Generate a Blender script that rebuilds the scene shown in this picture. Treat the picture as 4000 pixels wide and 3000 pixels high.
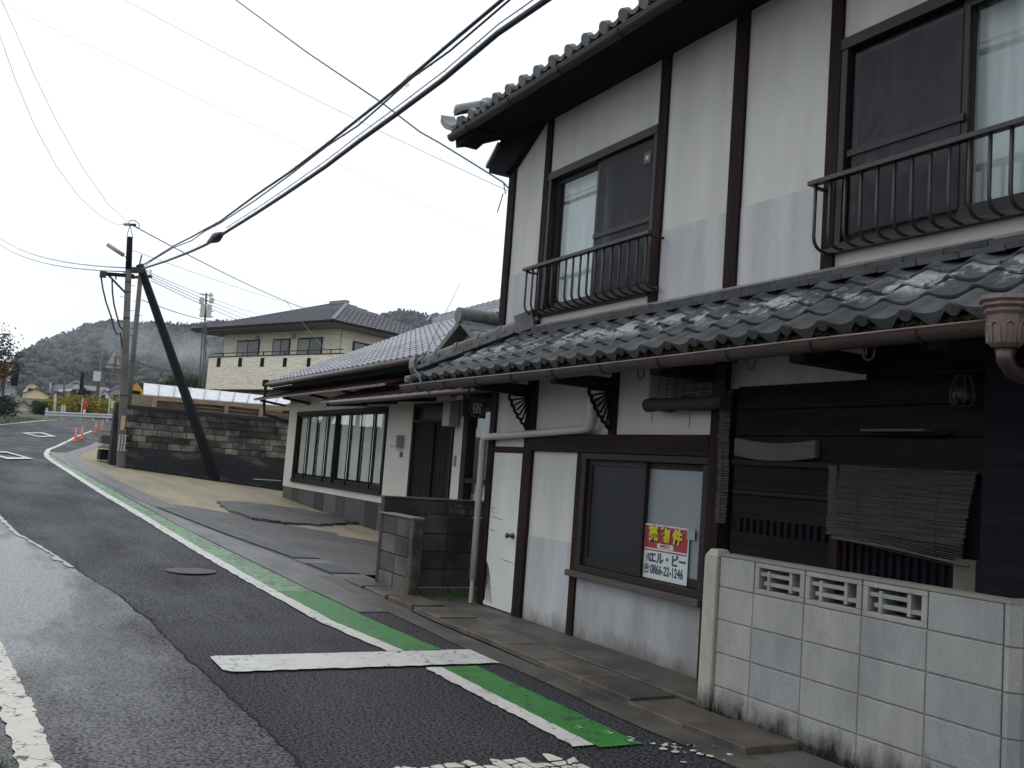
import bpy, math, random
from mathutils import Matrix, Vector
random.seed(7)
R = math.radians
scene = bpy.context.scene
for o in list(bpy.data.objects):
    bpy.data.objects.remove(o)

# ------------------------------------------------------------------ camera
CAMZ = 1.40
FPX, YAW, PITCH, ROLL = 3755.0, R(61.48), R(5.20), R(4.26)
def _rot():
    B = Matrix(((1, 0, 0), (0, 0, -1), (0, 1, 0)))
    Rz = Matrix.Rotation(YAW, 3, 'Z')
    cp, sp = math.cos(PITCH), math.sin(PITCH)
    Rx = Matrix(((1, 0, 0), (0, cp, sp), (0, -sp, cp)))
    cr, sr = math.cos(ROLL), math.sin(ROLL)
    Rr = Matrix(((cr, -sr, 0), (sr, cr, 0), (0, 0, 1)))
    return Rr @ Rx @ B @ Rz.transposed()
W2C = _rot()
C2W = W2C.transposed()
cam_data = bpy.data.cameras.new('camera')
cam = bpy.data.objects.new('camera', cam_data)
scene.collection.objects.link(cam)
cam.matrix_world = Matrix.Translation((0, 0, CAMZ)) @ (C2W @ Matrix(((1, 0, 0), (0, -1, 0), (0, 0, -1)))).to_4x4()
cam_data.sensor_width = 36.0
cam_data.sensor_fit = 'HORIZONTAL'
cam_data.lens = FPX / 4000.0 * 36.0
cam_data.clip_start = 0.05
cam_data.clip_end = 4000
scene.camera = cam
scene.render.resolution_x, scene.render.resolution_y = 1024, 768

# ------------------------------------------------------------------ world, sun, exposure
SUN_EL, SUN_AZ = R(52), R(215)      # from over the road, behind the camera's left
world = bpy.data.worlds.new('World')
scene.world = world
world.use_nodes = True
wn, wl = world.node_tree.nodes, world.node_tree.links
wn.clear()
w_out = wn.new('ShaderNodeOutputWorld')
w_bg = wn.new('ShaderNodeBackground')
w_sky = wn.new('ShaderNodeTexSky')
w_sky.sky_type = 'NISHITA'
w_sky.sun_disc = False
w_sky.sun_elevation = SUN_EL
w_sky.sun_rotation = SUN_AZ
w_sky.air_density, w_sky.dust_density = 1.0, 2.0
w_tc = wn.new('ShaderNodeTexCoord')
w_map = wn.new('ShaderNodeMapping')
w_map.inputs['Scale'].default_value = (1.2, 1.2, 4.0)
w_noise = wn.new('ShaderNodeTexNoise')
w_noise.inputs['Scale'].default_value = 1.6
w_noise.inputs['Detail'].default_value = 5
w_ramp = wn.new('ShaderNodeValToRGB')        # overcast cloud deck over the clear sky
w_ramp.color_ramp.elements[0].position, w_ramp.color_ramp.elements[0].color = 0.30, (11.0, 11.5, 12.2, 1)
w_ramp.color_ramp.elements[1].position, w_ramp.color_ramp.elements[1].color = 0.62, (12.0, 12.5, 13.2, 1)
w_mix = wn.new('ShaderNodeMix')
w_mix.data_type = 'RGBA'
w_mix.inputs['Factor'].default_value = 0.93
wl.new(w_tc.outputs['Generated'], w_map.inputs['Vector'])
wl.new(w_map.outputs['Vector'], w_noise.inputs['Vector'])
wl.new(w_noise.outputs['Fac'], w_ramp.inputs['Fac'])
wl.new(w_sky.outputs['Color'], w_mix.inputs['A'])
wl.new(w_ramp.outputs['Color'], w_mix.inputs['B'])
wl.new(w_mix.outputs['Result'], w_bg.inputs['Color'])
w_bg.inputs['Strength'].default_value = 0.10
wl.new(w_bg.outputs['Background'], w_out.inputs['Surface'])

sun_data = bpy.data.lights.new('sun', 'SUN')
sun_data.energy = 0.5
sun_data.angle = R(25)
sun_data.color = (1.0, 0.97, 0.93)
sun = bpy.data.objects.new('sun', sun_data)
scene.collection.objects.link(sun)
# Blender's sky: rotation measured from +Y, clockwise seen from above
_sd = Vector((math.sin(SUN_AZ) * math.cos(SUN_EL), math.cos(SUN_AZ) * math.cos(SUN_EL), math.sin(SUN_EL)))
sun.rotation_euler = _sd.to_track_quat('Z', 'Y').to_euler()
sun.location = (0, -10, 30)

scene.view_settings.view_transform = 'Standard'
scene.view_settings.look = 'None'
scene.view_settings.exposure = 0.0
scene.view_settings.gamma = 1.0
scene.view_settings.use_curve_mapping = False
scene.cycles.use_denoising = True
scene.cycles.max_bounces = 6
scene.cycles.volume_bounces = 1
scene.cycles.transparent_max_bounces = 12

# ------------------------------------------------------------------ helpers
col = scene.collection

def ray(px, py):
    return C2W @ Vector(((px - 2000) / FPX, (py - 1500) / FPX, 1.0))

CAM = Vector((0, 0, CAMZ))
def at(px, py, x=None, y=None, z=None, d=None, through=None, direction=None):
    """A point of the place seen at a pixel of the 4000 x 3000 photograph, at a known plane or distance."""
    r = ray(px, py)
    if x is not None: t = x / r.x
    elif y is not None: t = y / r.y
    elif z is not None: t = (z - CAMZ) / r.z
    elif d is not None: t = d / math.hypot(r.x, r.y)
    else:
        nx, ny = -direction[1], direction[0]
        t = (through[0] * nx + through[1] * ny) / (r.x * nx + r.y * ny)
    return CAM + r * t

def interp(x, pts):
    if x <= pts[0][0]: return pts[0][1]
    for (a, fa), (b, fb) in zip(pts, pts[1:]):
        if x <= b:
            return fa + (fb - fa) * (x - a) / (b - a)
    return pts[-1][1]

ZP = [(-700, 16), (-300, 12.5), (-250, 10.5), (-195, 5.0), (-130, 4.0), (-95, 3.6), (-75, 2.8), (-56, 1.82), (-45, 1.27), (-36, 1.04), (-28, .80), (-20, .46),
      (-14, .2), (-10, .05), (-8, 0), (60, 0)]
def zr(x): return interp(x, ZP)

class MB:
    """Collects faces, then links them as one mesh object."""
    def __init__(self): self.v, self.f = [], []
    def add(self, vs, fs):
        n = len(self.v)
        self.v += [tuple(p) for p in vs]
        self.f += [tuple(i + n for i in f) for f in fs]
        return self
    def box(self, x0, x1, y0, y1, z0, z1):
        vs = [(x0, y0, z0), (x1, y0, z0), (x1, y1, z0), (x0, y1, z0), (x0, y0, z1), (x1, y0, z1), (x1, y1, z1), (x0, y1, z1)]
        return self.add(vs, [(0, 3, 2, 1), (4, 5, 6, 7), (0, 1, 5, 4), (1, 2, 6, 5), (2, 3, 7, 6), (3, 0, 4, 7)])
    def beam(self, a, b, w, h, up=(0, 0, 1)):
        a, b = Vector(a), Vector(b)
        t = (b - a).normalized()
        s = t.cross(Vector(up))
        if s.length < 1e-5: s = t.cross(Vector((1, 0, 0)))
        s.normalize(); u = s.cross(t)
        vs = []
        for p in (a, b):
            for i, j in ((-1, -1), (1, -1), (1, 1), (-1, 1)):
                vs.append(p + s * (i * w / 2) + u * (j * h / 2))
        return self.add(vs, [(0, 1, 2, 3), (7, 6, 5, 4), (0, 4, 5, 1), (1, 5, 6, 2), (2, 6, 7, 3), (3, 7, 4, 0)])
    def prism(self, poly, lo, hi, axis='y'):
        n = len(poly)
        def P(u, w, k):
            return {'y': (u, k, w), 'x': (k, u, w), 'z': (u, w, k)}[axis]
        vs = [P(u, w, lo) for u, w in poly] + [P(u, w, hi) for u, w in poly]
        fs = [tuple(range(n)), tuple(range(2 * n - 1, n - 1, -1))]
        fs += [(i, i + n, (i + 1) % n + n, (i + 1) % n) for i in range(n)]
        return self.add(vs, fs)
    def tube(self, pts, r, n=8, caps=True):
        pts = [Vector(p) for p in pts]
        rs = r if isinstance(r, (list, tuple)) else [r] * len(pts)
        vs, fs = [], []
        ref = None
        for i, p in enumerate(pts):
            t = (pts[min(i + 1, len(pts) - 1)] - pts[max(i - 1, 0)]).normalized()
            if ref is None:
                ref = Vector((0, 0, 1)) if abs(t.z) < .9 else Vector((1, 0, 0))
            s = t.cross(ref).normalized(); u = s.cross(t).normalized(); ref = u
            for k in range(n):
                a = 2 * math.pi * k / n
                vs.append(p + (s * math.cos(a) + u * math.sin(a)) * rs[i])
        for i in range(len(pts) - 1):
            for k in range(n):
                fs.append((i * n + k, i * n + (k + 1) % n, (i + 1) * n + (k + 1) % n, (i + 1) * n + k))
        if caps:
            fs.append(tuple(range(n - 1, -1, -1)))
            fs.append(tuple((len(pts) - 1) * n + k for k in range(n)))
        return self.add(vs, fs)
    def quad(self, a, b, c, d): return self.add([a, b, c, d], [(0, 1, 2, 3)])
    def grid(self, rows):
        n = len(rows[0]); vs = [p for r in rows for p in r]
        fs = [(i * n + j, i * n + j + 1, (i + 1) * n + j + 1, (i + 1) * n + j) for i in range(len(rows) - 1) for j in range(n - 1)]
        return self.add(vs, fs)
    def mesh(self, name, mat, smooth=False):
        me = bpy.data.meshes.new(name)
        me.from_pydata(self.v, [], self.f)
        me.update()
        if mat is not None: me.materials.append(mat)
        if smooth:
            me.polygons.foreach_set('use_smooth', [len(p.vertices) <= 4 for p in me.polygons])
        return me
    def obj(self, name, mat, parent=None, label=None, cat=None, group=None, kind=None, smooth=False, bevel=0, recenter=True):
        org = Vector((0, 0, 0))
        if parent is None and recenter and self.v and kind != 'structure':
            xs = [p[0] for p in self.v]; ys = [p[1] for p in self.v]; zs = [p[2] for p in self.v]
            org = Vector(((min(xs) + max(xs)) / 2, (min(ys) + max(ys)) / 2, min(zs)))
            self.v = [(p[0] - org.x, p[1] - org.y, p[2] - org.z) for p in self.v]
        o = bpy.data.objects.new(name, self.mesh(name, mat, smooth))
        return link(o, parent, org, label, cat, group, kind, bevel)

def link(o, parent=None, loc=None, label=None, cat=None, group=None, kind=None, bevel=0):
    col.objects.link(o)
    if loc is not None: o.location = loc
    if parent is not None:
        o.parent = parent
        o.matrix_parent_inverse = Matrix.Translation(-world_loc(parent))
    if bevel:
        m = o.modifiers.new('bevel', 'BEVEL'); m.width = bevel; m.segments = 2; m.limit_method = 'ANGLE'
    if cat and not kind: kind = 'thing'
    for k, v in (('label', label), ('category', cat), ('group', group), ('kind', kind)):
        if v: o[k] = v
    return o

def world_loc(o):
    # a top-level thing carries its place; a part's own vertices are in world space, so it sits at the origin
    return o.location.copy()

def thing(name, loc, label, cat, group=None):
    o = bpy.data.objects.new(name, None)
    o.empty_display_size = .2
    return link(o, None, Vector(loc), label, cat, group)

def sub(name, mesh, parent, m):
    """A piece that shares mesh data: matrix m is in world space."""
    o = bpy.data.objects.new(name, mesh)
    col.objects.link(o)
    o.parent = parent
    o.matrix_parent_inverse = Matrix.Translation(-world_loc(parent))
    o.matrix_basis = m
    return o

def box(name, mat, b, parent=None, bevel=0, **k):
    return MB().box(*b).obj(name, mat, parent, bevel=bevel, **k)

# ------------------------------------------------------------------ materials
def new_mat(name):
    m = bpy.data.materials.new(name); m.use_nodes = True
    nt = m.node_tree
    return m, nt.nodes, nt.links, nt.nodes['Principled BSDF']

def noise(n, l, vec, scale, detail=4, rough=.55, dist=0):
    t = n.new('ShaderNodeTexNoise')
    t.inputs['Scale'].default_value = scale; t.inputs['Detail'].default_value = detail
    t.inputs['Roughness'].default_value = rough; t.inputs['Distortion'].default_value = dist
    l.new(vec, t.inputs['Vector'])
    return t.outputs['Fac']

def ramp(n, l, fac, a, b, ca=(0, 0, 0, 1), cb=(1, 1, 1, 1)):
    r = n.new('ShaderNodeValToRGB')
    r.color_ramp.elements[0].position, r.color_ramp.elements[0].color = a, ca
    r.color_ramp.elements[1].position, r.color_ramp.elements[1].color = b, cb
    l.new(fac, r.inputs['Fac'])
    return r.outputs['Color']

def mixc(n, l, fac, a, b, mode='MIX'):
    m = n.new('ShaderNodeMix'); m.data_type = 'RGBA'; m.blend_type = mode
    for s, v in (('Factor', fac), ('A', a), ('B', b)):
        if hasattr(v, 'is_linked') or hasattr(v, 'links'):
            l.new(v, m.inputs[s])
        else:
            m.inputs[s].default_value = v if s == 'Factor' else tuple(v) + ((1,) if len(v) == 3 else ())
    return m.outputs['Result']

def bump(n, l, fac, b, strength, dist=.01):
    k = n.new('ShaderNodeBump')
    k.inputs['Strength'].default_value = strength; k.inputs['Distance'].default_value = dist
    l.new(fac, k.inputs['Height']); l.new(k.outputs['Normal'], b.inputs['Normal'])

def wpos(n, l, scale=(1, 1, 1)):
    g = n.new('ShaderNodeNewGeometry')
    m = n.new('ShaderNodeMapping'); m.inputs['Scale'].default_value = scale
    l.new(g.outputs['Position'], m.inputs['Vector'])
    return m.outputs['Vector']

def surf(name, c, c2=None, rough=.7, scale=3, stretch=(1, 1, 1), fine=60, fine_amt=.15, bmp=.2, bdist=.004, spec=.5, metal=0, amt=(.35, .65), per_obj=0.0, detail=5, splash=None):
    """A worn surface: two colours mixed by noise, a finer speckle, relief, and a slight shift from object to object."""
    m, n, l, b = new_mat(name)
    v = wpos(n, l, stretch)
    c2 = c2 or tuple(x * .75 for x in c)
    f1 = ramp(n, l, noise(n, l, v, scale, detail), *amt)
    base = mixc(n, l, f1, c, c2)
    f2 = noise(n, l, v, fine, 3)
    base = mixc(n, l, fine_amt, base, mixc(n, l, 1.0, base, ramp(n, l, f2, .2, .8, (.2, .2, .2, 1), (2, 2, 2, 1)), 'MULTIPLY'))
    if splash:      # mud thrown up by traffic along the foot of the wall
        g = n.new('ShaderNodeNewGeometry'); sx = n.new('ShaderNodeSeparateXYZ'); l.new(g.outputs['Position'], sx.inputs[0])
        mm = n.new('ShaderNodeMath'); mm.operation = 'MULTIPLY_ADD'; mm.inputs[1].default_value = -.34; l.new(noise(n, l, wpos(n, l, (1, 1, .5)), 6, 6, .7), mm.inputs[0]); l.new(sx.outputs['Z'], mm.inputs[2])
        k = n.new('ShaderNodeMapRange'); k.inputs['From Min'].default_value = .02; k.inputs['From Max'].default_value = -.14; k.inputs['To Max'].default_value = .8
        l.new(mm.outputs[0], k.inputs['Value'])
        base = mixc(n, l, k.outputs[0], base, splash)
    if per_obj:
        oi = n.new('ShaderNodeObjectInfo')
        base = mixc(n, l, 1.0, base, ramp(n, l, oi.outputs['Random'], 0, 1, (1 - per_obj,) * 3 + (1,), (1 + per_obj,) * 3 + (1,)), 'MULTIPLY')
    l.new(base, b.inputs['Base Color'])
    b.inputs['Roughness'].default_value = rough
    b.inputs['Specular IOR Level'].default_value = spec
    b.inputs['Metallic'].default_value = metal
    if bmp: bump(n, l, f2, b, bmp, bdist)
    return m

def flat(name, c, rough=.6, spec=.4, metal=0):
    m, n, l, b = new_mat(name)
    v = wpos(n, l)
    l.new(mixc(n, l, noise(n, l, v, 7), tuple(x * .88 for x in c), tuple(min(1, x * 1.1) for x in c)), b.inputs['Base Color'])
    b.inputs['Roughness'].default_value = rough; b.inputs['Metallic'].default_value = metal
    b.inputs['Specular IOR Level'].default_value = spec
    return m

M = {}
M['plaster'] = surf('plaster', (.50, .505, .465), (.425, .43, .40), .85, 2.4, stretch=(1.8, 1, .3), detail=7, fine=90, fine_amt=.08, bmp=.12)
M['plaster_side'] = surf('plaster_side', (.55, .57, .55), (.48, .50, .49), .85, 1.3, bmp=.1)
M['plaster_low'] = surf('plaster_low', (.33, .335, .345), (.22, .225, .23), .8, 2.2, stretch=(1.2, 1, .45), fine=70, fine_amt=.14, bmp=.15, splash=(.085, .072, .055))  # grey plaster darkened under the window: dirt and weaker light both in the colour
M['plaster_grey'] = surf('plaster_grey', (.43, .435, .445), (.345, .35, .36), .8, 2.6, stretch=(2.2, 1, .35), fine=70, fine_amt=.14, bmp=.15, splash=(.10, .085, .065), detail=7)
M['wood'] = surf('weathered_wood', (.026, .013, .011), (.011, .007, .007), .8, 5, stretch=(3, 3, .25), fine=40, fine_amt=.5, bmp=.35, spec=.14)
M['wood_h'] = surf('weathered_wood_horizontal', (.026, .014, .013), (.011, .007, .008), .8, 5, stretch=(.3, 3, 4), fine=40, fine_amt=.6, bmp=.4, spec=.14)
M['wood_black'] = surf('navy_black_wood', (.0095, .0085, .013), (.005, .005, .009), .85, 6, stretch=(.3, 2, 3), fine=30, fine_amt=.5, bmp=.3, spec=.14)  # near-black wood with the navy of deep shadow mixed into its colour
M['board'] = surf('old_boards', (.012, .0075, .0075), (.0035, .0032, .0045), .8, 4, stretch=(.35, 2, 5), fine=25, fine_amt=.7, bmp=.5, per_obj=.25, spec=.14)
M['board_grey'] = surf('grey_weathered_board', (.075, .062, .055), (.045, .038, .035), .8, 5, stretch=(.4, 2, 6), fine=30, fine_amt=.5, bmp=.4)  # paler grey board for the sill, upper shelf and curved board
M['sash'] = surf('painted_sash', (.020, .012, .012), (.013, .009, .009), .55, 4, bmp=.05, spec=.25)
M['aluminium'] = surf('bronze_aluminium', (.016, .013, .014), (.011, .010, .011), .5, 4, bmp=0, metal=.3)
M['iron'] = surf('black_iron', (.013, .012, .013), (.018, .014, .013), .45, 8, bmp=.1)
M['gutter'] = surf('copper_gutter', (.042, .023, .019), (.026, .016, .014), .4, 4, stretch=(.5, 2, 2), fine=40, fine_amt=.4, bmp=.05, spec=.6)
M['pvc'] = surf('dirty_pvc', (.42, .41, .37), (.33, .325, .29), .5, 3, bmp=.03)
M['rust_pvc'] = surf('pinkish_hopper', (.17, .115, .10), (.10, .072, .066), .55, 9, bmp=.1)
M['door_white'] = surf('peeling_door', (.60, .61, .58), (.50, .51, .49), .5, 2, stretch=(1, 1, .5), fine=30, fine_amt=.06, bmp=.05)
M['concrete'] = surf('concrete', (.19, .18, .16), (.12, .115, .105), .8, 2.5, fine=45, fine_amt=.3, bmp=.3)
M['concrete_dark'] = surf('damp_concrete', (.095, .083, .066), (.033, .032, .030), .55, 2.8, fine=45, fine_amt=.4, bmp=.35, per_obj=.15)
M['slab'] = surf('gutter_lid', (.105, .085, .066), (.040, .036, .032), .5, 3.2, fine=60, fine_amt=.4, bmp=.4, per_obj=.3)
M['block_dark'] = surf('sooty_block', (.075, .072, .066), (.022, .022, .023), .75, 2.1, fine=50, fine_amt=.35, bmp=.3, per_obj=.35)
M['far_block'] = surf('stained_block', (.15, .135, .11), (.022, .023, .028), .85, 2.0, fine=14, fine_amt=.4, bmp=.4, bdist=.01, per_obj=.7, amt=(.36, .60))
M['mortar_dark'] = surf('black_mortar', (.032, .031, .031), (.018, .018, .020), .9, 4, bmp=.2)
M['reed'] = surf('reed', (.070, .066, .062), (.013, .0125, .014), .7, 26, stretch=(.12, 1, 7), fine=80, fine_amt=.4, bmp=.2)
M['reed_roll'] = surf('rolled_reed', (.034, .022, .018), (.016, .011, .010), .75, 20, stretch=(.2, 3, 6), fine=60, fine_amt=.6, bmp=.3)
M['steel'] = surf('galvanised_steel', (.33, .34, .35), (.25, .26, .27), .45, 3, bmp=.03, metal=.5)
M['grate'] = surf('steel_grate', (.24, .245, .25), (.16, .165, .17), .5, 6, bmp=.05, metal=.4)
M['white_paint'] = flat('white_paint', (.72, .72, .70), .5)
M['black'] = flat('black_void', (.006, .006, .008), .9)
M['cloth_white'] = surf('curtain_cloth', (.62, .64, .64), (.52, .54, .55), .9, 3, stretch=(6, 1, .6), fine=90, fine_amt=.05, bmp=0)
M['orange'] = flat('orange_plastic', (.72, .085, .03), .45)
M['pole'] = surf('pole_concrete', (.125, .112, .10), (.085, .078, .072), .8, 2, fine=20, fine_amt=.2, bmp=.2)
M['pole_dark'] = surf('tarred_wood', (.0075, .008, .011), (.005, .005, .007), .75, 4, stretch=(3, 3, .4), bmp=.2, spec=.15)
M['cable'] = flat('cable_rubber', (.018, .018, .024), .5)
M['wire_blue'] = flat('wire_blue', (.10, .13, .19), .5)
M['wire_grey'] = flat('wire_grey', (.30, .31, .33), .5)
M['wire_pale'] = flat('wire_pale', (.52, .52, .52), .6)
M['red_tin'] = surf('red_tin', (.062, .020, .022), (.04, .015, .017), .4, 5, bmp=.05)
M['cream_wall'] = None
M['white_roof'] = surf('white_roof_panel', (.66, .67, .68), (.55, .56, .58), .4, 4, fine=25, fine_amt=.12, bmp=.05)
M['pale_wood'] = surf('pale_pole_wood', (.40, .29, .19), (.22, .155, .105), .7, 6, stretch=(4, .4, 4), fine=30, fine_amt=.3, bmp=.2, per_obj=.4)
M['yard'] = None
M['glass'] = None

# window glass: clear with a sky reflection that grows at grazing angles
def glass(name, tint=(.90, .93, .93), refl=.10, rough=.02):
    m, n, l, b = new_mat(name)
    out = n['Material Output']
    tr = n.new('ShaderNodeBsdfTransparent'); tr.inputs['Color'].default_value = tint + (1,)
    gl = n.new('ShaderNodeBsdfGlossy'); gl.inputs['Roughness'].default_value = rough
    gl.inputs['Color'].default_value = (.9, .95, .95, 1)
    fr = n.new('ShaderNodeLayerWeight'); fr.inputs['Blend'].default_value = .5
    pw = n.new('ShaderNodeMath'); pw.operation = 'POWER'; pw.inputs[1].default_value = 4.0
    l.new(fr.outputs['Facing'], pw.inputs[0])
    ad = n.new('ShaderNodeMath'); ad.operation = 'MULTIPLY_ADD'; ad.inputs[1].default_value = .8; ad.inputs[2].default_value = refl; ad.use_clamp = True
    l.new(pw.outputs[0], ad.inputs[0])
    mx = n.new('ShaderNodeMixShader')
    l.new(ad.outputs[0], mx.inputs['Fac']); l.new(tr.outputs[0], mx.inputs[1]); l.new(gl.outputs[0], mx.inputs[2])
    l.new(mx.outputs[0], out.inputs['Surface'])
    n.remove(b)
    return m
M['glass'] = glass('window_glass', refl=.03)
def frosted(name, c, rough, spec=.5):
    m, n, l, b = new_mat(name)
    v = wpos(n, l)
    l.new(mixc(n, l, ramp(n, l, noise(n, l, v, 1.2, 2), .3, .7), c, tuple(x * .8 for x in c)), b.inputs['Base Color'])
    b.inputs['Roughness'].default_value = rough; b.inputs['Specular IOR Level'].default_value = spec
    bump(n, l, noise(n, l, v, 350, 2), b, .08, .002)
    return m
M['frost_dark'] = frosted('frosted_glass_dark', (.012, .014, .020), .42, .22)
M['frost_pale'] = frosted('frosted_glass_pale', (.20, .225, .24), .32, .4)
def screen_mat():
    m, n, l, b = new_mat('insect_screen')
    out = n['Material Output']
    v = wpos(n, l, (1, 1, .6))
    b.inputs['Base Color'].default_value = (.028, .030, .036, 1); b.inputs['Roughness'].default_value = .8
    l.new(mixc(n, l, ramp(n, l, noise(n, l, v, 9, 3, dist=1.5), .35, .7), (.022, .024, .030), (.052, .055, .062)), b.inputs['Base Color'])
    tr = n.new('ShaderNodeBsdfTransparent')
    mx = n.new('ShaderNodeMixShader'); mx.inputs['Fac'].default_value = .62
    l.new(tr.outputs[0], mx.inputs[1]); l.new(b.outputs[0], mx.inputs[2]); l.new(mx.outputs[0], out.inputs['Surface'])
    return m
M['screen'] = screen_mat()

# roof tiles of the inn: slate-dark glaze, flaking to pale patches on the middle courses, moss at the eave
def tile_mat(name, c, c2, flaky=False, rough=.55):
    m, n, l, b = new_mat(name)
    v = wpos(n, l)
    f = ramp(n, l, noise(n, l, v, 9, 4), .35, .65)
    base = mixc(n, l, f, c, c2)
    sp = ramp(n, l, noise(n, l, v, 45, 4), .62, .72)
    base = mixc(n, l, mixc(n, l, 1.0, sp, (.35, .35, .35), 'MULTIPLY'), base, (.16, .16, .15))
    oi = n.new('ShaderNodeObjectInfo')
    base = mixc(n, l, 1.0, base, ramp(n, l, oi.outputs['Random'], 0, 1, (.72, .72, .72, 1), (1.25, 1.25, 1.25, 1)), 'MULTIPLY')
    if flaky:
        g = n.new('ShaderNodeNewGeometry'); sx = n.new('ShaderNodeSeparateXYZ'); l.new(g.outputs['Position'], sx.inputs[0])
        band = n.new('ShaderNodeMapRange'); band.inputs['From Min'].default_value = 2.44; band.inputs['From Max'].default_value = 2.52
        l.new(sx.outputs['Z'], band.inputs['Value'])
        band2 = n.new('ShaderNodeMapRange'); band2.inputs['From Min'].default_value = 2.66; band2.inputs['From Max'].default_value = 2.60
        l.new(sx.outputs['Z'], band2.inputs['Value'])
        vf = wpos(n, l, (1.0, .5, .5))
        pn = ramp(n, l, noise(n, l, vf, 7.5, 8, .70), .475, .535)
        mm = mixc(n, l, 1.0, mixc(n, l, 1.0, pn, band.outputs[0], 'MULTIPLY'), band2.outputs[0], 'MULTIPLY')
        base = mixc(n, l, mixc(n, l, 1.0, mm, ramp(n, l, noise(n, l, v, 38, 4), .3, .6, (.35, .35, .35, 1), (1, 1, 1, 1)), 'MULTIPLY'), base, (.40, .41, .425))
        low = n.new('ShaderNodeMapRange'); low.inputs['From Min'].default_value = 2.50; low.inputs['From Max'].default_value = 2.30
        l.new(sx.outputs['Z'], low.inputs['Value'])
        mo = mixc(n, l, 1.0, ramp(n, l, noise(n, l, v, 13, 5), .52, .66), low.outputs[0], 'MULTIPLY')
        base = mixc(n, l, mo, base, (.055, .056, .030))
    l.new(base, b.inputs['Base Color'])
    b.inputs['Roughness'].default_value = rough
    bump(n, l, noise(n, l, v, 60, 4), b, .25, .004)
    return m
M['tile'] = tile_mat('glazed_tile_dark', (.042, .046, .052), (.080, .083, .088), True, .62)
M['tile_plain'] = tile_mat('glazed_tile_ridge', (.075, .08, .085), (.13, .13, .125), False, .5)
M['tile_upper'] = tile_mat('glazed_tile_upper', (.12, .135, .14), (.17, .185, .185), False, .4)
M['tile_grey'] = tile_mat('neighbour_tile', (.17, .175, .20), (.25, .255, .285), False, .33)
M['tile_flat'] = tile_mat('flat_tile_grey', (.10, .103, .118), (.15, .153, .17), False, .5)
M['moss'] = surf('moss', (.028, .036, .012), (.010, .013, .007), .95, 12, bmp=.5)
M['grass'] = surf('grass', (.060, .105, .022), (.10, .12, .03), .8, 3, bmp=0)

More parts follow.
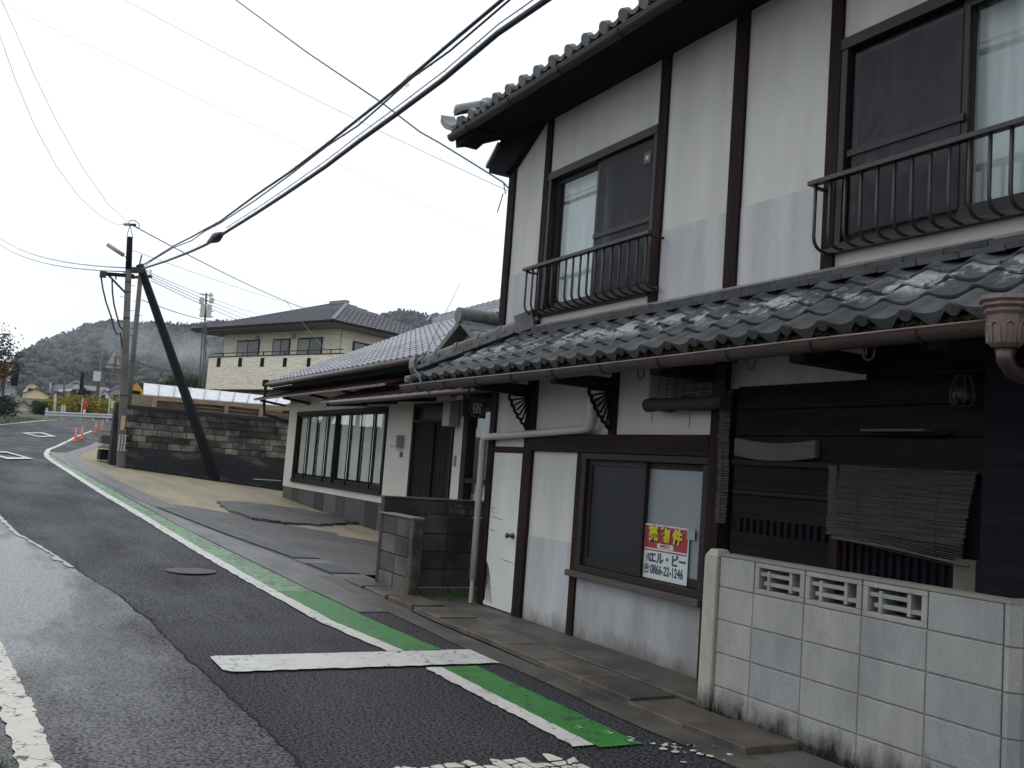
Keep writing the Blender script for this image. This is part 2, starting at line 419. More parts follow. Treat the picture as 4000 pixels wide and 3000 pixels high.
# ================================================================== ground, road, pavement
def asphalt(name, c, c2, rough=(.45, .7), cracks=False, wet=None, speck=.55, spec=.4):
    m, n, l, b = new_mat(name)
    v = wpos(n, l)
    base = mixc(n, l, ramp(n, l, noise(n, l, v, .9, 5), .35, .65), c, c2)
    sp = noise(n, l, v, 52, 3, .75)
    base = mixc(n, l, speck, base, mixc(n, l, 1.0, base, ramp(n, l, sp, .40, .64, (.08, .08, .09, 1), (3.6, 3.6, 3.6, 1)), 'MULTIPLY'))
    sp2 = ramp(n, l, noise(n, l, v, 42, 1), .70, .74)
    base = mixc(n, l, mixc(n, l, 1.0, sp2, (.35, .35, .35), 'MULTIPLY'), base, (.12, .12, .12))
    h = sp
    if cracks:
        vo = n.new('ShaderNodeTexVoronoi'); vo.feature = 'DISTANCE_TO_EDGE'; vo.inputs['Scale'].default_value = 1.5
        nv = n.new('ShaderNodeTexNoise'); nv.inputs['Scale'].default_value = 3.5; nv.inputs['Detail'].default_value = 5
        l.new(v, nv.inputs['Vector'])
        ad = n.new('ShaderNodeMixRGB'); ad.blend_type = 'ADD'; ad.inputs['Fac'].default_value = .30
        l.new(v, ad.inputs[1]); l.new(nv.outputs['Color'], ad.inputs[2]); l.new(ad.outputs[0], vo.inputs['Vector'])
        cr = ramp(n, l, vo.outputs['Distance'], .004, .013, (1, 1, 1, 1), (0, 0, 0, 1))
        cr = mixc(n, l, 1.0, cr, ramp(n, l, noise(n, l, v, .55, 3), .45, .56), 'MULTIPLY')
        base = mixc(n, l, cr, base, (.006, .006, .007))
    l.new(base, b.inputs['Base Color'])
    rr = n.new('ShaderNodeMapRange'); rr.inputs['To Min'].default_value, rr.inputs['To Max'].default_value = rough
    rr.inputs['From Min'].default_value, rr.inputs['From Max'].default_value = .35, .65
    l.new(noise(n, l, wpos(n, l, (.45, 1.3, 1)), .9, 5), rr.inputs['Value'])
    rough_out = rr.outputs[0]
    if wet is not None:      # a film of rain water lies in the shallow hollow of the old asphalt
        cx, cy, sx_, sy_ = wet
        g = n.new('ShaderNodeNewGeometry'); mp = n.new('ShaderNodeMapping')
        mp.inputs['Location'].default_value = (-cx / sx_, -cy / sy_, 0); mp.inputs['Scale'].default_value = (1 / sx_, 1 / sy_, 0)
        l.new(g.outputs['Position'], mp.inputs['Vector'])
        ln = n.new('ShaderNodeVectorMath'); ln.operation = 'LENGTH'; l.new(mp.outputs[0], ln.inputs[0])
        nz = n.new('ShaderNodeMath'); nz.operation = 'MULTIPLY_ADD'; nz.inputs[1].default_value = 1.3; nz.inputs[2].default_value = -.65
        l.new(noise(n, l, wpos(n, l, (.5, 1.6, 1)), 2.2, 4), nz.inputs[0])
        sm = n.new('ShaderNodeMath'); sm.operation = 'ADD'; l.new(ln.outputs['Value'], sm.inputs[0]); l.new(nz.outputs[0], sm.inputs[1])
        k = n.new('ShaderNodeMapRange'); k.inputs['From Min'].default_value = 1.35; k.inputs['From Max'].default_value = .62
        l.new(sm.outputs[0], k.inputs['Value'])
        mr = n.new('ShaderNodeMix'); mr.inputs['B'].default_value = .20
        l.new(k.outputs[0], mr.inputs['Factor']); l.new(rough_out, mr.inputs['A'])
        rough_out = mr.outputs['Result']
        bs = n.new('ShaderNodeMapRange'); bs.inputs['To Min'].default_value = .45; bs.inputs['To Max'].default_value = .12
        l.new(k.outputs[0], bs.inputs['Value'])
        bp = n.new('ShaderNodeBump'); bp.inputs['Distance'].default_value = .006
        l.new(bs.outputs[0], bp.inputs['Strength']); l.new(h, bp.inputs['Height']); l.new(bp.outputs[0], b.inputs['Normal'])
    else:
        bump(n, l, h, b, 1.0, .014)
    l.new(rough_out, b.inputs['Roughness'])
    sr = n.new('ShaderNodeMapRange'); sr.inputs['From Min'].default_value = .40; sr.inputs['From Max'].default_value = .62; sr.inputs['To Min'].default_value = spec * .15; sr.inputs['To Max'].default_value = spec * 1.9
    l.new(h, sr.inputs['Value']); l.new(sr.outputs[0], b.inputs['Specular IOR Level'])
    return m
M['asphalt'] = asphalt('asphalt_new', (.0120, .0125, .0155), (.018, .0185, .0215), (.48, .72), spec=.36, speck=1.0)
M['asphalt_old'] = asphalt('asphalt_old', (.0185, .018, .019), (.027, .026, .026), (.46, .72), True, (-10.3, .0, 5.2, 1.25), .9, spec=.6)
M['asphalt_yard'] = asphalt('asphalt_yard', (.050, .050, .052), (.075, .073, .070), (.30, .55))
M['apron_pale'] = surf('worn_concrete_edge', (.125, .122, .115), (.055, .055, .055), .42, 2.2, stretch=(.4, 1.4, 1), fine=60, fine_amt=.4, bmp=.25, amt=(.38, .62), detail=8)
M['apron'] = surf('concrete_gutter', (.115, .112, .108), (.070, .069, .068), .45, 1.6, fine=70, fine_amt=.3, bmp=.2)
M['yard'] = surf('beige_concrete', (.275, .235, .150), (.165, .15, .11), .65, 1.1, stretch=(.35, 1.8, 1), fine=24, fine_amt=.35, bmp=.3, amt=(.42, .72), detail=8)
M['dirt'] = surf('dirt_and_weeds', (.055, .060, .030), (.075, .065, .045), .95, .6, fine=12, fine_amt=.5, bmp=.5, bdist=.03)

def paint(name, c, under, th=.60, edge=30):
    """Road paint that has worn through to the asphalt in flakes."""
    m, n, l, b = new_mat(name)
    v = wpos(n, l)
    f = noise(n, l, v, 11, 8, .72)
    wear = ramp(n, l, f, th, th + .035)
    vo = n.new('ShaderNodeTexVoronoi'); vo.feature = 'DISTANCE_TO_EDGE'; vo.inputs['Scale'].default_value = 6
    ad = n.new('ShaderNodeMixRGB'); ad.blend_type = 'ADD'; ad.inputs['Fac'].default_value = .12
    nv = n.new('ShaderNodeTexNoise'); nv.inputs['Scale'].default_value = 8; l.new(v, nv.inputs['Vector'])
    l.new(v, ad.inputs[1]); l.new(nv.outputs['Color'], ad.inputs[2]); l.new(ad.outputs[0], vo.inputs['Vector'])
    cr = ramp(n, l, vo.outputs['Distance'], .006, .022, (1, 1, 1, 1), (0, 0, 0, 1))
    cr = mixc(n, l, 1.0, cr, ramp(n, l, noise(n, l, v, 1.3, 3), .47, .6), 'MULTIPLY')
    wear = mixc(n, l, 1.0, wear, cr, 'LIGHTEN')
    cc = mixc(n, l, ramp(n, l, noise(n, l, v, 3, 5), .3, .7), c, tuple(x * .8 for x in c))
    sp = ramp(n, l, noise(n, l, v, 110, 2), .62, .75)
    cc = mixc(n, l, mixc(n, l, 1.0, sp, (.5, .5, .5), 'MULTIPLY'), cc, tuple(x * .45 for x in c))
    l.new(mixc(n, l, wear, cc, under), b.inputs['Base Color'])
    b.inputs['Roughness'].default_value = .48
    bump(n, l, noise(n, l, v, 95, 2, .7), b, .3, .005)
    return m
M['road_white'] = paint('road_paint_white', (.62, .61, .57), (.035, .036, .04), .60)
M['road_white_worn'] = paint('road_paint_white_worn', (.62, .60, .52), (.05, .048, .048), .565)
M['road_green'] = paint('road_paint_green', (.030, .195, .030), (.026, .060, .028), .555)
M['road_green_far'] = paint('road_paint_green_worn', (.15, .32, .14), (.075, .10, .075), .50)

WL = [(-58, 5.23), (-50, 3.83), (-44, 3.0), (-38.6, 2.39), (-34.5, 1.86), (-31.5, 1.64), (-29.5, 1.57), (-27.8, 1.59), (-19.6, 2.0), (-15.3, 2.28),
      (-12.2, 2.44), (-10.1, 2.57), (-8.1, 2.68), (-6.8, 2.80), (-6.2, 2.85), (8, 2.9)]
GR = [(-31, 1.80), (-27.3, 1.90), (-19.1, 2.40), (-15.2, 2.64), (-12.5, 2.87), (-10.8, 3.0), (-9.24, 3.12), (-6.8, 3.25), (8, 3.30)]
GL = [(-58, 6.5), (-50, 5.0), (-44, 4.1), (-38, 3.2), (-34, 2.5), (-31, 2.15), (-28, 2.06), (-23, 2.24), (-20, 2.46), (-17, 2.74), (-14.2, 3.14), (-11.9, 3.52),
      (-10.7, 3.64), (-9.6, 3.72), (-8.4, 3.74), (-7, 3.75), (-5.06, 3.68), (8, 3.62)]
SEAM = [(-60, -5.0), (-40, -2.6), (-22, -.35), (-15.22, .34), (-13.51, .51), (-12.39, .72), (-11.23, .92), (-10.84, .98), (-9.36, 1.23), (-8.55, 1.28), (-8.28, 1.34), (-7.34, 1.34),
        (-6.74, 1.35), (-6.41, 1.37), (-5.49, 1.40), (-5.16, 1.42), (-4.35, 1.43), (8, 1.5)]

def yard_drop(x, y):
    k = interp(x, [(-33, 0), (-29.5, 1), (-17, 1), (-11, .25), (-9.8, 0)])
    y0 = interp(x, GL) + .4
    return -.086 * k * max(0, min(y - y0, 7.0))
def gz(x, y): return zr(x) + yard_drop(x, y)

xs_fine = [8, 4, 2, 0, -1, -2, -3, -4, -4.5, -5, -5.5, -6, -6.5, -7, -7.5, -8, -8.5, -9, -9.5, -10, -10.7, -11.3, -12, -13, -14, -15, -16, -17, -18, -19, -20, -21, -22, -23,
           -24, -25, -26, -27, -28, -29, -30, -31, -32, -33, -34, -35, -36, -38, -40, -42, -44, -46, -48, -50, -53, -56, -59, -62, -65, -68, -71, -74, -77]
def strip(xs, lo, hi, dz, zf=zr, ny=1):
    rows = []
    for x in xs:
        a, b = lo(x), hi(x)
        rows.append([(x, a + (b - a) * j / ny, (zf(x, a + (b - a) * j / ny) if zf is gz else zf(x)) + dz) for j in range(ny + 1)])
    m = MB(); m.grid(rows)
    m.f = [f[::-1] for f in m.f]
    return m
F = lambda tab: (lambda x: interp(x, tab))
# everything rests on one big sheet of terrain
gx = [-990, -690, -400, -300, -250, -220, -195, -160, -130, -95] + sorted(xs_fine) + [20, 60, 150]
gy = [-600, -310, -100, -40, -12, -6, -2, 1, 2, 3, 3.5, 4, 4.5, 5, 6, 7, 8, 9, 10, 11, 12, 16, 30, 60, 150, 500, 980]
MB().grid([[(x, y, gz(x, y) - .05) for y in gy] for x in gx]).obj('ground', M['dirt'], kind='structure')

RDL = [(-77, 9), (-74, 5.2), (-68.6, 3.2), (-58, .77), (-50, -1.2), (-42, -3.0), (-30, -4.6), (-15, -5.2), (8, -5.2)]
def road_right(x): return interp(x, [(-77, 16), (-50, 14), (-42, 9), (-38, 3.3), (-37.9, interp(x, GL)), (8, 9)]) if x < -38 else interp(x, GL)
road = strip(xs_fine, F(RDL), road_right, 0.0, ny=3).obj('road', M['asphalt'], kind='structure')
strip([x for x in xs_fine if x >= -46], lambda x: interp(x, RDL) + .02, F(SEAM), .004).obj('old_asphalt', M['asphalt_old'], road)
rr_ = random.Random(3)
def jagged(tab, x0, x1, w, step, amp):
    pts = []
    x = x0
    while x > x1:
        pts.append((x, interp(x, tab) + rr_.uniform(-amp, amp), w * rr_.uniform(.35, 1.25))); x -= step * rr_.uniform(.6, 1.4)
    m = MB()
    m.grid([[(x, y - h, zr(x) + .008) for x, y, h in pts], [(x, y + h, zr(x) + .008) for x, y, h in pts]])
    return m
jagged(SEAM, 2, -16, .008, .06, .016).obj('seam_crack', M['black'], road)
def dens(a, b, s):
    n = max(2, int(abs(b - a) / s) + 1)
    return [a + (b - a) * i / (n - 1) for i in range(n)]
# rain water standing along the seam
wm, wn_, wl__, wb = new_mat('rain_water')
wb.inputs['Base Color'].default_value = (.015, .015, .017, 1); wb.inputs['Roughness'].default_value = .08; wb.inputs['Specular IOR Level'].default_value = .7
rp = random.Random(19)
pw_ = dens(-10.9, -15.4, .12)
MB().grid([[(x, interp(x, SEAM) - .012 - abs(rp.gauss(0, .03)), zr(x) + .0095) for x in pw_], [(x, interp(x, SEAM) + .004 + abs(rp.gauss(0, .012)), zr(x) + .0095) for x in pw_]]).obj('puddle', wm, road)
# painted markings
def wl_lo(x): return interp(x, WL)
xs_line = [x for x in xs_fine if -58 <= x <= -7]
rw = random.Random(11)
def ragged(tab, off, a):
    def g(x): return interp(x, tab) + off + rw.uniform(-a, a)
    return g
strip(dens(-6.78, -58, .12), ragged(WL, 0, .010), ragged(WL, .135, .006), .010).obj('edge_line', M['road_white'], road)
strip(dens(-4.29, -6.20, .05), ragged(WL, 0, .010), ragged(WL, .125, .004), .010).obj('edge_line', M['road_white'], road)
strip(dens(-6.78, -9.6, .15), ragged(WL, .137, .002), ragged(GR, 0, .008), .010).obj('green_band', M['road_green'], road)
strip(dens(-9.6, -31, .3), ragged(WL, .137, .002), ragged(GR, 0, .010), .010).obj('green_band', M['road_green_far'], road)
strip(dens(-4.24, -6.20, .08), ragged(WL, .127, .002), ragged(GR, 0, .006), .010).obj('green_band', M['road_green'], road)
m = MB(); k = 40
ya = [1.50 + 1.97 * i / k for i in range(k + 1)]
m.grid([[(-6.75 + rw.uniform(-.008, .008) + (.03 if i == 0 else 0), y, .013) for i, y in enumerate(ya)], [(-6.26 + rw.uniform(-.012, .012) - .05 * (i == 0), y, .013) for i, y in enumerate(ya)]])
m.obj('crossing_bar', M['road_white'], road)
# the next bar has crazed into flakes: an uneven grid of cells with the asphalt showing between them
rf = random.Random(5)
fl = MB()
nxc, nyc = 6, 15
gpt = [[(-4.20 + .092 * i + rf.uniform(-.03, .03), 1.62 + .075 * j + rf.uniform(-.024, .024)) for j in range(nyc + 1)] for i in range(nxc + 1)]
for i in range(nxc):
    for j in range(nyc):
        if rf.random() < .10 + .25 * (j > 12) or (i == 0 and rf.random() < .3): continue
        q4 = [gpt[i][j], gpt[i + 1][j], gpt[i + 1][j + 1], gpt[i][j + 1]]
        mx_, my_ = sum(p[0] for p in q4) / 4, sum(p[1] for p in q4) / 4
        sh_ = rf.uniform(.80, .97)
        ring_ = []
        for k4 in range(4):
            a_, b_ = q4[k4], q4[(k4 + 1) % 4]
            for f4 in (.12, .88):
                px4, py4 = a_[0] + (b_[0] - a_[0]) * f4, a_[1] + (b_[1] - a_[1]) * f4
                ring_.append((mx_ + (px4 - mx_) * sh_ * rf.uniform(.93, 1.03), my_ + (py4 - my_) * sh_ * rf.uniform(.93, 1.03), .0115))
        fl.add(ring_, [tuple(range(8))])
for k4 in range(26):
    cx, cy = -4.12 + rf.gauss(.04, .10), 3.40 + rf.gauss(.05, .14); s4 = rf.uniform(.006, .026)
    fl.add([(cx + s4 * rf.uniform(.5, 1.1) * math.cos(t4), cy + s4 * 1.2 * rf.uniform(.5, 1.1) * math.sin(t4), .0115) for t4 in (0, .9, 1.8, 2.7, 3.6, 4.5, 5.4)], [tuple(range(7))])
fl.obj('worn_crossing_bar', M['road_white_worn'], road, kind='stuff')
for cx, cy in ((-4.62, 3.06), (-4.48, 3.17), (-4.36, 3.23)):
    m = MB()
    for q in range(3):
        pts = [(cx + (.05 - .012 * q) * math.cos(a) + q * .03, cy + (.032) * math.sin(a), .0145) for a in [t * .42 + q for t in range(5)]]
        m.grid([[(x, y - .006, z) for x, y, z in pts], [(x, y + .006, z) for x, y, z in pts]])
    m.obj('scuffed_letter', M['road_white'], road)
strip(dens(-3.4, -7.9, .06), lambda x: interp(x, [(-7.9, .11), (-6.07, .20), (-4.64, .29), (-3, .36)]) + rw.uniform(-.015, .015),
      lambda x: interp(x, [(-7.9, .22), (-7.13, .28), (-5.7, .38), (-4.6, .44), (-3, .50)]) + rw.uniform(-.012, .012), .010).obj('lane_line', M['road_white_worn'], road)
def diamond(c, outer):
    m = MB(); vs = []
    for s in (1.0, .62):
        for p in outer:
            x, y = c[0] + (p[0] - c[0]) * s, c[1] + (p[1] - c[1]) * s
            vs.append((x, y, zr(x) + .03))
    m.add(vs, [(i, (i + 1) % 4, (i + 1) % 4 + 4, i + 4) for i in range(4)])
    return m
diamond((-28.9, .62), [(-27.0, .60), (-27.72, 1.24), (-30.8, .66), (-30.0, .0)]).obj('diamond_marking', M['road_white'], road)
diamond((-48.6, 2.25), [(-46.6, 2.16), (-48.2, 2.95), (-51.2, 2.5), (-49.4, 1.55)]).obj('diamond_marking', M['road_white'], road)
strip([-50, -53, -56, -59, -62, -65, -68, -70.5], lambda x: interp(x, RDL) + .3, lambda x: interp(x, RDL) + .48, .02).obj('lane_line', M['road_white_worn'], road)
mh = MB(); mh.tube([(-10.8, 2.12, zr(-10.8) + .002), (-10.8, 2.12, zr(-10.8) + .009)], .26, 24)
mh.obj('manhole_cover', surf('rusty_iron', (.035, .018, .014), (.02, .012, .012), .5, 8), road)

# gutter strip, drain grate and concrete lids along the house
strip([x for x in xs_fine if -33 <= x <= -8.4], lambda x: interp(x, GR) + .03, F(GL), .006).obj('gutter_apron', M['apron_pale'], road)
pave = strip([x for x in xs_fine if -46 <= x <= 8], F(GL), lambda x: interp(x, GL) + .40, .012, zr).obj('gutter_strip', M['apron'], kind='structure')
def grate(x0, x1, name):
    n = 10
    for i in range(n):
        f0, f1 = (i + .12) / n, (i + .62) / n
        strip(dens(x0, x1, .6), lambda x: interp(x, GL) + .02 + .36 * f0, lambda x: interp(x, GL) + .02 + .36 * f1, .026).obj('grate_bar', M['grate'], pave)
    strip(dens(x0, x1, .6), lambda x: interp(x, GL) + .02, lambda x: interp(x, GL) + .38, .016).obj('drain_channel', M['black'], pave)
grate(-11.85, -17.4, 'drain_grate')
grate(-10.72, -11.5, 'drain_grate')
# lids: each its own slab, slightly uneven
xj = [-3.9, -4.42, -4.98, -5.55, -6.15, -6.75, -7.35, -7.95, -8.55, -9.15, -9.75, -10.35]
rs = random.Random(2)
for a, b in zip(xj, xj[1:]):
    ya0, yb0 = interp((a + b) / 2, [(-10.4, 3.66), (-8.4, 3.74), (-7, 3.75), (-5, 3.69), (-4, 3.65)]), interp((a + b) / 2, [(-10.4, 3.94), (-9.2, 4.05), (-8.3, 4.15), (-5.8, 4.08), (-4, 4.07)])
    dz = rs.uniform(0, .018)
    box('gutter_lid', M['slab'], (b + .008, a - .008, ya0 + .012 + rs.uniform(-.008, .008), yb0 - .006, .0, .036 + dz + zr((a + b) / 2)), pave, bevel=.006)
MB().grid([[(x, 3.48 + .02 * math.sin(x * 3), zr(x) + .006) for x in dens(2, -10.6, .5)], [(x, 3.70, zr(x) + .014) for x in dens(2, -10.6, .5)]]).obj('gutter_edge', M['concrete_dark'], pave)
apron = MB()
apron.box(-8.95, 2.0, 4.14, 4.75, -.06, .045)
apron.obj('pavement', M['concrete_dark'], kind='structure', bevel=.01)
MB().box(-10.0, -8.95, 4.06, 9, -.06, .035).obj('alley_ground', M['concrete_dark'], kind='structure')

# neighbour's yard: beige concrete that falls towards the house, wet asphalt nearer
xs_y = [x for x in xs_fine if -40 <= x <= -10.3]
strip([x for x in xs_y if x <= -18] , lambda x: interp(x, GL) + .40, lambda x: 11.0 if x > -29 else interp(x, [(-40, 4.2), (-34, 5), (-29, 11)]), .006, gz, 14).obj('yard', M['yard'], kind='structure')
strip([x for x in xs_y if x >= -18.1], lambda x: interp(x, GL) + .40, lambda x: 11.0 if x < -10.8 else 5.0, .009, gz, 14).obj('yard_asphalt', M['asphalt_yard'], kind='structure')
yb_ = strip(dens(-13.2, -18.05, .5), lambda x: interp(x, [(-18.1, 3.4), (-17, 4.6), (-16, 5.3), (-13, 6.2)]) + .25 * math.sin(x * 5), lambda x: 11.0, .013, gz, 8).obj('yard_patch', M['yard'], kind='structure')
# the broken slab of asphalt laid as a ramp across the yard
rm = random.Random(9)
tp0 = [at(*p, z=.34) for p in ((850, 1966), (900, 1990), (1000, 2010), (1120, 2016), (1260, 2014), (1330, 2004), (1410, 1998), (1340, 1985), (1130, 1968), (950, 1962))]
tp = []
for a_, b_ in zip(tp0, tp0[1:] + tp0[:1]):
    for q_ in range(7):
        w_ = a_.lerp(b_, q_ / 7); tp.append(w_ + Vector((rm.uniform(-.09, .09), rm.uniform(-.07, .07), 0)))
sl = MB(); n_ = len(tp)
sl.add([(p.x, p.y, gz(p.x, p.y) + .055) for p in tp] + [(p.x, p.y, gz(p.x, p.y) - .03) for p in tp], [tuple(range(n_))] + [(i, (i + 1) % n_, (i + 1) % n_ + n_, i + n_) for i in range(n_)])
sl.obj('asphalt_ramp', M['asphalt_yard'], label='broken grey asphalt slab laid as a ramp across the beige yard', cat='ramp')

# ================================================================== the inn (main house)
YF = 4.60
inn = thing('inn_house', (-5, YF, 0), 'large two storey plaster inn with dark timber posts and tiled eaves', 'house')
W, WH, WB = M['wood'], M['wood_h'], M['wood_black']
def part(name, mat, b, parent=inn, bevel=.004): return box(name, mat, b, parent, bevel)
XR = -0.6
# dark rooms behind the facade and the plain side wall
part('core', M['black'], (-8.72, XR, 5.25, 10.0, .05, 4.85), bevel=0)
part('side_wall', M['plaster_side'], (-8.80, -8.74, 4.66, 10.0, .05, 4.55), bevel=0)
# ---- upper storey posts
for x0, x1, zt in ((-8.82, -8.69, 4.56), (-8.08, -7.98, 4.95), (-6.24, -6.13, 4.95), (-5.34, -5.21, 4.95), (-4.41, -4.31, 4.95), (-2.60, -2.50, 4.95), (-1.4, -1.28, 4.95)):
    part('post', W, (x0, x1, YF - .028, YF + .09, 2.76, zt))
# ---- upper storey plaster, a paler field above a repainted band
def panel(x0, x1, z0, z1, mat='plaster', dy=0, name='plaster_panel'):
    part(name, M[mat], (x0, x1, YF - dy, YF + .05, z0, z1), bevel=0)
PS = 3.41
for x0, x1 in ((-8.69, -8.08), (-6.13, -5.34), (-5.21, -4.41)):
    panel(x0, x1, PS, 4.93); panel(x0, x1, 2.72, PS, 'plaster_grey', .004)
for x0, x1 in ((-7.98, -6.24), (-4.31, -2.60)):
    panel(x0, x1, 4.33, 4.93); panel(x0, x1, 2.72, 2.93)
panel(-2.5, -1.4, 2.72, 4.93)

def wavy(x0, x1, y, z0, z1, waves, amp):
    m = MB(); n = int(waves * 8)
    top = [(x0 + (x1 - x0) * i / n, y + amp * math.sin(i / n * waves * 2 * math.pi + .6 * math.sin(i * .37)), z1) for i in range(n + 1)]
    m.grid([[(x, yy + amp * .5 * math.sin(x * 23), z0) for x, yy, z in top], top])
    return m
def window(x0, x1, z0, z1, split, screen_right, rail, mid):
    """A sliding window: wooden surround, two sashes, one pane with a curtain and one behind insect screen."""
    fr = MB()
    fr.box(x0, x1, YF - .030, YF + .12, z1 - .045, z1 + .03)
    fr.box(x0, x1, YF - .040, YF + .12, z0 - .06, z0 - .002)
    fr.box(x0, x0 + .05, YF - .022, YF + .12, z0, z1 - .045)
    fr.box(x1 - .05, x1, YF - .022, YF + .12, z0, z1 - .045)
    w = fr.obj('window', M['aluminium'], inn, bevel=.003)
    def sash(a, b, y, name='sash'):
        s = MB(); zt, zb = z1 - .05, z0 + .002
        s.box(a, a + .045, y, y + .03, zb, zt); s.box(b - .045, b, y, y + .03, zb, zt)
        s.box(a + .045, b - .045, y, y + .03, zt - .045, zt); s.box(a + .045, b - .045, y, y + .03, zb, zb + .07)
        s.obj(name, M['aluminium'], w, bevel=.002)
    a0, a1 = x0 + .05, x1 - .05
    sash(a0, split + .025, YF + .045); sash(split - .025, a1, YF + .015)
    scr = (split - .02, a1) if screen_right else (a0, split + .02)
    gl = (a0 + .04, split) if screen_right else (split, a1 - .04)
    s = MB(); s.box(scr[0] + .04, scr[1] - .04, YF + .008, YF + .010, z0 + .06, z1 - .09)
    s.obj('insect_screen', M['screen'], w)
    s = MB(); s.box(scr[0] + .01, scr[1] - .01, YF - .004, YF + .012, rail - .02, rail + .02); s.obj('screen_rail', M['aluminium'], w)
    s = MB(); s.box(gl[0], gl[1], YF + .058, YF + .062, z0 + .06, z1 - .09); s.obj('pane', M['glass'], w)
    s = MB(); s.box(scr[0] + .03, scr[1] - .03, YF + .028, YF + .032, z0 + .06, z1 - .09); s.obj('pane', M['glass'], w)
    wavy(gl[0] - .05, gl[1] + .05, YF + .15, z0 + (.0 if mid else .0), z1, 5, .012).obj('curtain', M['cloth_white'], w, smooth=True)
    wavy(scr[0] - .02, scr[1] + .05, YF + .34, z0, z1, 6, .02).obj('curtain', M['grey_cloth'], w, smooth=True)
    return w
M['grey_cloth'] = surf('grey_curtain', (.16, .17, .18), (.11, .115, .125), .9, 2, stretch=(4, 1, .5), bmp=0)
w1 = window(-7.98, -6.24, 2.96, 4.30, -7.14, True, 3.55, True)
w2 = window(-4.31, -2.60, 2.98, 4.30, -3.43, False, 3.56, True)
MB().box(-6.45, -6.35, YF + .001, YF + .006, 4.04, 4.14).obj('sticker', M['concrete_dark'], w1); MB().box(-6.42, -6.38, YF - .002, YF + .0005, 4.07, 4.11).obj('sticker_mark', M['pvc'], w1)

def railing(x0, x1, bars):
    YR, ZT = 4.43, 3.345
    r = MB(); r.box(x0 - .05, x1 + .05, YR - .026, YR + .026, ZT - .004, ZT + .026)
    rl = r.obj('railing', M['iron'], inn, bevel=.003)
    for x in (x0 - .03, x1 + .03):
        MB().box(x - .012, x + .012, YR + .024, YF - .03, ZT - .018, ZT).obj('side_arm', M['iron'], rl)
    MB().box(x0 - .03, x1 + .03, YF - .060, YF - .042, 2.915, 2.945).obj('bottom_rail', M['iron'], rl)
    n = bars
    bar = MB()
    path = [(0, YR, ZT), (0, YR, 3.01)] + [(0, YR + .085 * (1 - math.cos(t)), 3.01 - .085 * math.sin(t)) for t in (.4, .8, 1.2, 1.571)] + [(0, YF - .05, 2.925)]
    bar.tube(path, .0112, 6)
    me = bar.mesh('bar', M['iron'], True)
    for i in range(n):
        sub('bar', me, rl, Matrix.Translation((x0 + (x1 - x0) * i / (n - 1), 0, 0)))
railing(-8.02, -6.10, 17)
railing(-4.335, -2.41, 17)

# ---- lower storey
G0 = .045
part('post', W, (-8.83, -8.72, YF - .03, YF + .09, G0, 2.72))
part('post', W, (-8.07, -7.92, YF - .04, YF + .09, G0, 2.72))
part('post', W, (-7.13, -7.035, YF - .025, YF + .09, G0, 1.61))
part('post', W, (-5.36, -5.225, YF - .05, YF + .09, G0, 2.72))
part('post', W, (-6.68, -6.585, YF - .03, YF + .09, 1.772, 2.72))
part('post', WB, (-3.16, -2.92, YF - .12, YF + .09, G0, 2.72))
part('lintel', WH, (-7.918, -5.362, YF - .055, YF + .06, 1.612, 1.768), bevel=.008)
part('door_head', WH, (-8.72, -8.07, YF - .022, YF + .06, 1.588, 1.645))
part('door_jamb', W, (-8.12, -8.07, YF - .016, YF + .06, G0, 1.586))
panel(-8.72, -8.07, 1.647, 2.72)
panel(-7.918, -6.68, 1.77, 2.72); panel(-6.585, -5.362, 1.77, 2.72); panel(-5.222, -4.02, 2.10, 2.72); part('bay_head_shade', WB, (-4.02, -3.16, YF - .012, YF + .05, 2.108, 2.72))  # dark panel right of the plaster stands in for the soffit's shadow
panel(-7.918, -7.13, .82, 1.610); panel(-7.918, -7.13, .03, .82, 'plaster_grey', .004); panel(-7.034, -5.362, .03, .55, 'plaster_low', .004)
# narrow white door, its skin split and the bottom corner rotted open
dm = MB()
dz = [(-8.715, .13), (-8.69, .10), (-8.66, .17), (-8.65, .40), (-8.635, .30), (-8.62, .18), (-8.59, .13), (-8.56, .10), (-8.52, .065), (-8.125, .055), (-8.125, 1.584), (-8.715, 1.584), (-8.715, .55)]
dm.prism([(-8.715, .48), (-8.66, .44), (-8.60, .30), (-8.55, .14), (-8.50, .07), (-8.125, .055), (-8.125, 1.584), (-8.715, 1.584)], YF - .008, YF + .02)
door = dm.obj('door', M['door_white'], inn, bevel=.004)
MB().prism([(-8.713, .052), (-8.50, .052), (-8.55, .14), (-8.60, .30), (-8.66, .44), (-8.713, .48)], YF + .004, YF + .018).obj('bare_core', surf('rotten_core', (.02, .017, .015), (.30, .29, .27), .8, 18, stretch=(3, 1, .4), amt=(.4, .7)), door)
for q in range(5):
    x = -8.70 + q * .035
    MB().prism([(x, .06), (x + .02, .06), (x + .014, .22 + .06 * (q % 3)), (x + .006, .20)], YF - .004, YF + .003).obj('splinter', M['door_white'], door)
MB().box(-8.712, -8.14, YF - .012, YF - .004, .058, .095).obj('kick_rail', M['door_white'], door)
for zc, xa, xb in ((.93, -8.70, -8.42), (.55, -8.40, -8.16), (.80, -8.70, -8.58), (1.02, -8.70, -8.62), (.98, -8.70, -8.6)):
    m = MB(); pts = [(xa + (xb - xa) * i / 8, zc - .05 * (xa + 8.7 + (xb - xa) * i / 8) + .006 * math.sin(i * 2.1)) for i in range(9)]
    m.grid([[(x, YF - .010, z) for x, z in pts], [(x, YF - .018 + .004 * math.sin(i), z + .012 + .004 * math.sin(i * 1.7)) for i, (x, z) in enumerate(pts)]])
    m.obj('peeling_skin', M['door_white'], door)
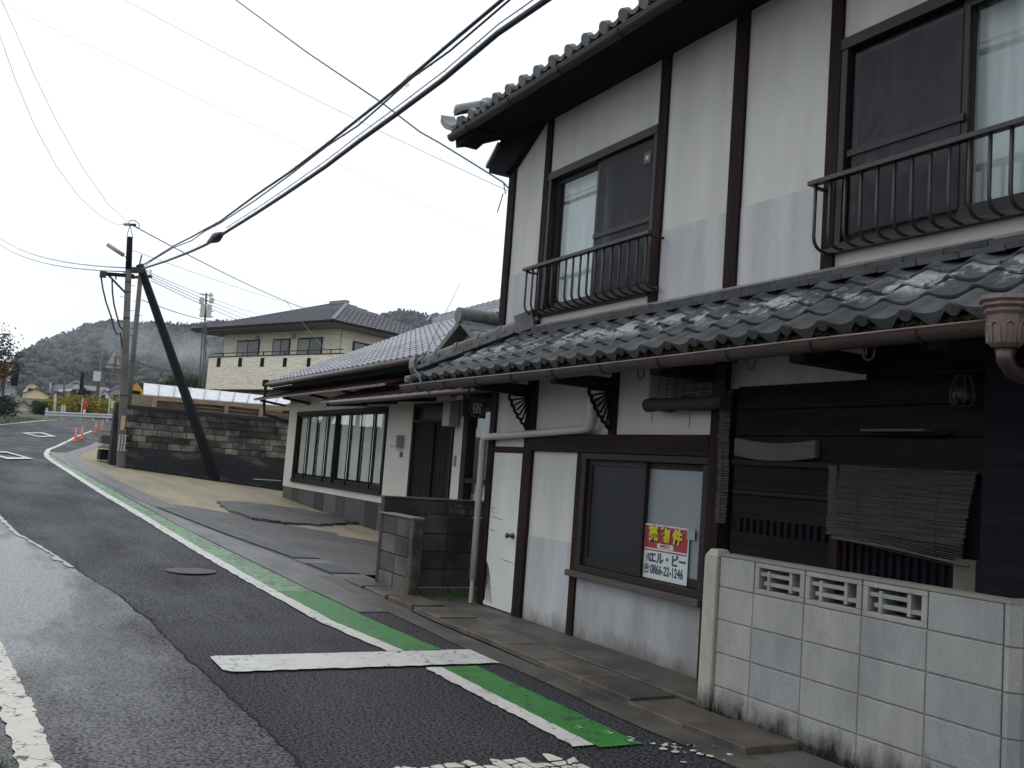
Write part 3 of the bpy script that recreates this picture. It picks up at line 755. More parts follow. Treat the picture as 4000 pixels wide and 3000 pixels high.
kn = MB(); kn.tube([(-8.195, YF - .01, .785), (-8.195, YF - .03, .785), (-8.195, YF - .032, .785), (-8.195, YF - .06, .785)], [.026, .026, .013, .013], 12); kn.tube([(-8.195, YF - .055, .785), (-8.195, YF - .065, .785), (-8.195, YF - .085, .785), (-8.195, YF - .095, .785)], [.012, .026, .026, .010], 12)
kn.obj('door_knob', surf('rusty_knob', (.12, .05, .035), (.06, .03, .025), .45, 30), door, smooth=True)

# ground floor window
fr = MB()
fr.box(-7.03, -5.365, YF - .045, YF + .10, 1.555, 1.608); fr.box(-7.03, -5.365, YF - .035, YF + .10, .600, .655)
fr.box(-7.03, -6.965, YF - .035, YF + .10, .655, 1.555); fr.box(-5.43, -5.365, YF - .035, YF + .10, .655, 1.555)
lw = fr.obj('window', M['sash'], inn, bevel=.004)
MB().box(-7.13, -5.362, YF - .075, YF + .02, .548, .598).obj('sill', M['board_grey'], lw, bevel=.004)
for a, b, y in ((-6.965, -6.15, YF + .0), (-6.21, -5.43, YF + .035)):
    s = MB(); s.box(a, a + .05, y, y + .03, .657, 1.553); s.box(b - .05, b, y, y + .03, .657, 1.553)
    s.box(a + .05, b - .05, y, y + .03, 1.505, 1.553); s.box(a + .05, b - .05, y, y + .03, .657, .72)
    s.obj('sash', M['sash'], lw, bevel=.003)
MB().box(-6.92, -6.19, YF + .012, YF + .017, .72, 1.505).obj('pane', M['frost_dark'], lw)
MB().box(-6.16, -5.475, YF + .047, YF + .052, .72, 1.505).obj('pane', M['frost_pale'], lw)

# ---- boarded bay on the right, behind the garden wall
YB = YF - .02
bd = [(-5.115, -2.95, 2.105, 1.945), (-5.115, -2.95, 1.94, 1.765), (-5.115, -2.95, 1.76, 1.60), (-5.115, -4.22, 1.565, 1.395), (-5.115, -4.22, 1.36, 1.205), (-5.115, -4.22, 1.11, .90), (-5.115, -4.22, .895, .68), (-5.115, -4.22, .675, .45), (-5.115, -4.22, .445, .05)]
for i, (x0, x1, zt, zb) in enumerate(bd):
    box('board', M['board'], (x0, x1, YB - .006 * (i % 2), YB + .03, zb, zt), inn, bevel=.004)
part('rail', WH, (-5.115, -3.16, YB - .03, YB + .04, 1.562, 1.598))
part('bay_post', W, (-4.22, -4.15, YB - .03, YB + .05, .05, 1.56))
part('rail', WH, (-5.115, -4.22, YB - .012, YB + .03, 1.365, 1.392))
for i in range(13):
    box('slat', WB, (-5.05 + i * .063, -5.02 + i * .063, YB - .012, YB + .02, 1.11, 1.205), inn)
for i in range(15):
    box('slat', WB, (-4.13 + i * .056, -4.105 + i * .056, YB - .002, YB + .02, .05, 1.56), inn)
part('bay_back', M['black'], (-5.2, -3.0, YF + .05, YF + .08, .05, 2.1), bevel=0)
part('bay_stub', surf('pale_plank', (.13, .12, .10), (.09, .085, .07), .8), (-3.36, -3.23, YB - .03, YB + .02, .05, 1.12))
part('corner_boards', WB, (-2.92, XR, YF - .02, YF + .05, .05, 2.72))
cb = MB(); nseg = 14
up = [(-5.075 + .735 * i / nseg, 1.715 - .028 * math.sin(math.pi * i / nseg) + .012 * (1 - i / nseg) + .02) for i in range(nseg + 1)]
dn = [(-5.075 + .735 * i / nseg, 1.625 - .030 * math.sin(math.pi * i / nseg)) for i in range(nseg, -1, -1)]
cb.prism(up + dn, YB - .05, YB - .008)
cb.obj('curved_board', M['board_grey'], inn, bevel=.004)
part('shelf', M['board_grey'], (-3.95, -3.52, YB - .10, YB - .006, 1.785, 1.80))
part('shelf', M['board'], (-3.87, -3.40, YB - .06, YB - .006, 1.768, 1.783))
# bracket with a wire-caged glass globe
part('lamp_bracket', M['board'], (-3.49, -3.16, YB - .12, YB - .006, 2.095, 2.112))
gl = MB(); prof = [(.030, 2.085), (.040, 2.06), (.052, 2.02), (.060, 1.97), (.055, 1.935), (.035, 1.92)]
gl.tube([(-3.30, YB - .08, z) for r, z in prof], [r for r, z in prof], 12)
gl.obj('lamp_globe', glass('lamp_glass', (.5, .55, .52), .02, .3), inn, smooth=True)
for q in range(8):
    a = q * math.pi / 4
    MB().tube([(-3.30 + math.cos(a) * (r + .004), YB - .08 + math.sin(a) * (r + .004), z) for r, z in prof], .0016, 4).obj('cage_wire', surf('cage_zinc', (.07, .075, .07), None, .6), inn)

# ---- eave of the lower roof: outriggers, fan brackets, soffit
for x0, x1 in ((-8.06, -7.94), (-6.68, -6.585), (-5.35, -5.235), (-4.04, -3.93), (-3.12, -3.0)):
    part('outrigger', WB, (x0, x1, 3.98, YF - .03, 2.135, 2.235))
part('eave_beam', WB, (-9.35, -1.0, 4.02, 4.11, 2.238, 2.315))
so = MB(); so.add([(-9.45, 3.94, 2.255), (-1.0, 3.94, 2.255), (-1.0, YF, 2.70), (-9.45, YF, 2.70), (-9.45, 3.94, 2.285), (-1.0, 3.94, 2.285), (-1.0, YF, 2.735), (-9.45, YF, 2.735)],
                  [(0, 1, 2, 3), (7, 6, 5, 4), (0, 4, 5, 1), (1, 5, 6, 2), (2, 6, 7, 3), (3, 7, 4, 0)])
so.obj('soffit', WB, inn)
for i in range(19):
    x = -9.2 + i * .455
    MB().beam((x, 3.95, 2.235), (x, YF, 2.665), .045, .05).obj('rafter', WB, inn)
def fan(x, parent):
    hub = (x, YF - .045, 2.125)
    f = MB(); pts = []
    for i in range(31):
        s_ = i / 30
        rr = .018 * math.sin(math.pi * s_) + .014 * abs(math.sin(s_ * 6 * math.pi))
        pts.append((x, YF - .035 - .235 * (1 - s_) - rr, 2.130 - .31 * s_ - rr))
    for a, b in zip(pts, pts[1:]): f.beam(a, b, .022, .022, up=(1, 0, 0))
    f.beam((x, YF - .25, 2.130), (x, YF - .03, 2.130), .03, .02); f.beam((x, YF - .04, 2.13), (x, YF - .04, 1.80), .03, .02, up=(0, 1, 0))
    fb = f.obj('fan_bracket', WB, parent)
    for k in range(1, 7):
        t = k / 7 * math.pi / 2
        MB().beam(hub, (x, YF - .035 - .235 * (1 - k / 7) - .012, 2.130 - .31 * (k / 7) - .012), .016, .012, up=(1, 0, 0)).obj('rib', WB, fb)
fan(-8.0, inn); fan(-6.63, inn)

# gutters: a half-round trough with brackets
M['gutter_lip_highlight'] = surf('gutter_lip_highlight', (.17, .105, .095), (.09, .06, .055), .4, 4)  # lip coloured paler than the trough: the rim's highlight is in the colour
def gutter(x0, x1, y, z, r, parent, step, sag=0.0):
    m = MB(); n = 8; xs = dens(x0, x1, .5)
    rows = []
    for k in range(n + 1):
        a = math.pi + math.pi * k / n
        rows.append([(x, y + r * math.cos(a), z + r * math.sin(a) + sag * math.sin(x * 1.3)) for x in xs])
    for k in range(n, -1, -1):
        a = math.pi + math.pi * k / n
        rows.append([(x, y + (r - .006) * math.cos(a), z + .001 + (r - .006) * math.sin(a) + sag * math.sin(x * 1.3)) for x in xs])
    rows.append(rows[0])
    m.grid(rows)
    m.add([(x0, y + r * math.cos(math.pi + math.pi * k / n), z + r * math.sin(math.pi + math.pi * k / n)) for k in range(n + 1)], [tuple(range(n + 1))])
    g = m.obj('gutter', M['gutter'], parent, smooth=True)
    MB().tube([(x, y - r, z + .004 + sag * math.sin(x * 1.3)) for x in xs], .007, 6).obj('gutter_lip_highlight', M['gutter_lip_highlight'], g, smooth=True)
    x = x0 + .45
    while x < x1 - .2:
        b = MB(); b.tube([(x, y + (r + .006) * math.cos(math.pi + math.pi * k / 10), z + (r + .006) * math.sin(math.pi + math.pi * k / 10)) for k in range(11)] + [(x, y + r + .03, z + .03)], .005, 5)
        b.obj('gutter_bracket', M['iron'], g); x += step
    return g
g1 = gutter(-9.42, -2.66, 3.835, 2.205, .058, inn, .66, .004)
for x in (-5.35, -4.28, -3.42):
    b = MB(); b.tube([(x, 3.88, 2.16), (x, 3.88, 2.13)] + [(x + .035 - .035 * math.cos(t), 3.88, 2.13 - .035 * math.sin(t)) for t in (.5, 1, 1.57, 2.1, 2.7, 3.14)] + [(x + .07, 3.88, 2.15)], .007, 6)
    b.obj('hook', M['iron'], inn)
g2 = gutter(-9.22, -.6, 4.05, 4.915, .050, inn, .9)
# rainwater head at the gutter's end
hp = MB()
def ngon(cx, cy, z, r, n=8, sx=1.0): return [(cx + r * sx * math.cos(2 * math.pi * (k + .5) / n), cy + r * math.sin(2 * math.pi * (k + .5) / n), z) for k in range(n)]
hx, hy = -2.585, 3.80
lv = [(2.305, .150), (2.285, .155), (2.275, .135), (2.262, .142), (2.250, .120), (2.238, .125), (2.222, .108), (2.16, .104), (2.10, .092), (2.085, .070)]
vs, fs = [], []
lv = [(z, r * .76) for z, r in lv]
for z, r in lv: vs += ngon(hx, hy, z, r)
for i in range(len(lv) - 1):
    for k in range(8): fs.append((i * 8 + k, (i + 1) * 8 + k, (i + 1) * 8 + (k + 1) % 8, i * 8 + (k + 1) % 8))
fs.append(tuple(range((len(lv) - 1) * 8, len(lv) * 8)))
hp.add(vs, fs)
head = hp.obj('rain_hopper', M['rust_pvc'], inn, bevel=.003)
for th_ in (-90, -45, 0, -135):
    m = MB(); arch = [(-.019, 2.105), (-.019, 2.165)] + [(-.019 * math.cos(t), 2.165 + .026 * math.sin(t)) for t in (.5, 1.0, 1.57, 2.1, 2.6)] + [(.019, 2.165), (.019, 2.105)]
    cx_, sx_ = math.cos(R(th_)), math.sin(R(th_))
    def face_r(z): return (.0925 + (z - 2.10) * .10) * .755
    m.tube([(hx + cx_ * face_r(z) - sx_ * u, hy + sx_ * face_r(z) + cx_ * u, z) for u, z in arch], .0055, 6); m.obj('arch_moulding', M['rust_pvc'], head)
dp = MB(); dp.tube([(hx, hy, 2.09), (hx, hy, 2.03), (hx + .01, hy + .03, 1.985), (hx + .02, hy + .35, 1.93), (hx + .02, YF - .1, 1.90), (hx + .02, YF - .08, 1.80), (hx + .02, YF - .08, .1)], [.045, .036, .033, .033, .033, .033, .033], 12)
dp.obj('downpipe', M['gutter'], inn, smooth=True)
# pale drainpipe that crosses the facade to the left corner
pp = MB(); pp.tube([(-6.82, 4.50, 2.075), (-6.82, 4.50, 2.05), (-6.82, 4.50, 1.95), (-6.82, 4.50, 1.86), (-6.85, 4.50, 1.825), (-6.92, 4.50, 1.808), (-7.8, 4.51, 1.77), (-8.70, 4.515, 1.737), (-8.80, 4.515, 1.725), (-8.835, 4.515, 1.69), (-8.84, 4.515, 1.60), (-8.84, 4.515, .28)],
                   [.060, .060, .052, .042, .038, .035, .035, .035, .036, .037, .033, .033], 12)
dpipe = pp.obj('drainpipe', M['pvc'], inn, smooth=True)
MB().tube([(-8.84, 4.515, .279), (-8.84, 4.515, .05)], .022, 10).obj('pipe_foot', M['pvc'], dpipe)
MB().tube([(-8.84, 4.515, 1.62), (-8.84, 4.515, 1.60)], .037, 12).obj('pipe_collar', M['pvc'], dpipe)

# ---- lower roof tiles
def tile_mesh(name, mat, w=.265, l=.235, eave=False, lip=.05, th=.014, roll=.036):
    nu = 14; prof = []
    for i in range(nu + 1):
        u = i / nu * w; k = .62 * w
        h = -.017 * math.sin(math.pi * u / k) if u < k else .023 * math.sin(math.pi * (u - k) / (w - k))
        prof.append((u, h))
    m = MB()
    L = l + .035
    m.grid([[(u, 0, h + .024) for u, h in prof], [(u, L, h) for u, h in prof]])
    low = [(u, 0, h + .024 - (th if not eave else th + (lip * math.sin(math.pi * u / (.62 * w)) if u < .62 * w else .008))) for u, h in prof]
    m.grid([low, [(u, 0, h + .024) for u, h in prof]])
    if eave:
        m.grid([[(u, l * .9, h - th) for u, h in prof], [(x, y + .001, z) for x, y, z in low]])
        c = [(.81 * w + roll * math.cos(2 * math.pi * k / 12), -.006, .012 + roll * .9 * math.sin(2 * math.pi * k / 12)) for k in range(12)]
        b = [(x, .05, z) for x, y, z in c]
        m.add(c + b, [tuple(range(11, -1, -1))] + [(k, (k + 1) % 12, (k + 1) % 12 + 12, k + 12) for k in range(12)])
    else:
        m.grid([[(u, .05, h - th + .02) for u, h in prof], low])
    return m.mesh(name, mat, True)
def slope_frame(p, pitch, ax=(1, 0, 0)):
    X = Vector(ax); up = Vector((0, 0, 1)); h = up.cross(X)
    Y = h * math.cos(pitch) + up * math.sin(pitch); Z = X.cross(Y)
    return Matrix(((X.x, Y.x, Z.x, p[0]), (X.y, Y.y, Z.y, p[1]), (X.z, Y.z, Z.z, p[2]), (0, 0, 0, 1)))
lr = MB(); PT = math.atan2(.46, .68)
lr.add([(-9.50, 3.885, 2.285), (-1.0, 3.885, 2.285), (-1.0, YF + .02, 2.755), (-8.15, YF + .02, 2.755), (-9.50, 9.0, 2.285), (-8.78, 9.0, 2.755)], [(0, 1, 2, 3), (0, 3, 5, 4)])
lower_roof = lr.obj('lower_roof', M['tile_flat'], inn)
te = tile_mesh('eave_tile', M['tile'], l=.20, eave=True); tn = tile_mesh('roof_tile', M['tile'], l=.20)
rt = random.Random(21)
for r in range(4):
    for c in range(32):
        x = -9.47 + c * .265
        yy = 3.870 + r * .20 * math.cos(PT)
        if x + .2 < -9.45 + (yy - 3.87) * 1.95: continue
        if x > -1.2: continue
        mtx = slope_frame((x, yy, 2.290 + r * .20 * math.sin(PT)), PT) @ Matrix.Rotation(rt.uniform(-.012, .012), 4, 'Z') @ Matrix.Rotation(rt.uniform(-.012, .012), 4, 'X')
        sub('eave_tile' if r == 0 else 'roof_tile', te if r == 0 else tn, lower_roof, mtx)
# flashing courses against the wall
fm = MB(); fm.box(0, .258, 0, .13, 0, .034); fm2 = fm.mesh('flashing_tile', M['tile'])
for j, (y, z) in enumerate(((4.415, 2.700), (4.468, 2.748))):
    for c in range(27):
        x = -8.05 + c * .265 + j * .13
        if x < -1.2:
            sub('flashing_tile', fm2, lower_roof, Matrix.Translation((x, y, z + rt.uniform(-.003, .003))) @ Matrix.Rotation(R(16) + rt.uniform(-.02, .02), 4, 'X') @ Matrix.Rotation(rt.uniform(-.01, .01), 4, 'Y'))
mo = MB(); mo.prism([(4.50, 2.79), (YF - .001, 2.79), (YF - .001, 2.838), (4.555, 2.826)], -8.05, -1.0, 'x'); mo.obj('mortar_fillet', M['concrete'], lower_roof)
# hip ridge: stacked courses under round caps, each piece its own tile
A, Bh = Vector((-9.36, 3.97, 2.385)), Vector((-8.06, 4.585, 2.80))
tv = (Bh - A).normalized(); sv = tv.cross(Vector((0, 0, 1))).normalized(); uv = sv.cross(tv)
def frame(p, t, s, u): return Matrix(((t.x, s.x, u.x, p.x), (t.y, s.y, u.y, p.y), (t.z, s.z, u.z, p.z), (0, 0, 0, 1)))
LH = (Bh - A).length
for j, (hw, z0) in enumerate(((.085, .0), (.075, .045))):
    me = MB().box(0, .205, -hw, hw, 0, .04).mesh('ridge_course', M['tile_plain'])
    i = 0; d = .02 + j * .1
    while d < LH - .05:
        sub('ridge_tile', me, lower_roof, frame(A + tv * d + uv * z0, tv, sv, uv)); d += .212
    kb = MB(); kb.tube([(0, -hw - .014, .02), (0, hw + .014, .02)], .022, 8); kme = kb.mesh('ridge_knob', M['tile_plain'], True)
    d = .02 + j * .1
    while d < LH - .05:
        sub('ridge_knob', kme, lower_roof, frame(A + tv * (d - .003) + uv * z0, tv, sv, uv)); d += .212
cap = MB(); nn = 8
pr_ = lambda r: [(0, r * math.cos(math.pi * k / nn), r * math.sin(math.pi * k / nn) * .85) for k in range(nn + 1)]
rows = [[(x, y, z) for _, y, z in pr_(r)] for x, r in ((0, .062), (.24, .060), (.25, .074), (.285, .074))]
cap.grid(rows); cap.add(rows[0], [tuple(range(nn, -1, -1))]); cap.add(rows[-1], [tuple(range(nn + 1))])
cme = cap.mesh('ridge_cap', M['tile_plain'], True)
d = 0.0
while d < LH - .1:
    sub('ridge_cap', cme, lower_roof, frame(A + tv * d + uv * .088, tv, sv, uv)); d += .285
oe = MB(); oe.prism([(-.10, -.03), (.10, -.03), (.115, .03), (.10, .10), (.06, .155), (0, .175), (-.06, .155), (-.10, .10), (-.115, .03)], -.05, .02, 'x')
oe_me = oe.mesh('ridge_end', M['tile_plain']); sub('ridge_end', oe_me, lower_roof, frame(A, tv, sv, uv))
oe = MB().box(-.03, .18, -.10, .10, -.02, .16).mesh('ridge_top_block', M['tile_plain']); sub('ridge_block', oe, lower_roof, frame(Bh - tv * .12, tv, sv, uv))
box('verge_tile', M['tile_plain'], (-9.56, -9.42, 3.875, 4.30, 2.255, 2.335), lower_roof, bevel=.02)
# moss hanging under the eave tiles
ms = MB(); rmz = random.Random(4)
for i in range(2600):
    x = rmz.uniform(-9.3, -1.6); y = 3.895 + rmz.random() * .05; z = 2.285 - abs(rmz.gauss(0, .018)) - .012
    a = rmz.uniform(0, 6.28); s = rmz.uniform(.006, .016)
    ms.add([(x - s * math.cos(a), y - s * math.sin(a), z - s), (x + s * math.cos(a), y + s * math.sin(a), z - s * .6), (x, y, z + s * 1.3)], [(0, 1, 2)])
ms.obj('moss', M['moss'], lower_roof, kind='stuff')

# ---- upper roof: gable with its eave over the street
PU = math.atan(.45)
ur = MB()
ur.prism([(4.03, 4.925), (4.03, 4.975), (8.2, 6.85), (12.4, 4.975), (12.4, 4.90), (8.2, 6.76)], -9.19, -.3, 'x')
upper_roof = ur.obj('upper_roof', WB, inn)
MB().box(-8.9, -.35, 4.10, YF + .05, 4.895, 4.935).obj('eave_soffit', WB, upper_roof)
MB().prism([(4.60, 4.5), (12.0, 4.5), (12.0, 5.0), (8.2, 6.70), (4.60, 5.05)], -8.80, -8.74, 'x').obj('gable_wall', M['plaster_side'], upper_roof)
bb = MB(); bb.prism([(4.10, 4.80), (4.30, 4.865), (8.2, 6.62), (8.2, 6.78), (4.08, 4.93)], -9.19, -9.10, 'x'); bb.obj('bargeboard', WB, upper_roof)
MB().prism([(-9.15, 4.93), (-9.19, 4.85), (-9.10, 4.80), (-8.7, 4.86), (-8.7, 4.93)], 4.09, 4.30).obj('corner_block', WB, upper_roof)
tu = tile_mesh('upper_eave_tile', M['tile_upper'], l=.235, eave=True, lip=.02, roll=.058); tun = tile_mesh('upper_roof_tile', M['tile_upper'], l=.235)
for r in range(4):
    for c in range(33):
        x = -9.10 + c * .265
        if x < -.7:
            sub('eave_tile' if r == 0 else 'roof_tile', tu if r == 0 else tun, upper_roof,
                slope_frame((x, 3.985 + r * .235 * math.cos(PU), 4.965 + r * .235 * math.sin(PU)), PU) @ Matrix.Rotation(rt.uniform(-.01, .01), 4, 'Z'))
# verge ridge with its round caps, and the upturned corner tile
vt = Vector((0, math.cos(PU), math.sin(PU))); vs_ = vt.cross(Vector((0, 0, 1))).normalized(); vu = vs_.cross(vt)
vcap = MB(); rows = [[(x, y, z) for _, y, z in pr_(r)] for x, r in ((0, .06), (.02, .105), (.34, .098), (.35, .118), (.39, .118))]
vcap.grid(rows); vcap.add(rows[0], [tuple(range(nn, -1, -1))]); vcap.add(rows[-1], [tuple(range(nn + 1))])
vme = vcap.mesh('verge_cap', M['tile_upper'], True)
for i in range(10):
    sub('verge_cap', vme, upper_roof, frame(Vector((-8.86, 3.93, 5.04)) + vt * (.385 * i), vt, vs_, vu))
ct = MB(); q = []
for i in range(7):
    t = i / 6
    q.append([(-9.08 - .31 * t, 4.01 - .03 * t, 4.95 + .055 * t + .11 * t * t * t + dz_) for dz_ in (0, .05 + .03 * t)])
ct.grid([[a for a, b in q], [b for a, b in q]]); ct.grid([[(x, y + .16, z) for x, y, z in [b for a, b in q]], [(x, y + .16, z) for x, y, z in [a for a, b in q]]])
ct.grid([[b for a, b in q], [(x, y + .16, z + .02) for x, y, z in [b for a, b in q]]]); ct.grid([[(x, y + .16, z) for x, y, z in [a for a, b in q]], [a for a, b in q]])
ct.quad(q[-1][0], q[-1][1], (q[-1][1][0], q[-1][1][1] + .16, q[-1][1][2]), (q[-1][0][0], q[-1][0][1] + .16, q[-1][0][2]))
ct.obj('corner_tile', M['tile_upper'], upper_roof)
# small pent roof along the gable side, its sloping end showing at the corner
sp_ = MB(); sp_.prism([(-8.06, 4.935), (-8.66, 4.575), (-8.80, 4.515), (-9.19, 4.615), (-9.20, 4.66), (-8.98, 4.83), (-8.98, 4.935)], YF - .085, 10.0)
side_eave = sp_.obj('side_eave', WB, inn)
MB().prism([(-9.23, 4.675), (-9.235, 4.715), (-8.985, 4.905), (-8.98, 4.87)], YF - .11, 10.0).obj('side_eave_tiles', M['tile_upper'], side_eave)

# ================================================================== things on and in front of the inn
def text_mesh(body, size, mat, offset=0.0, extrude=.0008, sx=1.0):
    cu = bpy.data.curves.new('text', 'FONT')
    cu.body = body; cu.size = size; cu.align_x = 'CENTER'; cu.align_y = 'CENTER'
    cu.extrude = extrude; cu.offset = offset; cu.resolution_u = 3
    o = bpy.data.objects.new('text', cu); col.objects.link(o)
    dg = bpy.context.evaluated_depsgraph_get()
    me = bpy.data.meshes.new_from_object(o.evaluated_get(dg))
    bpy.data.objects.remove(o); bpy.data.curves.remove(cu)
    me.materials.clear(); me.materials.append(mat)
    me.transform(Matrix.Scale(sx, 4, (1, 0, 0)))
    return me
def wall_text(name, body, size, mat, parent, x, y, z, offset=0.0, sx=1.0, rot=0.0, faces='y'):
    me = text_mesh(body, size, mat, offset, sx=sx); me.name = name
    m = Matrix.Translation((x, y, z)) @ (Matrix.Rotation(R(90), 4, 'Z') if faces == 'x' else Matrix.Identity(4)) @ Matrix.Rotation(R(90), 4, 'X') @ Matrix.Rotation(rot, 4, 'Z')
    return sub(name, me, parent, m)

# for-sale poster
ink = lambda n, c: flat(n, c, .45)
sg = thing('for_sale_sign', (-5.89, YF + .04, .66), 'red and white for sale poster with yellow lettering taped inside the ground floor window', 'sign')
YS = YF + .027
MB().box(-6.155, -5.615, YS, YS + .004, .662, 1.078).obj('sheet', ink('poster_white', (.50, .54, .53)), sg)
red = ink('poster_red', (.28, .022, .035)); yel = ink('poster_yellow', (.50, .45, .012)); navy = ink('poster_navy', (.030, .042, .085)); blk = ink('poster_black', (.008, .008, .010)); pink = ink('poster_pink', (.45, .22, .25)); pw = ink('poster_label', (.50, .53, .52))
MB().box(-6.145, -5.627, YS - .0012, YS - .0004, .895, 1.066).obj('red_field', red, sg)
MB().box(-6.150, -5.627, YS - .0012, YS - .0004, .874, .884).obj('red_rule', red, sg)
for ch, x, z, rot in (('売', -6.035, 1.000, .06), ('物', -5.890, .998, 0), ('件', -5.742, .994, -.06)):
    wall_text('letter_halo', ch, .118, pink, sg, x, YS - .0016, z, .012, 1.0, rot)
    wall_text('letter_shadow', ch, .118, blk, sg, x + .003, YS - .0034, z - .004, .0085, 1.0, rot)
    wall_text('letter', ch, .118, yel, sg, x, YS - .0052, z, .0045, 1.0, rot)
MB().box(-5.985, -5.790, YS - .0022, YS - .0014, .898, .936).obj('label_strip', pw, sg)
wall_text('small_lettering', 'お電話まで', .026, red, sg, -5.888, YS - .003, .917, .001)
wall_text('lettering', '(有)', .066, navy, sg, -6.085, YS - .0014, .818, .001, .62)
wall_text('lettering', 'エル・ビー', .092, navy, sg, -5.855, YS - .0014, .818, .0035, .98)
wall_text('lettering', '☎', .075, navy, sg, -6.105, YS - .0014, .732, .001, .8)
wall_text('lettering', '0866-22-1246', .098, navy, sg, -5.858, YS - .0014, .732, .0022, .72)
MB().box(-5.64, -5.55, YS - .002, YS - .001, 1.00, 1.08).obj('tape', frosted('tape_clear', (.24, .27, .28), .3), sg)

# blinds
rb = thing('rolled_blind', (-5.55, 4.45, 1.93), 'rolled up reed blind hanging under the eave above the window', 'blind')
rr2 = random.Random(8)
m = MB(); m.tube([(-6.0 + .89 * i / 12, 4.46, 1.985 + .006 * math.sin(i * 1.3)) for i in range(13)], [.052 + .004 * math.sin(i * 2.1) for i in range(13)], 14); m.obj('roll', M['reed_roll'], rb, smooth=True)
lt = MB()
for i in range(9): lt.beam((-5.97 + i * .105, 4.452, 2.02), (-5.965 + i * .105 + rr2.uniform(-.01, .01), 4.452, 2.28), .004, .004)
lt.obj('warp_strings', M['reed_roll'], rb, kind='stuff')
sl2 = MB()
for i in range(24): sl2.beam((-5.97, 4.462, 2.035 + i * .0095), (-5.12, 4.462, 2.035 + i * .0095 + rr2.uniform(-.003, .003)), .005, .006)
sl2.obj('reeds', M['reed_roll'], rb, kind='stuff')
for x, ln in ((-5.92, .085), (-5.47, .13)):
    MB().tube([(x, 4.45, 1.94), (x + .004, 4.45, 1.94 - ln * .5), (x - .004, 4.45, 1.94 - ln)], .003, 5).obj('cord', M['reed_roll'], rb)

eb = thing('hanging_reed_blind', (-5.16, 4.55, 1.15), 'narrow frayed reed blind hanging edge on beside the window post', 'blind')
m = MB()
for i in range(112):
    z = 1.16 + i * .0083; a = .03 * math.sin(i * .06)
    m.beam((-5.20 + rr2.uniform(-.012, .012), 4.50 + a * .3, z), (-5.128 + rr2.uniform(-.008, .008), 4.535 + a * .3, z + rr2.uniform(-.004, .004)), .006, .0062)
m.obj('reeds', M['reed'], eb, kind='stuff')
MB().beam((-5.165, 4.51, 2.10), (-5.16, 4.51, 1.18), .004, .004).obj('cord', M['reed_roll'], eb)
eb2 = thing('hanging_reed_blind', (-4.16, 4.53, 1.15), 'thin reed blind strip hanging down the middle post of the boarded bay', 'blind')
m = MB()
for i in range(50):
    z = 1.17 + i * .0083
    m.beam((-4.215 + rr2.uniform(-.006, .006), 4.525, z), (-4.165 + rr2.uniform(-.006, .006), 4.54, z), .005, .006)
m.obj('reeds', M['reed'], eb2, kind='stuff')
bb_ = thing('reed_blind', (-3.68, 4.52, 1.10), 'wide grey reed blind sagging over the dark bay opening behind the garden wall', 'blind')
m = MB(); n = 66
for i in range(n):
    f = i / n
    zl, zr_ = 1.585 - .425 * f, 1.575 - .455 * f - (.05 * max(0, f - .85) / .15)
    xl, xr = -4.135 + .02 * math.sin(i * 1.7) * .4, -3.225 - .05 * f * f + rr2.uniform(-.010, .006)
    yb = 4.535 - .05 * math.sin(f * 2.2)
    pts = [(xl + (xr - xl) * t, yb - .012 * math.sin(3.1 * t), zl + (zr_ - zl) * t - .006 * math.sin(3.1 * t) + rr2.uniform(-.001, .001)) for t in (0, .33, .66, 1)]
    m.tube(pts, .0027, 4, False)
m.obj('reeds', M['reed'], bb_, kind='stuff')
MB().tube([(-4.13, 4.48, 1.152), (-3.68, 4.47, 1.135), (-3.21, 4.47, 1.092)], .008, 6).obj('bottom_batten', M['reed'], bb_)
for x in (-3.95, -3.68, -3.42):
    MB().tube([(x, 4.527, 1.58), (x, 4.475, 1.38), (x, 4.472, 1.14)], .002, 4).obj('string', M['reed_roll'], bb_)

# ---- garden wall of pale concrete blocks
def block_mat(name, c, c2, stain=False):
    m, n, l, b = new_mat(name)
    v = wpos(n, l)
    base = mixc(n, l, ramp(n, l, noise(n, l, wpos(n, l, (2, 1, .8)), 2.6, 6, .65), .35, .65), c, c2)
    f = noise(n, l, v, 130, 3, .7)
    base = mixc(n, l, .35, base, mixc(n, l, 1.0, base, ramp(n, l, f, .3, .7, (.45, .45, .45, 1), (1.6, 1.6, 1.6, 1)), 'MULTIPLY'))
    oi = n.new('ShaderNodeObjectInfo')
    base = mixc(n, l, 1.0, base, ramp(n, l, oi.outputs['Random'], 0, 1, (.86, .87, .90, 1), (1.08, 1.07, 1.02, 1)), 'MULTIPLY')
    if stain:   # black algae that has crept up from the ground in tongues
        g = n.new('ShaderNodeNewGeometry'); sx = n.new('ShaderNodeSeparateXYZ'); l.new(g.outputs['Position'], sx.inputs[0])
        nz = noise(n, l, wpos(n, l, (1, 1, .35)), 9, 6, .7)
        mm = n.new('ShaderNodeMath'); mm.operation = 'MULTIPLY_ADD'; mm.inputs[1].default_value = -.42; l.new(nz, mm.inputs[0]); l.new(sx.outputs['Z'], mm.inputs[2])
        k = n.new('ShaderNodeMapRange'); k.inputs['From Min'].default_value = -.02; k.inputs['From Max'].default_value = -.20
        l.new(mm.outputs[0], k.inputs['Value'])
        base = mixc(n, l, k.outputs[0], base, (.012, .014, .011))
    l.new(base, b.inputs['Base Color']); b.inputs['Roughness'].default_value = .88
    b.inputs['Specular IOR Level'].default_value = .25
    bump(n, l, f, b, .35, .004)
    return m
M['block'] = block_mat('pale_block', (.31, .31, .30), (.235, .237, .235), True)
M['block_frame'] = block_mat('lattice_block', (.29, .295, .27), (.23, .235, .215))
M['block_mortar'] = surf('mortar', (.20, .20, .17), (.14, .14, .12), .9, 8, bmp=.3)
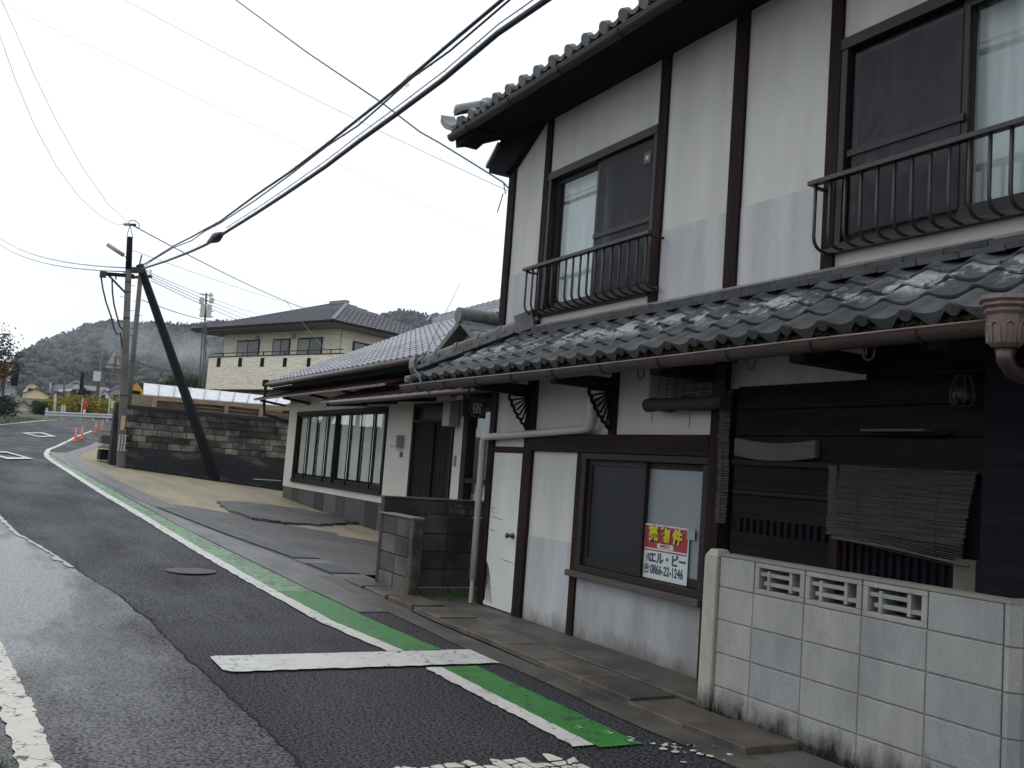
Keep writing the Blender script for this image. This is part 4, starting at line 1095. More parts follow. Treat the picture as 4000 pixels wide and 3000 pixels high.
gw = thing('garden_wall', (-3.7, 4.16, 0), 'pale grey concrete block garden wall with pierced lattice blocks in its top course', 'wall')
YG, TH = 4.10, .115
MB().box(-4.668, -2.765, YG + .006, YG + TH - .006, -.05, .972).obj('mortar', M['block_mortar'], gw)
# the pierced course leaves the mortar core out: cut it as two pieces instead
gw.children[0].data = MB().box(-4.668, -2.765, YG + .006, YG + TH - .006, -.05, .780).mesh('mortar', M['block_mortar'])
xsj = [-4.664, -4.360, -3.960, -3.560, -3.160, -2.762]
jt = .0042
solid = MB().box(0, .40 - 2 * jt, 0, TH, 0, .20 - 2 * jt).mesh('block', M['block'])
for r in range(5):
    z0 = .787 - .2 * r
    for c in range(5):
        x0, x1 = xsj[c], xsj[c + 1]
        if r == 0: continue
        box('block', M['block'], (x0 + jt, x1 - jt, YG, YG + TH, z0 - .2 + (.2 if 0 else 0) + jt, z0 - jt), gw, bevel=.004) if False else None
for r in range(5):
    zt = .985 - .001 if r == 0 else .787 - .2 * (r - 1)
    zb = .787 - .2 * r
    for c in range(5):
        x0, x1 = xsj[c], xsj[c + 1]
        if r == 0 and 1 <= c <= 3: continue
        if zt < .0: continue
        box('block', M['block'], (x0 + jt, x1 - jt, YG + random.uniform(0, .003), YG + TH, max(zb, -.05) + jt, zt - (jt if r else .012)), gw, bevel=.004)
def lattice(x0):
    m = MB(); x1 = x0 + .40; z0, z1 = .787 + jt, .972; y0, y1 = YG + .002, YG + TH
    a, b = x0 + jt, x1 - jt
    m.box(a, b, y0, y1, z0, z0 + .028); m.box(a, b, y0, y1, z1 - .028, z1)
    m.box(a, a + .034, y0, y1, z0 + .028, z1 - .028); m.box(b - .034, b, y0, y1, z0 + .028, z1 - .028)
    f = m.obj('lattice_block', M['block_frame'], gw, bevel=.004)
    i0, i1, k0, k1 = a + .034, b - .034, z0 + .028, z1 - .028
    H, Wd = k1 - k0, i1 - i0
    t = .011
    for (xa, xb, zc) in ((i0, i0 + Wd * .80, k0 + H * .72), (i0 + Wd * .10, i1, k0 + H * .30)):
        MB().box(xa, xb, y0 + .012, y1 - .012, zc - t, zc + t).obj('lattice_bar', M['block_frame'], f, bevel=.002)
    for (xc, za, zb) in ((i0 + Wd * .22, k0 + H * .02, k0 + H * .90), (i0 + Wd * .76, k0 + H * .08, k1)):
        MB().box(xc - t, xc + t, y0 + .008, y1 - .008, za, zb).obj('lattice_bar', M['block_frame'], f, bevel=.002)
for x in (-4.36, -3.96, -3.56): lattice(x)
MB().box(-4.668, -2.762, YG - .002, YG + TH + .004, .9735, .992).obj('coping', surf('coping', (.20, .195, .16), (.15, .15, .125), .85, 5, fine=50), gw, bevel=.004)
cr = MB()   # rounded corner blocks and the return towards the house
for r in range(5):
    zt = .974 if r == 0 else .787 - .2 * (r - 1) - jt
    zb = max(.787 - .2 * r, -.05) + jt
    if zt < 0: continue
    MB().prism([(-2.756, YG), (-2.735, YG + .004), (-2.700, YG + .045), (-2.690, YG + .10), (-2.690, YG + .195), (-2.80, YG + .195), (-2.80, YG + TH), (-2.756, YG + TH)], zb, zt, 'z').obj('block', M['block'], gw)
    MB().box(-2.80, -2.690, YG + .206, 4.598, zb, zt).obj('block', M['block'], gw, bevel=.004)
MB().prism([(-2.762, YG - .002), (-2.735, YG + .002), (-2.697, YG + .043), (-2.688, YG + .10), (-2.688, 4.596), (-2.802, 4.596), (-2.802, YG + TH), (-2.762, YG + TH)], .975, .992, 'z').obj('coping', M['concrete'], gw)
MB().prism([(-2.79, YG + .012), (-2.74, YG + .012), (-2.704, YG + .05), (-2.698, YG + .10), (-2.698, 4.59), (-2.79, 4.59)], -.05, .97, 'z').obj('mortar', M['block_mortar'], gw)
MB().box(-4.66, -4.365, YG + .006, YG + TH - .006, .781, .97).obj('mortar', M['block_mortar'], gw); MB().box(-3.155, -2.765, YG + .006, YG + TH - .006, .781, .97).obj('mortar', M['block_mortar'], gw); MB().box(-4.364, -3.156, YG + .006, YG + TH - .006, .781, .790).obj('mortar', M['block_mortar'], gw)
gp = MB(); gp.box(-4.79, -4.672, YG - .02, YG + .115, -.05, .965)
gp.add([(-4.79, YG - .02, .966), (-4.672, YG - .02, .966), (-4.672, YG + .115, .966), (-4.79, YG + .115, .966), (-4.765, YG + .005, 1.012), (-4.697, YG + .005, 1.012), (-4.697, YG + .09, 1.012), (-4.765, YG + .09, 1.012)],
       [(0, 1, 5, 4), (1, 2, 6, 5), (2, 3, 7, 6), (3, 0, 4, 7), (4, 5, 6, 7)])
gp.obj('end_post', block_mat('post_concrete', (.36, .35, .30), (.29, .28, .245), True), gw, bevel=.008)
# weeds along its foot
def tufts(name, n, place, h, mat, rnd, **k):
    m = MB()
    for i in range(n):
        x, y, z = place(rnd)
        a = rnd.uniform(0, 6.28); hh = h * rnd.uniform(.4, 1); w = hh * .10; t = rnd.uniform(-.5, .5)
        dx, dy = math.cos(a), math.sin(a)
        m.add([(x - dy * w, y + dx * w, z), (x + dy * w, y - dx * w, z), (x + dx * hh * t, y + dy * hh * t, z + hh)], [(0, 1, 2)])
    return m.obj(name, mat, kind='stuff', **k)
rg = random.Random(31)
tufts('weeds', 260, lambda r: (r.uniform(-4.9, -3.4), 4.085 + r.gauss(0, .012), .03), .035, M['moss'], rg, label='mossy weeds along the foot of the pale garden wall', cat='weeds')
tufts('weeds', 240, lambda r: (r.gauss(-9.35, .22), 4.75 + r.gauss(0, .25), .03), .10, surf('weed_green', (.05, .11, .02), (.03, .06, .015), .8, 5), rg, label='green weeds in the dark alley corner beside the drainpipe', cat='weeds')

# ---- small dark block wall that closes the alley
aw = thing('alley_wall', (-10.1, 4.3, .05), 'dark sooty concrete block wall closing the alley, its front return cut lower', 'wall')
def blocks(parent, mat, p, q, z0, rows, bw=.4, th=.10, first=0.0, h=.2, lat=(), stagger=False, skip=()):
    """Courses of blocks from plan point p to q, every block its own object."""
    p, q = Vector((p[0], p[1], 0)), Vector((q[0], q[1], 0)); L = (q - p).length; t = (q - p) / L
    s = Vector((-t.y, t.x, 0))
    out = []
    for r in range(rows):
        d = -first if first else 0.0
        if stagger and r % 2: d -= bw / 2
        c = 0
        while d < L - .02:
            a, b = max(0, d), min(L, d + bw)
            if b - a > .03 and (r, c) not in skip:
                m = MB(); j = .006
                o = random.uniform(-.004, .006)
                vs = []
                for zz in (z0 + r * h + j, z0 + (r + 1) * h - j):
                    for e, k in ((a + j, 0), (b - j, 0), (b - j, th), (a + j, th)):
                        w = p + t * e + s * (k - (o if k == 0 else 0)); vs.append((w.x, w.y, zz))
                m.add(vs, [(0, 3, 2, 1), (4, 5, 6, 7), (0, 1, 5, 4), (1, 2, 6, 5), (2, 3, 7, 6), (3, 0, 4, 7)])
                out.append(m.obj('block', mat, parent, bevel=.006))
            d += bw; c += 1
    m = MB(); vs = []
    for zz in (z0 + .004, z0 + rows * h - .008):
        for e, k in ((.004, .012), (L - .004, .012), (L - .004, th - .012), (.004, th - .012)):
            w = p + t * e + s * k; vs.append((w.x, w.y, zz))
    m.add(vs, [(0, 3, 2, 1), (4, 5, 6, 7), (0, 1, 5, 4), (1, 2, 6, 5), (2, 3, 7, 6), (3, 0, 4, 7)])
    m.obj('mortar', M['mortar_dark'], parent)
    return out
zb_ = .035
blocks(aw, M['block_dark'], (-10.04, 3.97), (-9.28, 3.97), zb_, 4, th=.11)
MB().box(-9.28, -9.175, 3.965, 4.085, zb_ - .03, zb_ + .80).obj('broken_end', surf('broken_block', (.085, .065, .048), (.02, .018, .016), .9, 9, fine=30, fine_amt=.5, bmp=.8, bdist=.02), aw, bevel=.012)
MB().box(-10.15, -9.19, 3.955, 4.09, zb_ + .802, zb_ + .822).obj('coping', M['concrete'], aw, bevel=.005)
blocks(aw, M['block_dark'], (-10.045, 3.97), (-10.045, 6.0), zb_, 4, th=.11)
# lattice course on the back leg
yj = 4.0
MB().box(-10.155, -10.045, 3.97, 4.72, zb_ + .806, zb_ + .972).obj('block', M['block_dark'], aw, bevel=.006)
def lattice_y(y0):
    m = MB(); z0, z1 = zb_ + .806, zb_ + .972; a, b = y0 + .006, y0 + .394
    m.box(-10.155, -10.045, a, b, z0, z0 + .03); m.box(-10.155, -10.045, a, b, z1 - .03, z1)
    m.box(-10.155, -10.045, a, a + .045, z0 + .03, z1 - .03); m.box(-10.155, -10.045, b - .045, b, z0 + .03, z1 - .03)
    f = m.obj('lattice_block', M['block_dark'], aw, bevel=.003)
    for yc in (a + .11, b - .13): MB().box(-10.15, -10.05, yc - .02, yc + .02, z0 + .03, z1 - .03).obj('lattice_bar', M['block_dark'], f)
    MB().box(-10.145, -10.055, a + .045, b - .045, z0 + .088, z0 + .104).obj('lattice_bar', M['block_dark'], f)
for y in (4.73, 5.13): lattice_y(y)
MB().box(-10.155, -10.045, 5.54, 6.0, zb_ + .806, zb_ + .972).obj('block', M['block_dark'], aw, bevel=.006)
MB().box(-10.17, -10.03, 3.955, 6.0, zb_ + .974, zb_ + .998).obj('coping', M['block_dark'], aw, bevel=.005)
# dark back of the alley
box('alley_fence', WB, (-10.0, -8.8, 7.0, 7.05, .03, 2.3), label='dark boarded fence at the back of the alley beside the inn', cat='fence')
# whip aerial and its blue hose at the hip of the lower roof
ae = thing('aerial', (-9.3, 3.95, 2.3), 'thin whip aerial with bent blue cable at the corner of the lower roof', 'aerial')
MB().tube([at(1500 + 470 * .3617, 1050 + 885 * .3617, y=4.0), at(1500 + 640 * .3617, 1050 + 520 * .3617, y=4.0), at(1500 + 825 * .3617, 1050 + 150 * .3617, y=4.0)], [.004, .003, .002], 5).obj('whip', M['wire_grey'], ae)
MB().tube([at(1500 + a * .3617, 1050 + b * .3617, y=3.86) for a, b in ((470, 885), (440, 940), (370, 1000), (325, 1050), (340, 1100), (385, 1160), (400, 1240), (430, 1300), (500, 1345))], .008, 6).obj('hose', flat('blue_hose', (.10, .16, .19), .5), ae, smooth=True)

# ================================================================== the neighbouring house
YN = 7.0
nb = thing('neighbour_house', (-19, YN, .5), 'low white walled house with a wide grey tiled roof and long row of windows', 'house')
M['nb_wall'] = surf('neighbour_plaster', (.50, .49, .44), (.43, .42, .385), .85, .8, fine=40, fine_amt=.08, bmp=.1)
M['nb_wood'] = surf('neighbour_wood', (.018, .010, .010), (.010, .007, .008), .7, 5, spec=.2)
M['nb_dark'] = surf('neighbour_dark', (.008, .008, .011), (.005, .005, .007), .8, 5, spec=.15)
M['nb_shoji'] = surf('shoji_paper', (.80, .78, .70), (.70, .68, .61), .8, .7, bmp=0)
M['nb_amber'] = surf('amber_sill', (.30, .17, .08), (.22, .13, .07), .6, 6)
def np_(name, mat, b, parent=nb, bevel=.01): return box(name, mat, b, parent, bevel)
zg = lambda x: gz(x, YN)
# walls
np_('wall', M['nb_wall'], (-25.0, -24.20, YN, YN + .12, .59, 2.95)); np_('wall', M['nb_wall'], (-24.20, -17.92, YN, YN + .12, .59, .745)); np_('wall', M['nb_wall'], (-24.20, -17.92, YN, YN + .12, 2.50, 2.95))
np_('wall', M['nb_wall'], (-17.92, -16.60, YN, YN + .12, .59, 2.95)); np_('wall', M['nb_wall'], (-14.80, -14.42, YN, YN + .12, .59, 2.95)); np_('wall', M['nb_wall'], (-16.60, -14.80, YN, YN + .12, 2.52, 2.95))
np_('wall', M['nb_wall'], (-25.0, -24.88, YN + .12, 14, .59, 3.1)); np_('frieze', M['nb_dark'], (-25.0, -12.6, YN, YN + .1, 2.955, 3.5))
np_('core', M['black'], (-24.86, -12.6, 7.9, 13.8, .3, 3.3), bevel=0); np_('trim', M['nb_wall'], (-25.08, -23.4, YN - .10, YN - .002, 2.655, 2.735), bevel=.02)
x = -25.0; k = 0
while x < -12.8:
    w = (.9, .55, 1.3, .7)[k % 4]
    np_('foundation_stone', surf('foundation_%d' % (k % 4), ((.075, .07, .062), (.035, .036, .042), (.06, .058, .055), (.022, .022, .026))[k % 4], None, .85, 5, fine=25, fine_amt=.4), (x, min(x + w - .02, -12.6), YN + .02, YN + .14, -.1, .588)) if k < 4 else sub('foundation_stone', MB().box(0, min(w - .02, -12.6 - x), 0, .12, 0, .688).mesh('foundation_stone', bpy.data.materials['foundation_%d' % (k % 4)]), nb, Matrix.Translation((x, YN + .02, -.1)))
    x += w; k += 1
# long window: eight sashes
fr = MB(); fr.box(-24.18, -17.94, YN - .04, YN + .16, 2.42, 2.51); fr.box(-24.18, -17.94, YN - .05, YN + .16, .735, .84)
fr.box(-24.18, -24.10, YN - .03, YN + .16, .84, 2.42); fr.box(-18.02, -17.94, YN - .03, YN + .16, .84, 2.42); fr.box(-21.09, -21.02, YN - .03, YN + .16, .84, 2.42)
nw = fr.obj('long_window', M['nb_wood'], nb, bevel=.006)
for i in range(8):
    x0 = (-24.10 if i < 4 else -21.0) + (i % 4) * (.745 if i < 4 else .745); x1 = x0 + .745
    y = YN + .02 + .03 * (i % 2)
    s = MB(); s.box(x0, x0 + .035, y, y + .02, .842, 2.418); s.box(x1 - .035, x1, y, y + .02, .842, 2.418); s.box(x0 + .035, x1 - .035, y, y + .02, .842, .93); s.box(x0 + .035, x1 - .035, y, y + .02, 2.37, 2.418)
    s.obj('sash', M['nb_wood'], nw, bevel=.004)
    MB().box(x0 + .03, x1 - .03, y + .009, y + .012, .93, 2.37).obj('pane', M['glass'], nw)
    MB().box(x0 + .10, x1 + .01, YN + .080, YN + .088, .97, 2.40).obj('shoji', M['nb_shoji'], nw)
    MB().box(x0 + .06, x0 + .10, YN + .079, YN + .10, .97, 2.40).obj('shoji_stile', M['nb_wood'], nw)
MB().box(-24.1, -18.02, YN + .22, YN + .40, .955, .985).obj('inner_sill', M['nb_amber'], nw)
MB().box(-24.1, -18.02, YN + .36, YN + .40, .95, 2.42).obj('room_dark', M['nb_dark'], nw)
# entrance: double sliding door under a transom
dr = MB(); dr.box(-16.60, -16.52, YN - .03, YN + .14, .40, 2.52); dr.box(-14.88, -14.80, YN - .03, YN + .14, .40, 2.52); dr.box(-16.52, -14.88, YN - .03, YN + .14, 2.46, 2.52); dr.box(-16.52, -14.88, YN - .03, YN + .14, 2.17, 2.22)
nd = dr.obj('entrance', M['nb_wood'], nb, bevel=.006)
MB().box(-16.52, -14.88, YN + .06, YN + .08, 2.22, 2.46).obj('transom', M['frost_dark'], nd)
for x0, x1, y in ((-16.52, -15.68, YN + .02), (-15.74, -14.88, YN + .06)):
    MB().box(x0, x1, y, y + .035, .40, 2.17).obj('door_leaf', M['nb_dark'], nd, bevel=.004)
    for q in range(1, 5): MB().box(x0 + (x1 - x0) * q / 5 - .006, x0 + (x1 - x0) * q / 5 + .006, y - .006, y, .42, 2.15).obj('door_rib', M['nb_wood'], nd)
# right hand window with a curtain
fr = MB(); fr.box(-14.42, -14.24, YN - .03, YN + .12, .5, 2.55); fr.box(-14.24, -13.0, YN - .02, YN + .12, 2.40, 2.55); fr.box(-14.24, -13.0, YN - .02, YN + .12, 1.16, 1.24); fr.box(-14.24, -13.0, YN - .02, YN + .12, .5, .58); fr.box(-13.0, -12.6, YN - .03, YN + .12, .5, 2.95)
n2 = fr.obj('side_window', M['nb_wood'], nb, bevel=.006)
MB().box(-14.24, -13.0, YN + .05, YN + .055, .58, 2.40).obj('pane', M['glass'], n2)
wavy(-14.2, -13.0, YN + .16, .58, 1.20, 9, .02).obj('curtain', M['cloth_white'], n2, smooth=True); wavy(-14.2, -13.0, YN + .2, 1.24, 2.40, 7, .02).obj('curtain', M['grey_cloth'], n2, smooth=True)
# fittings by the door
mbx = np_('letter_box', M['steel'], (-17.30, -16.98, YN - .16, YN - .002, 1.70, 1.93)); MB().box(-17.27, -17.01, YN - .166, YN - .161, 1.74, 1.88).obj('flap', M['pvc'], mbx); np_('wall_tag', M['iron'], (-17.10, -17.0, YN - .03, YN - .002, 1.52, 1.62)); np_('door_bell', surf('bell_plate', (.30, .27, .18), None, .5), (-14.72, -14.64, YN - .03, YN - .002, 1.42, 1.60)); np_('door_lamp', surf('lamp_case', (.30, .30, .285), None, .5), (-14.86, -14.58, YN - .22, YN - .04, 2.08, 2.50))
# awnings of red ribbed tin
def awning(x0, x1, y0, z0, y1, z1, name, ribs):
    m = MB(); m.add([(x0, y0, z0), (x1, y0, z0), (x1, y1, z1), (x0, y1, z1), (x0, y0, z0 - .03), (x1, y0, z0 - .03), (x1, y1, z1 - .03), (x0, y1, z1 - .03)], [(0, 1, 2, 3), (7, 6, 5, 4), (0, 4, 5, 1), (1, 5, 6, 2), (2, 6, 7, 3), (3, 7, 4, 0)])
    a = m.obj(name, M['red_tin'], nb)
    for i in range(ribs):
        x = x0 + (x1 - x0) * i / (ribs - 1)
        MB().beam((x, y0, z0 + .012), (x, y1, z1 + .012), .035, .03).obj('seam', M['red_tin'], a)
        if i < ribs - 1: MB().box(x + .05, x + (x1 - x0) / (ribs - 1) - .05, y0 - .004, y0 + .05, z0 + .003, z0 + .007).obj('edge_strip', M['white_paint'], a)
    return a
a1 = awning(-25.75, -16.2, 6.22, 2.80, YN, 3.06, 'awning', 22)
for x in (-25.4, -23.2, -21.0, -18.8, -16.6): MB().beam((x, 6.3, 2.78), (x, YN, 2.70), .06, .06).obj('strut', M['nb_wood'], a1)
a2 = awning(-19.5, -12.7, 6.08, 2.55, YN, 2.90, 'awning', 17)
for x in (-19.2, -17.5, -15.7, -13.2): MB().beam((x, 6.14, 2.49), (x, YN, 2.58), .08, .07).obj('strut', M['nb_dark'], a2)
def gutter_n(x0, x1, y, z, r):
    m = MB(); m.tube([(x0, y, z), (x1, y, z)], r, 10); return m.obj('gutter', M['gutter'], nb, smooth=True)
gutter_n(-18.6, -11.6, 6.02, 2.50, .045)
gutter_n(-25.45, -12.2, 6.42, 3.20, .06)
pd_ = MB(); pd_.tube([(-25.45, 6.42, 3.20), (-25.45, 6.42, 3.02), (-25.42, 6.42, 2.70), (-25.40, 6.45, 2.42), (-25.1, 6.9, 2.30), (-24.98, 7.05, 2.24)], .04, 8); pd_.obj('downpipe', M['nb_wood'], nb, smooth=True)
MB().box(-25.53, -25.37, 6.34, 6.50, 3.16, 3.34).obj('gutter_hopper', M['nb_wood'], nb, bevel=.02)
# main roof
PN = math.atan2(5.42 - 3.28, 10.95 - 6.5)
rf_ = MB(); rf_.prism([(6.47, 3.22), (10.95, 5.37), (15.4, 3.22), (15.4, 3.12), (10.95, 5.25), (6.47, 3.12)], -25.2, -10.2, 'x')
nroof = rf_.obj('roof', M['nb_dark'], nb)
tg = tile_mesh('neighbour_tile', M['tile_grey'], w=.30, l=.26); tge = tile_mesh('neighbour_eave_tile', M['tile_grey'], w=.30, l=.26, eave=True, lip=.03)
cols, rows_ = 46, 18
rest = MB(); cnt = 0
SL = math.hypot(4.45, 2.14); RS = .272
def tile_at(c, r): return slope_frame((-25.22 + c * .30, 6.44 + r * RS * math.cos(PN), 3.275 + r * RS * math.sin(PN)), PN)
for r in range(18):
    for c in range(cols):
        if cnt < 296 and r < 8 and c < 42:
            sub('eave_tile' if r == 0 else 'roof_tile', tge if r == 0 else tg, nroof, tile_at(c, r)); cnt += 1
        else:
            mt = tile_at(c, r)
            rest.add([mt @ Vector(v.co) for v in tg.vertices], [tuple(p.vertices) for p in tg.polygons])
rest.obj('far_tiles', M['tile_grey'], nroof, kind='stuff', smooth=True)
rc = MB(); rc.box(-24.9, -10.2, 10.78, 11.12, 5.36, 5.56); rc.obj('ridge_base', M['tile_grey'], nroof)
ncap = MB(); rws = [[(x, y, z) for _, y, z in pr_(rr)] for x, rr in ((0, .12), (.26, .115), (.27, .135), (.31, .135))]
ncap.grid(rws); ncap.add(rws[0], [tuple(range(nn, -1, -1))]); ncm = ncap.mesh('ridge_cap', M['tile_grey'], True)
for i in range(47): sub('ridge_cap', ncm, nroof, Matrix.Translation((-25.0 + i * .31, 10.95, 5.56)))
sub('ridge_end', MB().prism([(-.2, 0), (.2, 0), (.26, .16), (.14, .36), (0, .42), (-.14, .36), (-.26, .16)], -.08, .06, 'x').mesh('ridge_end', M['tile_grey']), nroof, Matrix.Translation((-25.0, 10.95, 5.34)))
MB().box(-25.2, -12.6, 6.55, YN + .1, 3.08, 3.13).obj('eave_soffit', M['nb_dark'], nroof)

# little tiled gable between the two houses
sg2 = thing('porch_gable', (-11.8, 6.6, 2.7), 'small mossy tiled gable roof squeezed between the inn and the neighbouring house', 'roof')
ax, az, yg = -11.86, 3.40, 5.62
MB().box(-12.9, -9.5, 5.95, 7.6, 2.62, 2.98).obj('beam_box', M['nb_dark'], sg2)
MB().prism([(-12.45, 2.98), (-11.30, 2.98), (ax, 3.30)], yg + .12, 8.4).obj('gable_infill', surf('ochre_plaster', (.17, .135, .08), (.10, .085, .06), .9, 5), sg2)
for s, (ex, ez) in ((-1, (-12.66, 3.00)), (1, (-11.16, 3.00))):
    MB().prism([(ax, az - .03), (ex, ez - .03), (ex + s * .02, ez + .04), (ax, az + .05)], yg + .01, 8.4).obj('roof_slope', M['tile_plain'], sg2)
    for q in range(4):
        f0, f1 = q / 4, (q + 1) / 4
        p0, p1 = (ax + (ex - ax) * f0, az + (ez - az) * f0), (ax + (ex - ax) * f1, az + (ez - az) * f1)
        MB().prism([(p0[0], p0[1] - .05), (p1[0], p1[1] - .05), (p1[0], p1[1] + .045 + .02), (p0[0], p0[1] + .045)], yg - .06, yg + .2).obj('verge_tile', M['tile_plain'], sg2, bevel=.01)
cp = MB(); cp.tube([(ax, yg - .10, az + .08), (ax, yg + .25, az + .09), (ax, yg + 1.2, az + .08), (ax, 8.4, az + .08)], .11, 14); cp.obj('ridge_roll', M['tile_plain'], sg2, smooth=True)
for y in (yg + .5, yg + 1.0): MB().tube([(ax, y, az + .08), (ax, y + .08, az + .08)], .125, 14).obj('ridge_collar', M['tile_plain'], sg2, smooth=True)
ms = MB(); rmx = random.Random(15)
for i in range(160):
    a, y = rmx.uniform(.3, 2.8), yg + .55 + rmx.gauss(0, .12)
    c_ = Vector((ax + .115 * math.cos(a), y, az + .08 + .115 * math.sin(a))); s = rmx.uniform(.01, .025)
    ms.add([c_ + Vector((rmx.uniform(-s, s), rmx.uniform(-s, s), rmx.uniform(-s, s))) for _ in range(3)], [(0, 1, 2)])
ms.obj('moss_cushion', surf('yellow_moss', (.10, .085, .03), (.05, .05, .02), .95, 20), sg2, kind='stuff')
# hanging inn sign with its little roof
hs = thing('inn_signboard', (-12.0, 6.0, 2.25), 'dark hanging wooden signboard with a round white inn emblem', 'sign')
q0, q1 = at(1811, 1566, x=-12.0), at(1897, 1636, x=-12.0)
zc_ = (q0.z + q1.z) / 2
MB().box(-12.03, -12.0, q0.y, q1.y, q1.z, q0.z).obj('board', M['nb_dark'], hs, bevel=.006)
MB().prism([(q0.y - .06, q0.z + .005), (q1.y + .06, q0.z + .005), (q1.y + .05, q0.z + .07), (q0.y - .05, q0.z + .07)], -12.14, -11.92, 'x').obj('sign_roof', M['nb_wood'], hs, bevel=.006)
ecen = at(1864, 1597, x=-11.99)
rg_ = MB(); rg_.tube([(-11.997, ecen.y + .115 * math.cos(a), ecen.z + .115 * math.sin(a)) for a in [2 * math.pi * i / 28 for i in range(29)]], .004, 4, False)
rg_.obj('emblem_ring', flat('sign_ring', (.10, .09, .09), .6), hs)
wall_text('emblem', '宿', .17, flat('sign_white', (.24, .25, .25), .6), hs, -11.997, ecen.y, ecen.z, .001, .95, 0, 'x')
for yy in (q0.y + .08, q1.y - .08): MB().box(-12.03, -12.0, yy - .012, yy + .012, q0.z + .07, 2.64).obj('hanger', M['nb_dark'], hs)

# ================================================================== far block wall, shed and poles
fw = thing('block_wall', (-28.9, 5.6, .6), 'long stained concrete block wall at the end of the beige yard', 'wall')
XW = -28.8
wob = random.Random(41)
bl_me = {}
def fblock(y0, y1, z0, z1, name='block', mat='far_block'):
    d = wob.uniform(0, .05)
    MB().box(XW - .12, XW + d, y0 + .008, y1 - .008, z0 + .008, z1 - .008).obj(name, M[mat], fw, bevel=.012)
for r in range(6):
    y = 3.34 - wob.choice((0, .2, .08, .3))
    z0 = 1.275 + r * .182
    c = 0
    while y < 9.6:
        a, b = max(y, 3.34), min(y + .4, 9.6)
        if (r, c) in ((4, 8), (1, 4)):
            m = MB(); m.box(XW - .12, XW + .01, a + .008, b - .008, z0 + .008, z0 + .04); m.box(XW - .12, XW + .01, a + .008, b - .008, z0 + .142, z0 + .174); m.box(XW - .12, XW + .01, a + .008, a + .05, z0 + .04, z0 + .142); m.box(XW - .12, XW + .01, b - .05, b - .008, z0 + .04, z0 + .142)
            m.beam((XW - .03, a + .05, z0 + .142), (XW - .03, (a + b) / 2, z0 + .06), .02, .02); m.beam((XW - .03, (a + b) / 2, z0 + .06), (XW - .03, b - .05, z0 + .142), .02, .02)
            m.beam((XW - .03, a + .05, z0 + .05), (XW - .03, (a + b) / 2, z0 + .13), .02, .02); m.beam((XW - .03, (a + b) / 2, z0 + .13), (XW - .03, b - .05, z0 + .05), .02, .02)
            m.obj('pierced_block', M['far_block'], fw)
        elif b - a > .05: fblock(a, b, z0, z0 + .182)
        y += .4; c += 1
MB().box(XW - .10, XW - .012, 3.36, 9.6, 1.27, 2.36).obj('mortar', M['mortar_dark'], fw)
MB().box(XW - .22, XW + .07, 3.28, 9.6, 2.37, 2.47).obj('coping', surf('black_coping', (.022, .022, .026), (.04, .04, .042), .8, 4, spec=.2), fw, bevel=.01)
MB().box(XW - .25, XW + .10, 3.26, 9.6, -.1, 1.272).obj('retaining_base', surf('streaked_base', (.030, .030, .034), (.115, .10, .085), .85, 1.4, stretch=(1, .7, 2.2), amt=(.56, .68), fine=15, fine_amt=.4, spec=.2), fw, bevel=.02)
MB().box(XW - .30, XW + .16, 3.14, 3.32, .3, 2.50).obj('end_pier', surf('dark_pier', (.035, .035, .036), (.018, .018, .022), .85, 3, spec=.2), fw, bevel=.02)
MB().grid([[(XW + .16, 3.3, gz(XW, 3.3) + .02), (XW + .16, 9.6, gz(XW, 9.6) + .0)], [(XW + .75, 3.3, gz(-28, 3.3) + .02), (XW + .75, 9.6, gz(-28, 9.6) + .02)]]).obj('ditch', M['nb_dark'], fw)
MB().tube([(XW + .3, 7.1, .62), (XW + .35, 7.9, .62)], .02, 6).obj('loose_pipe', M['steel'], fw)

# utility poles, strut and their fittings
def P28(zx, zy, x=-28.0): return at(zx * .663, 800 + zy * .663, x=x)
up_ = thing('utility_pole', (-28.0, 3.37, .8), 'leaning concrete utility pole with lamp and cross arm at the end of the wall', 'pole')
pb, pt = P28(712, 1530), P28(765, 190)
ax_ = (pt - pb)
def on_pole(f): return pb + ax_ * f
MB().tube([pb - Vector((0, 0, .3)), pb, on_pole(.5), on_pole(.86)], [.115, .115, .092, .078], 14).obj('shaft', M['pole'], up_, smooth=True)
MB().tube([on_pole(.855), pt], [.083, .075], 14).obj('top_sleeve', M['pole_dark'], up_, smooth=True)
bs = P28(765, 118)
for dy in (-.09, .09): MB().tube([pt + Vector((0, dy * .9, 0)), bs], .012, 5).obj('peak_stay', M['steel'], up_)
MB().tube([bs + Vector((0, -.16, -.02)), bs + Vector((0, .16, .03))], .035, 8).obj('peak_insulator', M['cable'], up_)
lmp = MB(); lmp.tube([P28(630, 232, -28.1), P28(730, 298, -28.1)], .055, 10); lmp.obj('tube_lamp', surf('lamp_white', (.40, .38, .30), None, .5), up_, smooth=True)
MB().tube([P28(730, 298, -28.1), P28(752, 320, -28.05)], .015, 6).obj('lamp_arm', M['steel'], up_)
cl, crr = P28(595, 405), P28(790, 420)
MB().beam(cl, crr, .09, .09).obj('cross_arm', M['pole_dark'], up_); MB().beam(cl + Vector((.02, .05, -.1)), cl + Vector((.02, .05, .06)), .16, .15).obj('arm_box', M['iron'], up_)
MB().beam(P28(625, 400), P28(740, 520), .05, .05).obj('arm_brace', M['iron'], up_); MB().tube([P28(683, 400), P28(683, 440)], .02, 6).obj('drop_hook', M['iron'], up_)
for f in (.30, .64, .755, .80, .16): MB().tube([on_pole(f) - Vector((0, 0, .02)), on_pole(f) + Vector((0, 0, .02))], .125 - .05 * f, 12).obj('pole_band', M['iron'], up_)
